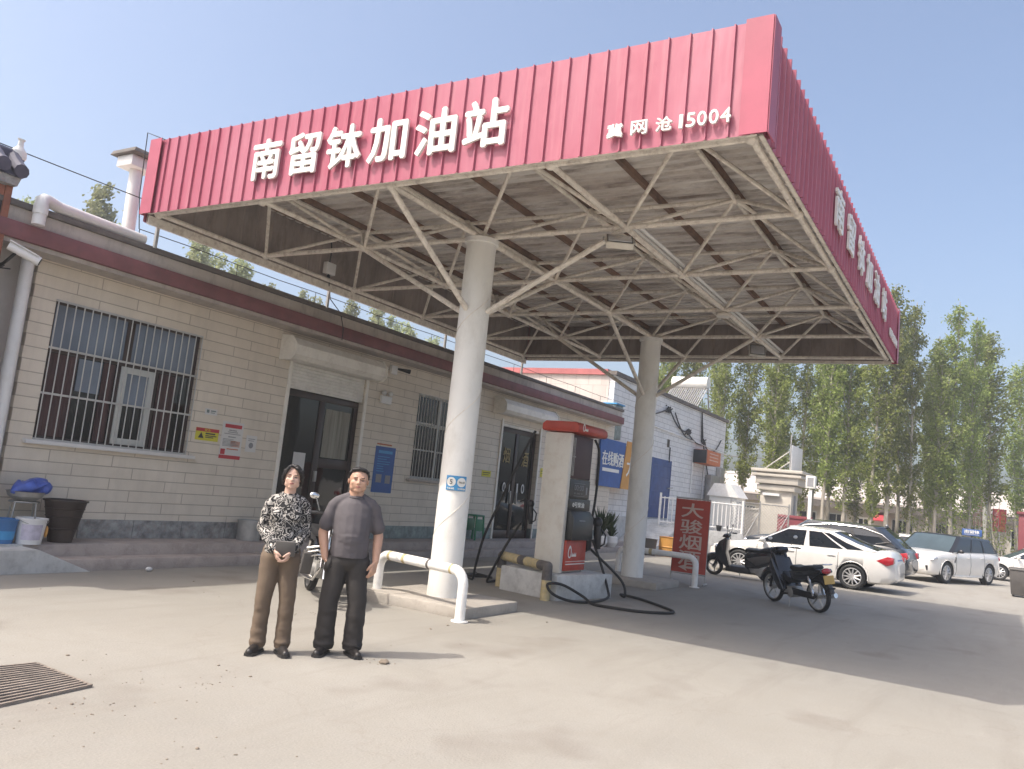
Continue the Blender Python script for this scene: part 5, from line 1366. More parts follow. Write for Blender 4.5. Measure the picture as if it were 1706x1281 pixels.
def scooter(label, loc, rz):
    t = thing("scooter", label, "scooter", loc, rz); t.rotation_euler = (R(-5), 0, rz)
    B = lambda mb, n_, m_, **k: mb.build(n_, m_, t, world=False, **k)
    bike_wheel(t, 0.66, 0.225, 0.10, 3, rim=0.66); bike_wheel(t, -0.62, 0.225, 0.11, 3, rim=0.66)
    mb = MB()
    for sy in (-1, 1): mb.tube([(0.66, sy*0.085, 0.225), (0.50, sy*0.085, 0.60)], 0.024, n=8)
    B(mb, "fork", G["black"])
    mb = MB(); mb.tube([(0.66+0.26*math.cos(a), 0, 0.225+0.26*math.sin(a)) for a in np.linspace(0.3, 2.5, 12)], 0.07, n=8); B(mb, "front_fender", G["black_paint"])
    mb = MB(); mb.prism([(0.60, 0.50), (0.62, 0.66), (0.52, 0.86), (0.36, 0.98), (0.30, 0.94), (0.34, 0.60), (0.26, 0.34), (0.20, 0.22), (0.34, 0.26), (0.50, 0.40)], -0.20, 0.20, 'Y'); B(mb, "front_apron", G["black_paint"], bevel=0.05)
    mb = MB(); mb.ell((0.60, 0, 0.70), (0.06, 0.13, 0.07), 14, rot=(0, 0.4, 0)); B(mb, "headlight", G["headlamp"])
    mb = MB(); mb.prism([(0.34, 0.16), (0.34, 0.30), (-0.20, 0.30), (-0.28, 0.16)], -0.19, 0.19, 'Y'); B(mb, "floorboard", G["black"], bevel=0.03)
    mb = MB(); mb.prism([(-0.12, 0.28), (-0.10, 0.62), (-0.25, 0.70), (-0.70, 0.72), (-0.98, 0.70), (-1.0, 0.62), (-0.80, 0.46), (-0.45, 0.30)], -0.17, 0.17, 'Y'); B(mb, "rear_body", G["black_paint"], bevel=0.05)
    for sy in (-1, 1):
        mb = MB(); mb.prism([(-0.16, 0.52), (-0.5, 0.62), (-0.9, 0.66), (-0.70, 0.50), (-0.40, 0.38)], sy*0.172, sy*0.195, 'Y'); B(mb, "side_panel", G["bingrey"], bevel=0.008)
    mb = MB(); mb.prism([(-0.08, 0.66), (-0.12, 0.76), (-0.45, 0.76), (-0.60, 0.82), (-0.95, 0.83), (-0.98, 0.74), (-0.5, 0.70)], -0.155, 0.155, 'Y'); B(mb, "seat", G["black"], bevel=0.04)
    mb = MB(); mb.prism([(0.48, 0.96), (0.42, 1.05), (0.30, 1.05), (0.28, 0.96)], -0.12, 0.12, 'Y'); B(mb, "handlebar_cowl", G["black_paint"], bevel=0.03)
    bars(t, 0.34, 1.04, 0.30, G["black"]); mirror(t, 0.32, 0.2, 1.06, 1, G["black"]); mirror(t, 0.32, -0.2, 1.06, -1, G["black"])
    mb = MB(); mb.lathe([(0.0, -0.10), (0.15, -0.09), (0.16, 0.0), (0.15, 0.09), (0, 0.10)], (-0.5, 0.05, 0.27), 18, 'Y'); mb.box(-0.62, -0.1, -0.08, 0.10, 0.18, 0.30); B(mb, "engine", G["steel"], bevel=0.01)
    mb = MB(); mb.tube([(-0.3, -0.15, 0.22), (-0.5, -0.17, 0.25), (-0.86, -0.18, 0.33)], [0.03, 0.05, 0.05], n=10); B(mb, "exhaust", G["black"])
    mb = MB(); mb.ell((-0.98, 0, 0.66), (0.04, 0.12, 0.04), 12); B(mb, "tail_light", G["taillight"])
    mb = MB(); mb.tube([(0.0, 0.12, 0.18), (-0.06, 0.28, 0.012), (-0.10, 0.29, 0.012)], 0.011, n=6); B(mb, "side_stand", G["steel"])
    mb = MB(); mb.tube([(-0.78, 0.13, 0.80), (-0.98, 0.11, 0.86), (-1.02, 0, 0.87), (-0.98, -0.11, 0.86), (-0.78, -0.13, 0.80)], 0.012, n=6); B(mb, "grab_rail", G["black"])
    return t
scooter("black scooter standing between the red banner and the white saloon", (20.75, 5.38, 0), R(92))

def roadster(label, loc, rz):
    t = thing("motorcycle", label, "motorcycle", loc, rz); t.rotation_euler = (R(-4), 0, rz)
    B = lambda mb, n_, m_, **k: mb.build(n_, m_, t, world=False, **k)
    bike_wheel(t, 0.64, 0.30, 0.08, 6); bike_wheel(t, -0.62, 0.30, 0.10, 6)
    for sy in (-1, 1):
        mb = MB(); mb.tube([(0.64, sy*0.085, 0.30), (0.42, sy*0.085, 0.92)], [0.028, 0.02], n=10); B(mb, "fork_leg", G["chrome"])
        mb = MB(); mb.tube([(-0.62, sy*0.12, 0.30), (-0.45, sy*0.13, 0.66)], 0.03, n=8); B(mb, "shock_absorber", G["chrome"])
    mb = MB(); mb.tube([(0.64+0.335*math.cos(a), 0, 0.30+0.335*math.sin(a)) for a in np.linspace(0.2, 2.6, 14)], 0.055, n=8); B(mb, "front_fender", G["black_paint"])
    mb = MB(); mb.ell((0.56, 0, 0.88), (0.10, 0.11, 0.10), 16); B(mb, "headlight_shell", G["black_paint"])
    mb = MB(); mb.ell((0.62, 0, 0.88), (0.05, 0.095, 0.09), 16); B(mb, "headlight", G["headlamp"])
    mb = MB(); mb.ell((0.10, 0, 0.80), (0.28, 0.15, 0.13), 18, rot=(0, 0.10, 0)); B(mb, "fuel_tank", G["black_paint"])
    mb = MB(); mb.prism([(-0.10, 0.74), (-0.14, 0.82), (-0.50, 0.84), (-0.80, 0.86), (-0.82, 0.78), (-0.4, 0.72)], -0.13, 0.13, 'Y'); B(mb, "seat", G["black"], bevel=0.035)
    mb = MB(); mb.prism([(-0.3, 0.50), (-0.35, 0.72), (-0.85, 0.80), (-0.95, 0.74), (-0.55, 0.55)], -0.10, 0.10, 'Y'); B(mb, "rear_body", G["black_paint"], bevel=0.03)
    mb = MB(); mb.tube([(0.40, 0, 0.86), (0.30, 0, 0.44), (0.10, 0, 0.28), (-0.25, 0, 0.30), (-0.32, 0, 0.68)], 0.022, n=8); B(mb, "frame", G["black"])
    mb = MB(); mb.box(-0.16, 0.18, -0.11, 0.11, 0.26, 0.44); mb.lathe([(0, -0.16), (0.10, -0.15), (0.11, 0), (0.10, 0.15), (0, 0.16)], (-0.02, 0, 0.34), 18, 'Y')
    for k in range(6): mb.box(0.02, 0.19, -0.085, 0.085, 0.45+0.035*k, 0.465+0.035*k)
    mb.box(0.05, 0.16, -0.055, 0.055, 0.44, 0.67); B(mb, "engine", G["steel"], bevel=0.006)
    mb = MB(); mb.tube([(0.18, -0.06, 0.50), (0.30, -0.08, 0.40), (0.20, -0.14, 0.24), (-0.2, -0.16, 0.24), (-0.85, -0.18, 0.34)], [0.02, 0.02, 0.022, 0.045, 0.05], n=10); B(mb, "exhaust", G["chrome"])
    mb = MB()
    for k in range(3): mb.tube([(0.36, -0.30+0.02*k, 0.62-0.05*k), (0.44, -0.18, 0.66-0.05*k), (0.45, 0.18, 0.66-0.05*k), (0.36, 0.30-0.02*k, 0.62-0.05*k)], 0.012, n=6)
    mb.tube([(0.36, -0.30, 0.62), (0.30, -0.32, 0.40), (0.22, -0.16, 0.26)], 0.013, n=6); mb.tube([(0.36, 0.30, 0.62), (0.30, 0.32, 0.40), (0.22, 0.16, 0.26)], 0.013, n=6); B(mb, "crash_bar", G["chrome"])
    for sy in (-1, 1):
        mb = MB(); mb.prism([(0.34, 0.30), (0.40, 0.56), (0.30, 0.60), (0.24, 0.32)], sy*0.20, sy*0.33, 'Y'); B(mb, "leg_guard", G["bingrey"], bevel=0.015)
        mb = MB(); mb.ell((0.44, sy*0.17, 0.88), (0.035, 0.03, 0.03), 10); B(mb, "turn_signal", G["orange"])
    bars(t, 0.36, 1.04, 0.36, G["black"]); mirror(t, 0.32, 0.24, 1.08, 1, G["chrome"]); mirror(t, 0.32, -0.24, 1.08, -1, G["chrome"])
    mb = MB(); mb.ell((-0.92, 0, 0.74), (0.05, 0.09, 0.05), 12); B(mb, "tail_light", G["taillight"])
    mb = MB(); mb.tube([(-0.05, 0.10, 0.26), (-0.12, 0.26, 0.012)], 0.012, n=6); B(mb, "side_stand", G["steel"])
    return t
roadster("black and chrome motorcycle with round headlight parked facing out behind the two people", (7.97, 7.32, 0), math.atan2(-0.80, -0.60))

# grey bin at the right edge
t = thing("wheeled_bin", "grey-brown plastic rubbish bin standing alone in front of the white utility vehicle", "bin", (28.65, -0.75, 0))
mb = MB(); mb.box(28.35, 28.95, -1.1, -0.42, 0.05, 0.76, 1.18); mb.build("body", G["bingrey"], t, bevel=0.03)
mb = MB(); mb.box(28.27, 29.03, -1.18, -0.33, 0.765, 0.83, 0.92); mb.build("lid", G["bingrey"], t, bevel=0.02)
for y in (-1.05, -0.48):
    mb = MB(); mb.lathe([(0, -0.03), (0.08, -0.03), (0.08, 0.03), (0, 0.03)], (28.95, y, 0.08), 14, 'Y'); mb.build("wheel", G["rubber"], t)
# ------------------------------------------------------------------ white tiled house beyond the shop
wh = thing("tiled_house", "taller white tiled house with a blue steel door and a raised floor beyond the shop", "building", (33, 13, 0))
mb = MB(); mb.box(26.02, 39.8, 11.5, 11.7, 1.02, 5.86); mb.build("front_wall", G["whitetile"], wh, smooth=False)
mb = MB(); mb.box(26.0, 26.2, 11.705, 18.5, 0, 5.86); mb.box(39.6, 39.8, 11.705, 18.5, 0, 5.86); mb.box(26.2, 39.6, 18.3, 18.5, 0, 5.86); mb.build("side_wall", G["pinkwall"], wh, smooth=False)
mb = MB(); mb.box(26.0, 39.8, 11.44, 11.7, 0, 1.018); mb.build("base", G["concrete_grey"], wh, smooth=False)
mb = MB(); mb.box(25.9, 39.9, 11.4, 11.75, 5.862, 6.0); mb.box(39.6, 39.9, 11.755, 18.6, 5.862, 6.0); mb.box(26.2, 39.6, 11.755, 18.4, 5.6, 5.7); mb.build("coping", G["coping"], wh, smooth=False)
mb = MB(); mb.box(25.9, 26.25, 11.755, 18.6, 5.862, 6.06); mb.build("red_coping", G["maroon_coping"], wh, smooth=False)
mb = MB(); mb.box(30.05, 32.25, 11.44, 11.498, 1.06, 3.37); d_ = mb.build("door", G["bluedoor"], wh, bevel=0.01)
mb = MB()
for z in (1.55, 2.1, 2.65, 3.1): mb.box(30.15, 32.15, 11.425, 11.439, z-0.015, z+0.015)
mb.box(30.05, 30.12, 11.43, 11.439, 1.06, 3.37); mb.box(32.18, 32.25, 11.43, 11.439, 1.06, 3.37); mb.build("door_ribs", G["bluedoor"], d_, smooth=False)
mb = MB(); mb.tube([(31.95, 11.42, 2.25), (32.5, 11.40, 2.30)], 0.02, n=6); mb.build("bolt", G["steel"], d_)
mb = MB(); mb.box(31.70, 31.98, 11.49, 11.499, 3.9, 4.22); mb.build("vent_hole_shade", G["pit_shade"], wh, smooth=False)  # thin dark plate painting the shade of a hole in the wall
mb = MB()
for a, b in (((29.9, 11.46, 3.38), (32.4, 11.46, 3.38)),): mb.tube([a, b], 0.03, n=6)
mb.tube([(30.0, 11.46, 4.55), (34.8, 11.44, 4.45), (39.9, 11.42, 4.30)], 0.03, n=6); mb.tube([(34.95, 11.46, 4.1), (34.95, 11.46, 2.2)], 0.03, n=6); mb.tube([(36.6, 11.46, 3.9), (36.6, 11.46, 1.9)], 0.03, n=6)
mb.build("conduit", G["pipe"], wh)
mb = MB()
random.seed(21)
def droop(a, b, s, n=8):
    a, b = Vector(a), Vector(b)
    return [a.lerp(b, i/n) + Vector((0, 0, -s*4*(i/n)*(1-i/n))) for i in range(n+1)]
Y = 11.43
for a, b, s in (((29.2, Y, 4.9), (31.5, Y, 5.45), .05), ((31.5, Y, 5.45), (33.8, Y, 4.75), .25), ((32.2, Y, 5.35), (34.6, Y, 4.5), .3), ((33.8, Y, 4.8), (36.4, Y, 4.45), .2), ((36.4, Y, 4.45), (38.9, Y, 4.9), .45), ((35.7, Y, 5.85), (36.1, Y, 4.6), .0), ((36.1, Y, 4.6), (38.0, Y, 2.2), .1), ((31.9, Y, 3.9), (31.9, Y, 3.3), .1), ((35.7, Y, 5.85), (35.9, Y, 4.5), -.05)):
    mb.tube(droop(a, b, s), 0.028, n=5)
for u in (31.5, 31.3, 33.9, 34.1, 36.3):
    for k in range(6): mb.tube([(u+random.uniform(-.3, .3), Y, (5.4 if u < 33 else 4.75 if u < 36 else 4.55)+random.uniform(-.15, .15)) for _ in range(2)], 0.03, n=5)
mb.build("wall_cables", G["wire"], wh)
mb = MB(); mb.box(37.0, 38.3, 11.2, 11.49, 1.9, 3.15); mb.box(38.6, 39.3, 11.25, 11.49, 2.6, 3.6); mb.build("meter_cabinet", G["steel"], wh, bevel=0.04)
t = thing("light_box", "small box sign with black end and red face sticking out from the white tiled house", "sign", (35.8, 11.2, 3.5))
mb = MB(); mb.box(34.9, 35.0, 10.85, 11.44, 3.55, 4.12); mb.build("black_side", G["black"], t, bevel=0.01)
mb = MB(); mb.box(35.01, 37.0, 10.83, 11.44, 3.53, 4.14); mb.build("red_face", G["notice_orange"], t, bevel=0.03)
mb = MB()
for z in (3.72, 3.86, 4.0): mb.box(35.3, 36.6, 10.822, 10.828, z-0.02, z+0.02)
mb.build("print", G["signpale"], t, smooth=False)
mb = MB(); mb.prism([(26.6, 0.0), (33.6, 0.0), (33.6, 1.0), (29.6, 1.0)], 9.9, 11.43, 'Y')
t = thing("loading_ramp", "grey concrete ramp rising to the blue steel door", "ramp", (30, 10.6, 0)); mb.build("ramp_block", G["concrete_grey"], t, bevel=0.02)
t = thing("solar_heater", "solar water heater with white tank on the white tiled house's roof", "solar heater", (37, 12.4, 5.7))
mb = MB(); mb.tube([(37.0, 11.65, 7.35), (37.0, 13.35, 7.35)], 0.30, n=20); mb.build("tank", G["letter"], t)
for k in range(16):
    v = 11.75 + 1.5*k/15
    mb = MB(); mb.tube([(36.85, v, 7.1), (35.4, v, 5.95)], 0.032, n=7); mb.build("tube", G["stonegrey"] if k % 2 else G["steel"], t)
mb = MB()
for v in (11.65, 13.35): mb.tube([(35.35, v, 5.9), (36.95, v, 7.15), (37.5, v, 5.72)], 0.035, n=6)
mb.build("stand", G["steel"], t)
t = thing("gutter_box", "grey sheet metal box at the corner where the shop roof meets the white house", "box", (25.6, 11.3, 4.0))
mb = MB(); mb.box(25.25, 25.88, 11.05, 11.45, 3.6, 4.75); mb.build("sheet_box", G["plinthgreen"], t, bevel=0.02)
mb = MB(); mb.box(25.2, 25.93, 11.0, 11.5, 4.755, 4.80); mb.build("blue_cap", G["plateblue"], t)

# ------------------------------------------------------------------ fences, gate pier, sheds
def rail_fence(name, lab, a, b, z0, z1, n, m, base=None, r=0.018):
    t = thing(name, lab, "fence", (a[0], a[1], 0))
    a, b = Vector((*a, 0)), Vector((*b, 0))
    mb = MB()
    for z in (z0+0.05, z1-0.05): mb.tube([a+Vector((0,0,z)), b+Vector((0,0,z))], r*1.4, n=6)
    mb.build("rail", m, t)
    mb = MB()
    for i in range(n+1):
        p = a.lerp(b, i/n); mb.tube([p+Vector((0,0,z0)), p+Vector((0,0,z1))], r, n=5)
    mb.build("pickets", m, t)
    for p in (a, b):
        mb = MB(); mb.tube([p, p+Vector((0,0,z1+0.12))], r*2.4, n=8); mb.build("post", m, t)
    if base:
        d = (b-a).normalized(); nn = Vector((-d.y, d.x, 0))*0.12
        mb = MB(); mb.add([a-nn, b-nn, b+nn, a+nn] + [p+Vector((0,0,z0-0.08)) for p in (a-nn, b-nn, b+nn, a+nn)], [(0,3,2,1), (4,5,6,7), (0,1,5,4), (1,2,6,5), (2,3,7,6), (3,0,4,7)])
        mb.build("base_wall", base, t, bevel=0.01)
    return t
rail_fence("picket_fence", "white metal picket fence on a low grey wall behind the red banner stand", (29.0, 10.6), (30.6, 8.0), 0.92, 1.90, 20, G["white_paint"], G["concrete_grey"])
for i, (u, v) in enumerate(((29.3, 10.0), (29.75, 9.25), (30.1, 8.7))):
    t = thing("flower_pot", ("black pot on the low wall at the fence's far left", "black pot on the low wall at the fence's middle", "black pot on the low wall near the fence's right post")[i], "pot", (u, v, 0.84), group="black pots on the fence wall")
    mb = MB(); mb.lathe([(0.07, 0.845), (0.11, 1.04), (0.12, 1.05), (0.1, 1.03), (0, 1.0)], (u-0.0, v, 0), 14); mb.build("pot", G["black"], t)
t = thing("chain_link_fence", "galvanised chain link fence with slanting braces beside the gate pier", "fence", (32.9, 7.8, 0))
A, B = Vector((32.2, 8.9, 0)), Vector((33.6, 7.0, 0)); d = (B-A); ln = d.length; d.normalize(); zt = 2.0
for p in (A, A.lerp(B, 0.5), B):
    mb = MB(); mb.tube([p, p+Vector((0,0,zt+0.1))], 0.03, n=8); mb.build("post", G["steel"], t)
for f, s_ in ((0.5, -0.35), (1.0, -0.35)):
    p = A.lerp(B, f); mb = MB(); mb.tube([p+Vector((0,0,1.7)), A.lerp(B, f+s_)+Vector((0,0,0.1))], 0.022, n=6); mb.build("brace", G["steel"], t)
mb = MB(); mb.tube([A+Vector((0,0,zt)), B+Vector((0,0,zt))], 0.02, n=6); mb.build("top_rail", G["steel"], t)
mb = MB(); st_ = 0.13
k = int((ln+zt)/st_)
for i in range(k):
    for sg in (1, -1):
        x0_ = i*st_ - (zt if sg > 0 else 0); x1_ = x0_ + sg*zt
        xa, za, xb, zb_ = x0_, 0.05, x1_, zt
        if sg > 0:
            if xa < 0: za += -xa; xa = 0
            if xb > ln: zb_ -= xb-ln; xb = ln
        else:
            if xb < 0: zb_ -= -xb; xb = 0
            if xa > ln: za += xa-ln; xa = ln
        if zb_ - za > 0.05: mb.tube([A+d*xa+Vector((0,0,za)), A+d*xb+Vector((0,0,zb_))], 0.006, n=3, cap=False)
mb.build("wire_mesh", G["steel"], t)
t = thing("gate_pier", "cream gate pier with overhanging double slab cap and a blank board standing on top", "gate", (39.6, 8.7, 0))
mb = MB(); mb.box(39.0, 40.4, 8.05, 9.45, 0, 3.05); mb.build("pier", G["far_wall"], t, bevel=0.01)
mb = MB(); mb.box(39.5, 39.9, 8.03, 8.045, 0.3, 2.6); mb.build("door", G["stonegrey"], t, smooth=False)
mb = MB(); mb.box(38.85, 40.6, 7.9, 9.6, 2.75, 3.0); mb.build("neck_moulding", G["far_wall"], t, bevel=0.02)
mb = MB(); mb.box(38.65, 41.0, 7.6, 9.8, 3.38, 3.50); mb.box(38.6, 41.1, 7.55, 9.85, 3.58, 3.72); mb.box(38.75, 40.9, 7.75, 9.65, 3.05, 3.38); mb.box(38.75, 40.9, 7.75, 9.65, 3.50, 3.58); mb.build("slab_cap", G["far_wall"], t, bevel=0.01)
mb = MB(); mb.box(39.2, 41.6, 8.18, 8.24, 3.72, 4.92); mb.build("board", G["white_paint"], t, bevel=0.01)
for pq in (((39.22, 8.3, 4.6), (39.22, 9.4, 3.72)), ((41.4, 8.3, 4.6), (41.4, 9.4, 3.72)), ((39.18, 8.24, 3.7), (39.18, 8.24, 5.4))):
    mb = MB(); mb.tube(pq, 0.03, n=6); mb.build("board_stay", G["steel"], t)
mb = MB(); mb.box(38.8, 38.99, 8.55, 9.3, 2.5, 2.62); mb.build("lintel_pipe", G["pipe"], t)
t = thing("low_wall", "cream low wall with flat coping left of the gate pier", "wall", (38.9, 10, 0))
mb = MB(); mb.box(38.95, 39.15, 9.46, 12.0, 0, 1.75); mb.build("wall", G["far_wall"], t, smooth=False)
mb = MB(); mb.box(38.88, 39.22, 9.46, 12.0, 1.752, 1.86); mb.build("coping", G["far_wall"], t, bevel=0.01)
t = thing("gate_leaf", "maroon sheet metal gate leaf right of the cream gate pier", "gate", (38.8, 7.8, 0))
mb = MB(); mb.box(38.5, 38.55, 7.0, 8.5, 0.15, 1.7); mb.build("sheet", G["maroon"], t, bevel=0.01)
mb = MB()
for z in (0.3, 0.95, 1.6): mb.box(38.46, 38.498, 7.0, 8.5, z-0.03, z+0.03)
mb.build("rail", G["maroon"], t, smooth=False)
t = thing("lamp_post", "slim white post with a square lantern behind the dark estate's roof", "lamp", (38.0, 7.05, 0))
mb = MB(); mb.box(37.93, 38.07, 6.98, 7.12, 0, 2.9); mb.build("post", G["letter"], t, bevel=0.01)
mb = MB(); mb.box(37.85, 38.2, 6.85, 7.25, 2.95, 3.5); mb.build("lantern", G["letter"], t, bevel=0.02)
mb = MB(); mb.box(37.84, 38.0, 6.92, 7.18, 3.03, 3.42); mb.build("lantern_pane", G["stonegrey"], t)
t = thing("shed", "little white shed with a gabled roof behind the picket fence", "shed", (36.4, 10, 0))
mb = MB(); mb.box(35.6, 37.0, 9.6, 10.8, 0, 2.2); mb.build("wall", G["letter"], t, smooth=False)
mb = MB(); mb.prism([(9.5, 2.2), (10.9, 2.2), (10.6, 2.75), (9.9, 2.75)], 35.5, 37.1, 'X'); mb.build("roof", G["white_paint"], t, smooth=False)

# long pale building behind the poplars
t = thing("far_building", "long low pale building with a light sheet roof behind the poplar trunks", "building", (70, 4, 0))
mb = MB(); mb.box(68.0, 76, -4.0, 22, 0, 3.0); mb.build("wall", G["far_wall"], t, smooth=False)
mb = MB(); mb.prism([(67.4, 3.35), (71.8, 5.1), (76.6, 3.35), (76.6, 3.2), (67.4, 3.2)], -4.4, 22.4, 'Y'); mb.build("roof", G["far_roof"], t, smooth=False)
mb = MB(); mb.box(67.35, 67.9, -4.4, 22.4, 2.7, 3.15); mb.build("eave", G["coping"], t, smooth=False)
for v in (20, 17.5, 15, 12.8, 10.6, 6.0, 3.4, 1.0, -1.6):
    mb = MB(); mb.box(67.93, 67.995, v-0.75, v+0.75, 0.9, 2.3); w_ = mb.build("window", G["frame_white"], t, smooth=False)
    mb = MB(); mb.box(67.90, 67.925, v-0.66, v-0.04, 1.0, 2.2); mb.box(67.90, 67.925, v+0.04, v+0.66, 1.0, 2.2); mb.build("pane", G["glass_dark"], w_, smooth=False)
mb = MB(); mb.box(67.9, 67.99, 8.2, 9.1, 0, 2.2); dd = mb.build("door", G["letter"], t, smooth=False)
mb = MB(); mb.box(67.86, 67.895, 8.32, 8.6, 0.1, 2.05); mb.box(67.86, 67.895, 8.7, 8.98, 0.1, 2.05); mb.build("door_glass", G["glass_dark"], dd, smooth=False)
mb = MB(); mb.prism([(66.6, 2.0), (67.9, 2.55), (67.9, 2.62), (66.6, 2.08)], 6.9, 8.1, 'Y'); mb.build("awning", G["notice_red"], t, smooth=False)
t = thing("roadside_wall", "low pale rendered wall behind the utility poles", "wall", (72, -8, 0))
mb = MB(); mb.box(70, 70.4, -14, -4.5, 0, 2.4); mb.build("wall", G["far_wall"], t, smooth=False)
t = thing("gate_post", "tall maroon painted post beyond the cars, right of the red roadside sign", "post", (53.5, -1.6, 0))
mb = MB(); mb.box(53.2, 53.8, -2.4, -1.05, 0, 3.05); mb.build("shaft", G["maroon"], t, bevel=0.02)
mb = MB(); mb.box(53.1, 53.9, -2.5, -0.95, 3.055, 3.2); mb.build("cap", G["maroon"], t, bevel=0.02)

# utility poles, wires and roadside signs
for i, (u, v, h_, lab) in enumerate(((57.0, 0.72, 6.55, "nearer grey concrete utility pole, the taller of the pair"), (58.8, 1.15, 5.95, "farther concrete utility pole carrying the faded pink banner"))):
    t = thing("utility_pole", lab, "pole", (u, v, 0), group="roadside utility poles")
    mb = MB(); mb.tube([(u+0.2, v-0.3, 0), (u, v, h_)], [0.20, 0.13], n=12); mb.build("shaft", G["concrete_grey"], t)
    mb = MB(); mb.tube([(u, v-0.5, h_-0.25), (u, v+0.5, h_-0.25)], 0.035, n=6)
    for q in (-0.42, 0, 0.42): mb.lathe([(0.03, 0), (0.045, 0.04), (0.03, 0.12), (0, 0.13)], (u, v+q, h_-0.22), 8)
    mb.build("crossarm", G["steel"], t)
t = thing("wires", "overhead wires running left from the utility poles in front of the poplars", "wires", (57, 10, 6))
for (a, b) in (((57.0, 1.1, 6.45), (56.0, 40, 7.5)), ((57.0, 0.3, 6.45), (55.0, 40, 7.2)), ((58.8, 1.1, 5.7), (57.0, 40, 6.0)), ((57.0, 0.7, 5.6), (50.0, 40, 5.4)), ((57, 0.7, 6.4), (70, -30, 6.5)), ((58.8, 1.1, 5.5), (74, -30, 5.8)), ((57, 0.7, 4.4), (46.0, 30, 4.2))):
    mb = MB(); mb.tube(droop(a, b, 0.35, 14), 0.018, n=4); mb.build("wire", G["stonegrey"], t)
t = thing("wire", "thin overhead wire running from the old gate to the canopy's left corner", "wire", (10, 14, 6.6))
mb = MB(); mb.tube(droop((1.0, 12.6, 5.86), (7.0, 10.6, 5.15), 0.03, 12), 0.008, n=5); mb.build("strand", G["wire"], t)
t = thing("sign_frame_wire", "bent wire rising above the left end of the red fascia", "wire", (6.9, 10.6, 5))
mb = MB(); mb.tube([(6.90, 10.3, 6.0), (6.88, 10.7, 6.15), (6.9, 10.68, 5.2), (6.9, 10.56, 4.7)], 0.008, n=5); mb.build("strand", G["wire"], t)
t = thing("banner", "tall faded pink banner strapped to the farther utility pole", "banner", (58.4, 1.0, 2.3))
mb = MB(); mb.box(58.50, 58.54, 0.72, 1.22, 2.25, 4.65); mb.build("cloth", G["banner_pink"], t, smooth=False)
mb = MB()
for i, ch in enumerate("安全生产"): put_text(mb, ch, (58.495, 0.97, 4.35-0.55*i), (0,-1,0), (0,0,1), 0.34, 0.4, 0.01, 0.004)
mb.build("lettering", G["letter"], t, smooth=False)
t = thing("roadside_sign", "small bright red double banner sign right of the utility poles", "sign", (58.7, -0.2, 0))
mb = MB(); mb.box(58.6, 58.66, -0.52, 0.22, 2.05, 3.40); mb.build("panel", G["notice_red"], t, bevel=0.01)
mb = MB()
for i in range(4): put_text(mb, "加油优惠"[i], (58.595, -0.32, 3.15-0.30*i), (0,-1,0), (0,0,1), 0.22, 0.24, 0.01, 0.004)
mb.build("lettering", G["orange"], t, smooth=False)
mb = MB()
for i in range(3): put_text(mb, "送好礼"[i], (58.595, 0.03, 3.12-0.36*i), (0,-1,0), (0,0,1), 0.22, 0.26, 0.01, 0.004)
mb.build("lettering", G["signpale"], t, smooth=False)
mb = MB(); mb.tube([(58.75, -0.10, 0), (58.72, -0.15, 2.1)], 0.06, n=8); mb.build("post", G["concrete_grey"], t)
t = thing("street_sign", "small blue road name sign on a post in front of the poplars", "sign", (52.2, 1.1, 0))
mb = MB(); mb.box(52.15, 52.2, 0.66, 1.62, 1.62, 1.98); mb.build("plate", G["blue"], t, bevel=0.01)
mb = MB(); put_text(mb, "南留钵", (52.146, 1.14, 1.84), (0,-1,0), (0,0,1), 0.72, 0.18, 0.012, 0.003); mb.box(52.144, 52.149, 0.78, 1.5, 1.685, 1.70); mb.build("lettering", G["letter"], t, smooth=False)
for v in (0.72, 1.56):
    mb = MB(); mb.tube([(52.23, v, 0), (52.23, v, 2.0)], 0.025, n=6); mb.build("post", G["steel"], t)

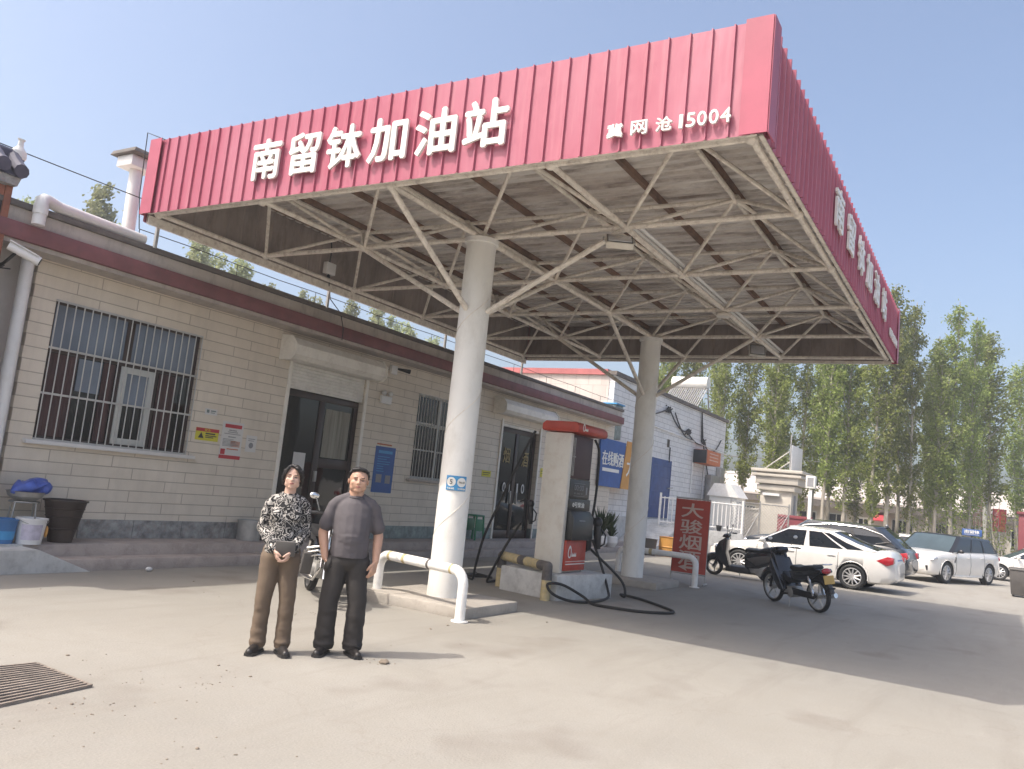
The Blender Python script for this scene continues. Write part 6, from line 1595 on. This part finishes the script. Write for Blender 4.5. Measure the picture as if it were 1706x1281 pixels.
# ------------------------------------------------------------------ trees
def tree_meshes(seed, H, spread, nleaf, ls, lowest=0.2, nb=30, fine=1.0):
    """tapered trunk with limbs; crown = thin twigs' leaves spread through its volume"""
    rnd = random.Random(seed)
    tr = MB(); pts = []
    x = y = 0.0
    for i in range(11):
        pts.append((x, y, H*0.97*i/10)); x += rnd.gauss(0, 0.012*H*0.3); y += rnd.gauss(0, 0.012*H*0.3)
    r0 = rnd.uniform(0.0062, 0.0088)*H
    tr.tube(pts, [r0*(1-0.92*(i/10)**0.9)+0.012 for i in range(11)], n=8)
    def at(f):
        i = min(9, int(f*10)); q = f*10-i
        return Vector(pts[i]).lerp(Vector(pts[i+1]), q)
    segs = []
    for b in range(nb):
        f = lowest + (0.97-lowest)*((b+rnd.random())/nb)
        a = b*2.39996 + rnd.uniform(-0.5, 0.5)
        shape = (0.35+0.65*math.sin(math.pi*min(1, (f-lowest)/(1-lowest)*0.9+0.14))**0.8)
        ln = spread*H*shape*rnd.uniform(0.55, 1.25)
        p = at(f); el = rnd.uniform(0.75, 1.2)
        d = Vector((math.cos(a)*math.cos(el), math.sin(a)*math.cos(el), math.sin(el)))
        q = [p]
        for k in range(4):
            d = (d + Vector((rnd.gauss(0, .12), rnd.gauss(0, .12), 0.10))).normalized(); q.append(q[-1]+d*ln/4)
        tr.tube(q, [0.016*ln+0.012, 0.012*ln+0.01, 0.009*ln+0.008, 0.006*ln+0.006, 0.005], n=5)
        for k in range(1, 5):
            segs.append((q[k-1], q[k], 0.5+0.3*k))
            for s_ in range(2):
                d2 = (d + Vector((rnd.gauss(0, .7), rnd.gauss(0, .7), rnd.gauss(0.1, .4)))).normalized(); e = q[k]+d2*ln*rnd.uniform(0.15, 0.36)
                tr.tube([q[k], e], [0.010, 0.004], n=4, cap=False); segs.append((q[k], e, 1.0))
    wts = [max(0.05, (b-a).length*w) for a, b, w in segs]; tot = sum(wts)
    lf = MB()
    for (a, b, w), wt in zip(segs, wts):
        dens = rnd.choice([0.1, 0.5, 1.0, 1.9])
        for _ in range(int(nleaf*wt/tot*dens*1.1)+1):
            c = a.lerp(b, rnd.random()) + Vector((rnd.gauss(0, .16), rnd.gauss(0, .16), rnd.gauss(0, .16)))*fine
            n_ = Vector((rnd.gauss(0, 1), rnd.gauss(0, 1), rnd.gauss(0, 1))).normalized(); t1 = n_.orthogonal().normalized(); t2 = n_.cross(t1); s_ = ls*rnd.uniform(0.6, 1.35)
            lf.add([c-t1*s_*0.5, c+t2*s_*0.36, c+t1*s_*0.55, c-t2*s_*0.36], [(0,1,2,3)])
    return tr, lf
def make_tree(label, tr, lf, leafm, group):
    t = thing("poplar_tree", label, "tree", (0, 0, 0), 0, group)
    tr.build("trunk", G["bark"], t, world=False); lf.build("crown", leafm, t, world=False, smooth=False, fixn=False)
    return t
def plant_trees(protos, spots, labels, group):
    used = set()
    for i, (u, v, hgt, which) in enumerate(spots):
        p, H = protos[which]
        o = p if which not in used else copy_tree(p)
        used.add(which)
        s_ = hgt/H; o.location = (u, v, 0); o.rotation_euler = (0, 0, (i*2.1) % 6.28); o.scale = (s_*(0.85+0.3*((i*37) % 10)/10),)*2 + (s_,)
        o["label"] = labels(i); o["group"] = group
protosR = []
for k, (sd, H, sp, nl, low) in enumerate(((1, 15.6, 0.112, 7000, 0.17), (2, 15.2, 0.128, 7800, 0.24), (3, 16.2, 0.10, 6200, 0.12), (4, 14.2, 0.142, 8200, 0.22))):
    tr, lf = tree_meshes(sd, H, sp, nl, 0.155, low, 40); protosR.append((make_tree("tree", tr, lf, G["leaf"], None), H))
rowR = [(48.6, 18.3, 13.0, 0), (49.6, 16.6, 13.6, 1), (48.6, 14.4, 13.6, 2), (49.4, 13.0, 13.2, 3), (48.2, 11.1, 13.8, 0), (49.0, 9.75, 13.6, 2), (48.7, 8.4, 14.2, 1), (49.3, 7.3, 13.6, 0), (48.8, 5.9, 14.0, 2), (49.2, 5.1, 15.6, 0), (50.6, 4.2, 14.9, 2), (51.6, 2.95, 12.2, 3), (52.0, 2.1, 15.2, 2), (53.4, 1.3, 14.6, 0), (56.5, 0.5, 14.2, 1), (62.0, -1.2, 13.2, 3), (69.3, -2.2, 12.6, 1), (70.5, -5.5, 12.8, 3),
        (54.0, 20.0, 13.6, 1), (54.5, 16.4, 13.0, 3), (54.6, 12.2, 13.2, 1), (54.0, 8.9, 13.6, 3), (55.4, 5.2, 14.6, 3), (57.4, 1.6, 12.8, 1), (60.5, 8.2, 12.8, 2), (60.8, 14.2, 13.2, 0), (57.0, 6.9, 14.0, 2), (57.5, 10.6, 13.4, 1), (56.8, 3.4, 14.2, 0), (62.5, 4.0, 13.0, 3)]
labR = ["front poplar seen between the rear column and the solar heater", "front poplar directly behind the solar heater", "front poplar at the white tiled house's far corner", "front poplar rising behind the chain link fence", "front poplar directly behind the cream gate pier", "front poplar rising beside the white lamp post", "front poplar above the white saloon's roof, right of the lamp post", "front poplar above the dark estate's roof", "front poplar just left of the canopy's far corner", "tallest front poplar, just right of the canopy's far corner", "tall poplar above the dark estate's tail", "broad poplar above the white utility vehicle's bonnet", "tall poplar left of the blue street sign", "poplar directly behind the blue street sign", "poplar directly behind the utility poles", "poplar behind the red roadside sign", "poplar behind the maroon gate post", "outermost poplar beyond the maroon gate post",
    "rear poplar half hidden by the rear column", "rear poplar showing past the solar heater's tank", "rear poplar between the chain link fence and the gate pier", "rear poplar between the lamp post and the dark estate", "rear poplar behind the tall pair at the canopy's corner", "rear poplar between the street sign and the utility poles", "farthest poplar over the far building's red awning", "farthest poplar behind the white tiled house's roof", "rear poplar directly above the middle of the dark estate", "rear poplar above the maroon gate leaf", "rear poplar above the utility vehicle's bonnet", "farthest poplar above the utility vehicle's roof"]
whereR = lambda i: labR[i]
plant_trees(protosR, rowR, whereR, "poplars beyond the parked cars")
protosL = []
for k, (sd, H, sp, nl) in enumerate(((11, 15.0, 0.13, 6000), (12, 15.0, 0.16, 6500), (13, 15.0, 0.13, 5200))):
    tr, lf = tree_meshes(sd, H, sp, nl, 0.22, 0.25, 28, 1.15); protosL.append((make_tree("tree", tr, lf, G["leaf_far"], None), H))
rowL = [(23.7, 47.3, 15.1, 0), (25.8, 47.8, 14.6, 1), (25.9, 43.7, 16.3, 2), (28.6, 46.5, 15.4, 1), (29.7, 45.2, 14.6, 0), (31.6, 42.3, 14.9, 2), (35.2, 45.3, 15.5, 1), (36.6, 43.5, 15.1, 0), (39.5, 44.7, 14.2, 2), (42.6, 43.6, 14.4, 1), (45.8, 41.9, 14.6, 0), (49.6, 43.1, 15.1, 2), (50.8, 41.9, 14.4, 1), (56.1, 44.3, 14.8, 0), (59.5, 44.7, 14.6, 2)]
ordn = ["first", "second", "third", "fourth", "fifth", "sixth", "seventh", "eighth", "ninth", "tenth", "eleventh", "twelfth", "thirteenth", "fourteenth", "fifteenth"]
plant_trees(protosL, rowL, lambda i: "haze-pale far poplar whose top shows above the shop roof, %s from the left" % ordn[i], "far poplars behind the shop")
# saplings and brush at the foot of the poplars
brush_t, brush_l = MB(), MB()
random.seed(5)
for _ in range(70):
    u, v = random.uniform(52.5, 60), random.uniform(-1.5, 5.0)
    h_ = random.uniform(1.5, 4.0); e = Vector((u+random.gauss(0, .2), v+random.gauss(0, .2), h_))
    brush_t.tube([(u, v, 0), e], [0.035, 0.01], n=5)
    for _ in range(45):
        c = Vector((u, v, 0)).lerp(e, random.uniform(0.15, 1.05)) + Vector((random.gauss(0, .3), random.gauss(0, .3), random.gauss(0, .2)))
        n_ = Vector((random.gauss(0, 1), random.gauss(0, 1), random.gauss(0, 1))).normalized(); t1 = n_.orthogonal().normalized(); t2 = n_.cross(t1); s_ = random.uniform(.09, .18)
        brush_l.add([c-t1*s_*.5, c+t2*s_*.35, c+t1*s_*.55, c-t2*s_*.35], [(0,1,2,3)])
brush_l.m = 0
b0 = len(brush_t.v); brush_t.v += brush_l.v; brush_t.f += [tuple(i+b0 for i in f) for f in brush_l.f]; brush_t.mi += [1]*len(brush_l.f)
brush_t.build("undergrowth", [G["bark"], G["leaf"]], kind="stuff", smooth=False, fixn=False)
# ------------------------------------------------------------------ people
class Blob:
    """overlapping rounded shapes fused into one continuous skin"""
    def __init__(s): s.mb = MB()
    def cap(s, pts, rs, n=14):
        s.mb.tube(pts, rs, n=n)
        for p, r in zip(pts, rs): s.mb.ell(p, (r, r, r), n)
        return s
    def cap2(s, pts, rs, n=16):
        """limb or trunk whose sections are ellipses (rx, ry)"""
        for (p, (rx, ry)), (q, (sx, sy)) in zip(zip(pts, rs), zip(pts[1:], rs[1:])):
            k = 16
            for i in range(k+1):
                f = i/k
                c = Vector(p).lerp(Vector(q), f); a, b = rx+(sx-rx)*f, ry+(sy-ry)*f
                s.mb.ell(c, (a, b, max(0.03, min(a, b)*0.8)), n)
        return s
    def ell(s, c, r, rot=(0,0,0), n=16):
        s.mb.ell(c, r, n, rot); return s
    def build(s, name, mats, parent, voxel=0.008, smooth=4, paint=None, clip=None):
        me = bpy.data.meshes.new(name)
        me.from_pydata(s.mb.v, [], s.mb.f)
        o = bpy.data.objects.new(name, me); COL.objects.link(o)
        bm = bmesh.new(); bm.from_mesh(me); bmesh.ops.recalc_face_normals(bm, faces=bm.faces); bm.to_mesh(me); bm.free()
        r = o.modifiers.new("fuse", 'REMESH'); r.mode = 'VOXEL'; r.voxel_size = voxel; r.use_smooth_shade = True
        if smooth:
            k = o.modifiers.new("soften", 'SMOOTH'); k.factor = 0.5; k.iterations = smooth
        bpy.context.view_layer.update()
        nm = bpy.data.meshes.new_from_object(o.evaluated_get(bpy.context.evaluated_depsgraph_get()))
        o.modifiers.clear(); o.data = nm; nm.name = name; bpy.data.meshes.remove(me)
        if clip:
            bm = bmesh.new(); bm.from_mesh(nm)
            for co, no in clip:
                bmesh.ops.bisect_plane(bm, geom=bm.verts[:]+bm.edges[:]+bm.faces[:], plane_co=co, plane_no=no, clear_outer=True)
            bm.to_mesh(nm); bm.free()
        nm.materials.clear()
        for m in (mats if isinstance(mats, (list, tuple)) else [mats]): nm.materials.append(m)
        if paint:
            for p in nm.polygons: p.material_index = paint(p.center)
        nm.polygons.foreach_set("use_smooth", [True]*len(nm.polygons)); nm.update()
        o.parent = parent
        return o
def wrinkle(o, amt, sc, zr=None, sd=0.0):
    me = o.data
    for v in me.vertices:
        if zr and not (zr[0] < v.co.z < zr[1]): continue
        q = Vector((v.co.x*sc*0.8, v.co.y*sc*0.8, v.co.z*sc*1.5+sd))
        v.co += v.normal*amt*(mnoise.noise(q) + 0.5*mnoise.noise(q*2.1))
    me.update()

def head(b, c, s, wide=1.0):
    """skull, jaw, nose, brow, ears; face towards -Y"""
    x, y, z = c
    P = lambda dx, dy, dz: (x+dx*s, y+dy*s, z+dz*s)
    b.ell(P(0, .012, .030), (.076*s*wide, .092*s, .082*s), n=24)
    b.ell(P(0, -.020, -.028), (.067*s*wide, .068*s, .070*s), n=22)
    b.ell(P(0, -.046, -.076), (.036*s*wide, .034*s, .028*s), n=16)
    for sx in (-1, 1):
        b.ell(P(sx*.034*wide, -.054, -.018), (.028*s*wide, .024*s, .026*s), n=14)
        b.ell(P(sx*.040*wide, -.018, -.055), (.028*s*wide, .042*s, .034*s), n=14)
        b.ell(P(sx*.028, -.074, .026), (.024*s, .012*s, .009*s), n=12)
        b.ell(P(sx*.076*wide, .012, -.004), (.010*s, .019*s, .031*s), rot=(0.15, 0, sx*0.3), n=12)
    b.cap([P(0, -.080, .020), P(0, -.095, -.018)], [.008*s, .0115*s], n=10)
    b.ell(P(0, -.090, -.020), (.017*s, .013*s, .011*s), n=12)
    b.ell(P(0, -.079, -.046), (.024*s, .011*s, .008*s), n=12)
    b.ell(P(0, -.078, -.056), (.021*s, .012*s, .009*s), n=12)
def face_paint(c, s):
    x, y, z = c
    def f(p):
        dx, dy, dz = (p.x-x)/s, (p.y-y)/s, (p.z-z)/s
        if dy < -.052:
            for sx in (-1, 1):
                ex, ez = dx-sx*.030, dz-.006+abs(dx)*0.05
                if (ex/.0140)**2+(ez/.0046)**2 < 1: return 2
                bx, bz = dx-sx*.031, dz-.029
                if (bx/.020)**2+(bz/.0040)**2 < 1: return 2
            if (dx/.021)**2+((dz+.051)/.0075)**2 < 1 and dy < -.07: return 1
        return 0
    return f
def hand(b, w, d, side, palm_n, s=1.0, curl=0.5):
    """palm and five bent fingers from the wrist w along d; palm_n = palm normal (fingers curl that way)"""
    w, d, n = Vector(w), Vector(d).normalized(), Vector(palm_n).normalized()
    n = (n - d*n.dot(d)).normalized(); x = d.cross(n).normalized()*side
    for k in range(4):
        b.cap([w + d*.01*s + x*(k-1.5)*.012*s, w + d*.082*s + x*(k-1.5)*.0195*s], [.014*s, .0125*s], n=10)
    for k, ln in enumerate((.066, .076, .070, .054)):
        p0 = w + d*.085*s + x*(k-1.5)*.0205*s
        c1, c2 = curl*(0.75+0.1*k), curl*(1.7+0.1*k)
        p1 = p0 + (d*math.cos(c1)+n*math.sin(c1))*ln*.48*s
        p2 = p1 + (d*math.cos(c2)+n*math.sin(c2))*ln*.34*s
        p3 = p2 + (d*math.cos(c2+curl*.6)+n*math.sin(c2+curl*.6))*ln*.24*s
        b.cap([p0, p1, p2, p3], [.0098*s, .0090*s, .0082*s, .0070*s], n=10)
    t0 = w + d*.028*s - x*.026*s; t1 = t0 + (d*.75 - x*.55 + n*.35).normalized()*.036*s; t2 = t1 + (d*.9 - x*.1 + n*.45).normalized()*.030*s
    b.cap([t0, t1, t2], [.0140*s, .0115*s, .0085*s], n=10)

def person(label, loc, rz):
    return thing("person", label, "person", loc, rz)
def trousers(t, m, hipx, hip_z, waist_z, wr, hr, feet, knee, cuff=0.075, th=0.085, kn=0.066):
    b = Blob()
    b.cap2([(0, .005, hip_z+0.0), (0, .0, waist_z)], [hr, wr])
    for (fx, fy), (kx, ky), sx in zip(feet, knee, (-1, 1)):
        b.cap2([(sx*hipx, .005, hip_z-0.02), (sx*hipx*0.98+0.1*(kx-sx*hipx), .0, hip_z-0.18), (kx, ky, 0.46), (fx*0.5+kx*0.5, fy*0.5+ky*0.5+0.012, 0.27), (fx, fy+0.02, 0.075)],
               [(th, th*1.12), (th*0.95, th*1.05), (kn, kn*1.08), (cuff*0.96, cuff*1.03), (cuff, cuff*1.12)])
        b.ell((fx, fy+.01, 0.10), (cuff*1.06, cuff*1.15, 0.03))
        b.ell((sx*hipx*0.9, .055, hip_z+0.02), (th*1.0, .085, .10))
    o = b.build("trousers", m, t, 0.009, 9, clip=[((0, 0, 0.052), (0, 0, -1))])
    wrinkle(o, 0.007, 9, (0.0, 0.40)); wrinkle(o, 0.005, 6, (0.40, 0.9), 3.0)
    return o
def shoes(t, feet, toe):
    for (fx, fy), sx in zip(feet, (-1, 1)):
        b = Blob()
        d = Vector((sx*toe, -1, 0)).normalized(); c = Vector((fx, fy, 0))
        b.cap([c - d*0.055 + Vector((0, 0, .042)), c + d*0.06 + Vector((0, 0, .040)), c + d*0.155 + Vector((0, 0, .032))], [.040, .043, .033])
        b.ell(c + Vector((0, 0.01, 0.08)), (.040, .05, .05)); b.ell(c + d*0.10 + Vector((0, 0, .022)), (.046, .07, .024), rot=(0, 0, math.atan2(-d.x, -d.y)*-1))
        o = b.build("shoe", G["shoe"], t, 0.007, 3, clip=[((0, 0, 0.004), (0, 0, -1))])
        q = MB(); h_ = Vector((-d.y, d.x, 0))
        prof = [(-.10, .036), (-.06, .045), (.05, .049), (.12, .049), (.175, .036), (.19, .0)]
        pl = [c + d*a + h_*w for a, w in prof] + [c + d*a - h_*w for a, w in reversed(prof[:-1])]
        q.prism([(p.x, p.y) for p in pl], 0.002, 0.022, 'Z'); q.build("sole", G["black"], o, world=False)

FACE = math.atan2(-0.68, -0.73)     # both look towards the photographer
# ---- the woman: printed blouse, brown trousers, hands together in front
W = person("woman in a black and white printed blouse and brown trousers, hands clasped in front", (5.28, 5.32, 0), FACE + math.pi/2)
hc = (0.012, -0.010, 1.497); hs = 0.96
b = Blob(); head(b, hc, hs, 0.97)
b.cap([(0, .022, 1.30), (0.006, .012, 1.42)], [.053, .048])
b.cap2([(0, .01, 0.86), (0, .0, 1.06), (0, .005, 1.24), (0, .015, 1.315)], [(.135, .10), (.115, .085), (.13, .085), (.06, .05)])
for sx, hip in ((-1, -.075), (1, .075)):
    fx = -0.100 if sx < 0 else 0.105
    b.cap([(hip, 0, .80), (fx*0.95, -.005, .46), (fx, .015, .09)], [.075, .05, .038])
    b.cap([(sx*.140, .018, 1.255), (sx*.190, .02, 1.06)], [.030, .029])
elL, elR = Vector((-.190, .035, 1.050)), Vector((.184, .035, 1.050))
wL, wR = Vector((-.055, -.150, .885)), Vector((.088, -.150, .880))
b.cap([elL, wL], [.030, .025]); b.cap([elR, wR], [.030, .025])
hand(b, wL, (0.42, -0.16, -0.85), -1, (0.85, 0.25, 0.42), 0.92, 0.55)
hand(b, wR, (-0.42, -0.16, -0.85), 1, (-0.85, 0.25, 0.42), 0.92, 0.55)
b.build("body", [G["skin_w"], G["lips"], G["eyes"]], W, 0.0046, 2, paint=face_paint(hc, hs))
trousers(W, G["trousers_t"], 0.082, 0.83, 1.00, (.122, .096), (.152, .115), ((-.100, .0), (.105, -.005)), ((-.098, -.012), (.100, -.012)), cuff=0.070, th=0.090, kn=0.072)
shoes(W, ((-.100, .0), (.105, -.005)), 0.30)
b = Blob()
b.cap2([(0, .008, 0.865), (0, .002, 0.96), (0, .0, 1.05), (0, .0, 1.18), (0, .006, 1.27), (0, .014, 1.325)], [(.150, .118), (.142, .110), (.130, .102), (.140, .106), (.134, .096), (.080, .064)])
for sx, el, wr in ((-1, elL, wL), (1, elR, wR)):
    b.cap([(sx*.05, .016, 1.335), (sx*.110, .014, 1.298), (sx*.150, .018, 1.255), (sx*.176, .026, 1.14), el], [.040, .046, .049, .045, .043])
    b.cap([el, el.lerp(wr, .5), wr.lerp(el, 0.06)], [.047, .045, .040])
    b.ell((sx*.064, -.066, 1.165), (.066, .044, .062))
o = b.build("blouse", G["blouse"], W, 0.0075, 4)
wrinkle(o, 0.008, 12)
q = MB(); q.lathe([(.056, 0), (.060, .018), (.056, .034), (.050, .03)], (0.002, .016, 1.325), 20); q.build("collar", G["blouse"], o, world=False)
b = Blob(); s = hs; x, y, z = hc
b.ell((x, y+.026, z+.044), (.083*s, .090*s, .078*s), n=24); b.ell((x, y+.052, z-.005), (.078*s, .056*s, .085*s), n=18)
for sx in (-1, 1):
    b.cap([(x-.012, y-.046, z+.112), (x+sx*.036-.004, y-.068, z+.090), (x+sx*.062, y-.058, z+.056), (x+sx*.076, y-.030, z+.012), (x+sx*.078, y-.006, z-.032)], [.011, .013, .014, .014, .010])
    b.cap([(x+sx*.070, y-.015, z+.060), (x+sx*.080, y+.015, z+.01), (x+sx*.074, y+.030, z-.058)], [.016, .018, .014])
b.cap([(x-.03, y-.060, z+.098), (x-.052, y-.074, z+.066), (x-.060, y-.066, z+.036)], [.013, .010, .005])
b.cap([(x+.02, y-.064, z+.096), (x+.045, y-.076, z+.066), (x+.056, y-.068, z+.034)], [.013, .010, .005])
o = b.build("hair", G["hair"], W, 0.006, 2)
wrinkle(o, 0.006, 45)
t = thing("wallet", "flat dark grey wallet held in the woman's clasped hands", "wallet", (5.28, 5.32, 0.9), FACE + math.pi/2)
mb = MB(); mb.obox((0.035, -0.175, 0.0), (0.165, 0.022, 0.125), (0.12, 0, 0)); mb.build("cover", G["bingrey"], t, world=False, bevel=0.008)
mb = MB(); mb.obox((0.035, -0.168, 0.058), (0.160, 0.010, 0.012), (0.12, 0, 0)); mb.build("zip_edge", G["steel"], t, world=False)

# ---- the man: grey T-shirt, black trousers, one hand in his pocket
M_ = person("stocky man in a grey short sleeved shirt, one hand in his pocket", (5.74, 4.96, 0), FACE + math.pi/2)
hc = (0.005, -0.022, 1.527); hs = 1.03
b = Blob(); head(b, hc, hs, 1.08)
b.cap([(0, .02, 1.33), (0.002, .004, 1.45)], [.070, .066])
b.cap2([(0, .01, 0.86), (0, -.01, 1.04), (0, .0, 1.25), (0, .015, 1.345)], [(.155, .115), (.160, .12), (.155, .095), (.07, .05)])
for sx in (-1, 1):
    b.cap([(sx*.09, 0, .80), (sx*.118, -.005, .46), (sx*.125, .015, .09)], [.085, .056, .042])
eL, eR = Vector((-.246, .045, 1.045)), Vector((.244, .035, 1.05))
wL, wR = Vector((-.205, -.035, .835)), Vector((.240, -.035, .830))
b.cap([(-.190, .015, 1.265), eL], [.046, .044]); b.cap([eL, eL.lerp(wL, .35), wL], [.045, .043, .030])
b.cap([(.190, .015, 1.265), eR], [.046, .044]); b.cap([eR, eR.lerp(wR, .35), wR], [.045, .043, .030])
hand(b, wL, (0.42, -0.06, -0.9), -1, (0.8, 0.1, 0.3), 1.05, 0.45)
hand(b, wR, (-0.16, -0.10, -0.98), 1, (-0.75, 0.55, 0.0), 1.08, 0.42)
b.build("body", [G["skin"], G["lips"], G["eyes"]], M_, 0.0048, 2, paint=face_paint(hc, hs))
o = trousers(M_, G["trousers_b"], 0.096, 0.83, 0.985, (.155, .124), (.168, .130), ((-.122, .0), (.128, .01)), ((-.125, -.015), (.122, -.015)), cuff=0.090, th=0.102, kn=0.086)
b = Blob(); b.ell((-.165, -.055, .78), (.035, .055, .075), rot=(0, 0.3, 0)); b.build("pocket", G["trousers_b"], o, 0.008, 3)
shoes(M_, ((-.122, .0), (.128, .01)), 0.35)
b = Blob()
b.cap2([(0, .004, 0.845), (0, -.006, 0.95), (0, -.014, 1.06), (0, -.006, 1.18), (0, .002, 1.28), (0, .014, 1.355)], [(.168, .140), (.168, .148), (.168, .150), (.172, .138), (.164, .113), (.098, .078)])
for sx, el in ((-1, eL), (1, eR)):
    sh = Vector((sx*.185, .015, 1.283))
    b.cap([(sx*.06, .012, 1.375), (sx*.145, .012, 1.325), sh, sh.lerp(el, .42), sh.lerp(el, .68)], [.048, .055, .058, .062, .070])
b.ell((0, -.035, 1.20), (.135, .105, .10)); b.ell((0, -.045, 1.02), (.140, .125, .13))
o = b.build("shirt", G["tshirt"], M_, 0.008, 4, clip=[((0, 0, 0.852), (0, 0, -1))])
wrinkle(o, 0.004, 7); wrinkle(o, 0.004, 14, (0.8, 1.05), 5)
q = MB(); q.lathe([(.078, 0), (.084, .012), (.078, .026), (.070, .02)], (0.0, .012, 1.365), 22); q.build("collar", G["tshirt"], o, world=False)
b = Blob(); s = hs; x, y, z = hc
b.ell((x, y+.030, z+.050), (.082*s*1.08, .088*s, .074*s), n=24); b.ell((x, y+.050, z+.01), (.078*s*1.07, .056*s, .070*s), n=18)
b.cap([(x-.056, y-.048, z+.096), (x, y-.064, z+.106), (x+.056, y-.048, z+.096)], [.016, .017, .016])
for sx in (-1, 1): b.cap([(x+sx*.078, y-.034, z+.078), (x+sx*.087, y-.010, z+.045), (x+sx*.089, y+.0, z+.012)], [.012, .010, .006])
o = b.build("hair", G["hair"], M_, 0.006, 2)
wrinkle(o, 0.004, 60)
# ------------------------------------------------------------------ thin spring haze
mh = bpy.data.materials.new("haze"); mh.use_nodes = True
th = mh.node_tree
for n_ in list(th.nodes):
    if n_.type == 'BSDF_PRINCIPLED': th.nodes.remove(n_)
pv = th.nodes.new("ShaderNodeVolumePrincipled")
pv.inputs["Color"].default_value = (0.92, 0.94, 0.96, 1)
pv.inputs["Density"].default_value = 0.0022
pv.inputs["Anisotropy"].default_value = 0.3
th.links.new(pv.outputs[0], th.nodes["Material Output"].inputs["Volume"])
mb = MB(); mb.box(-20, 110, -60, 70, -1.0, 20.0)
mb.build("haze", mh, smooth=False, kind="stuff")
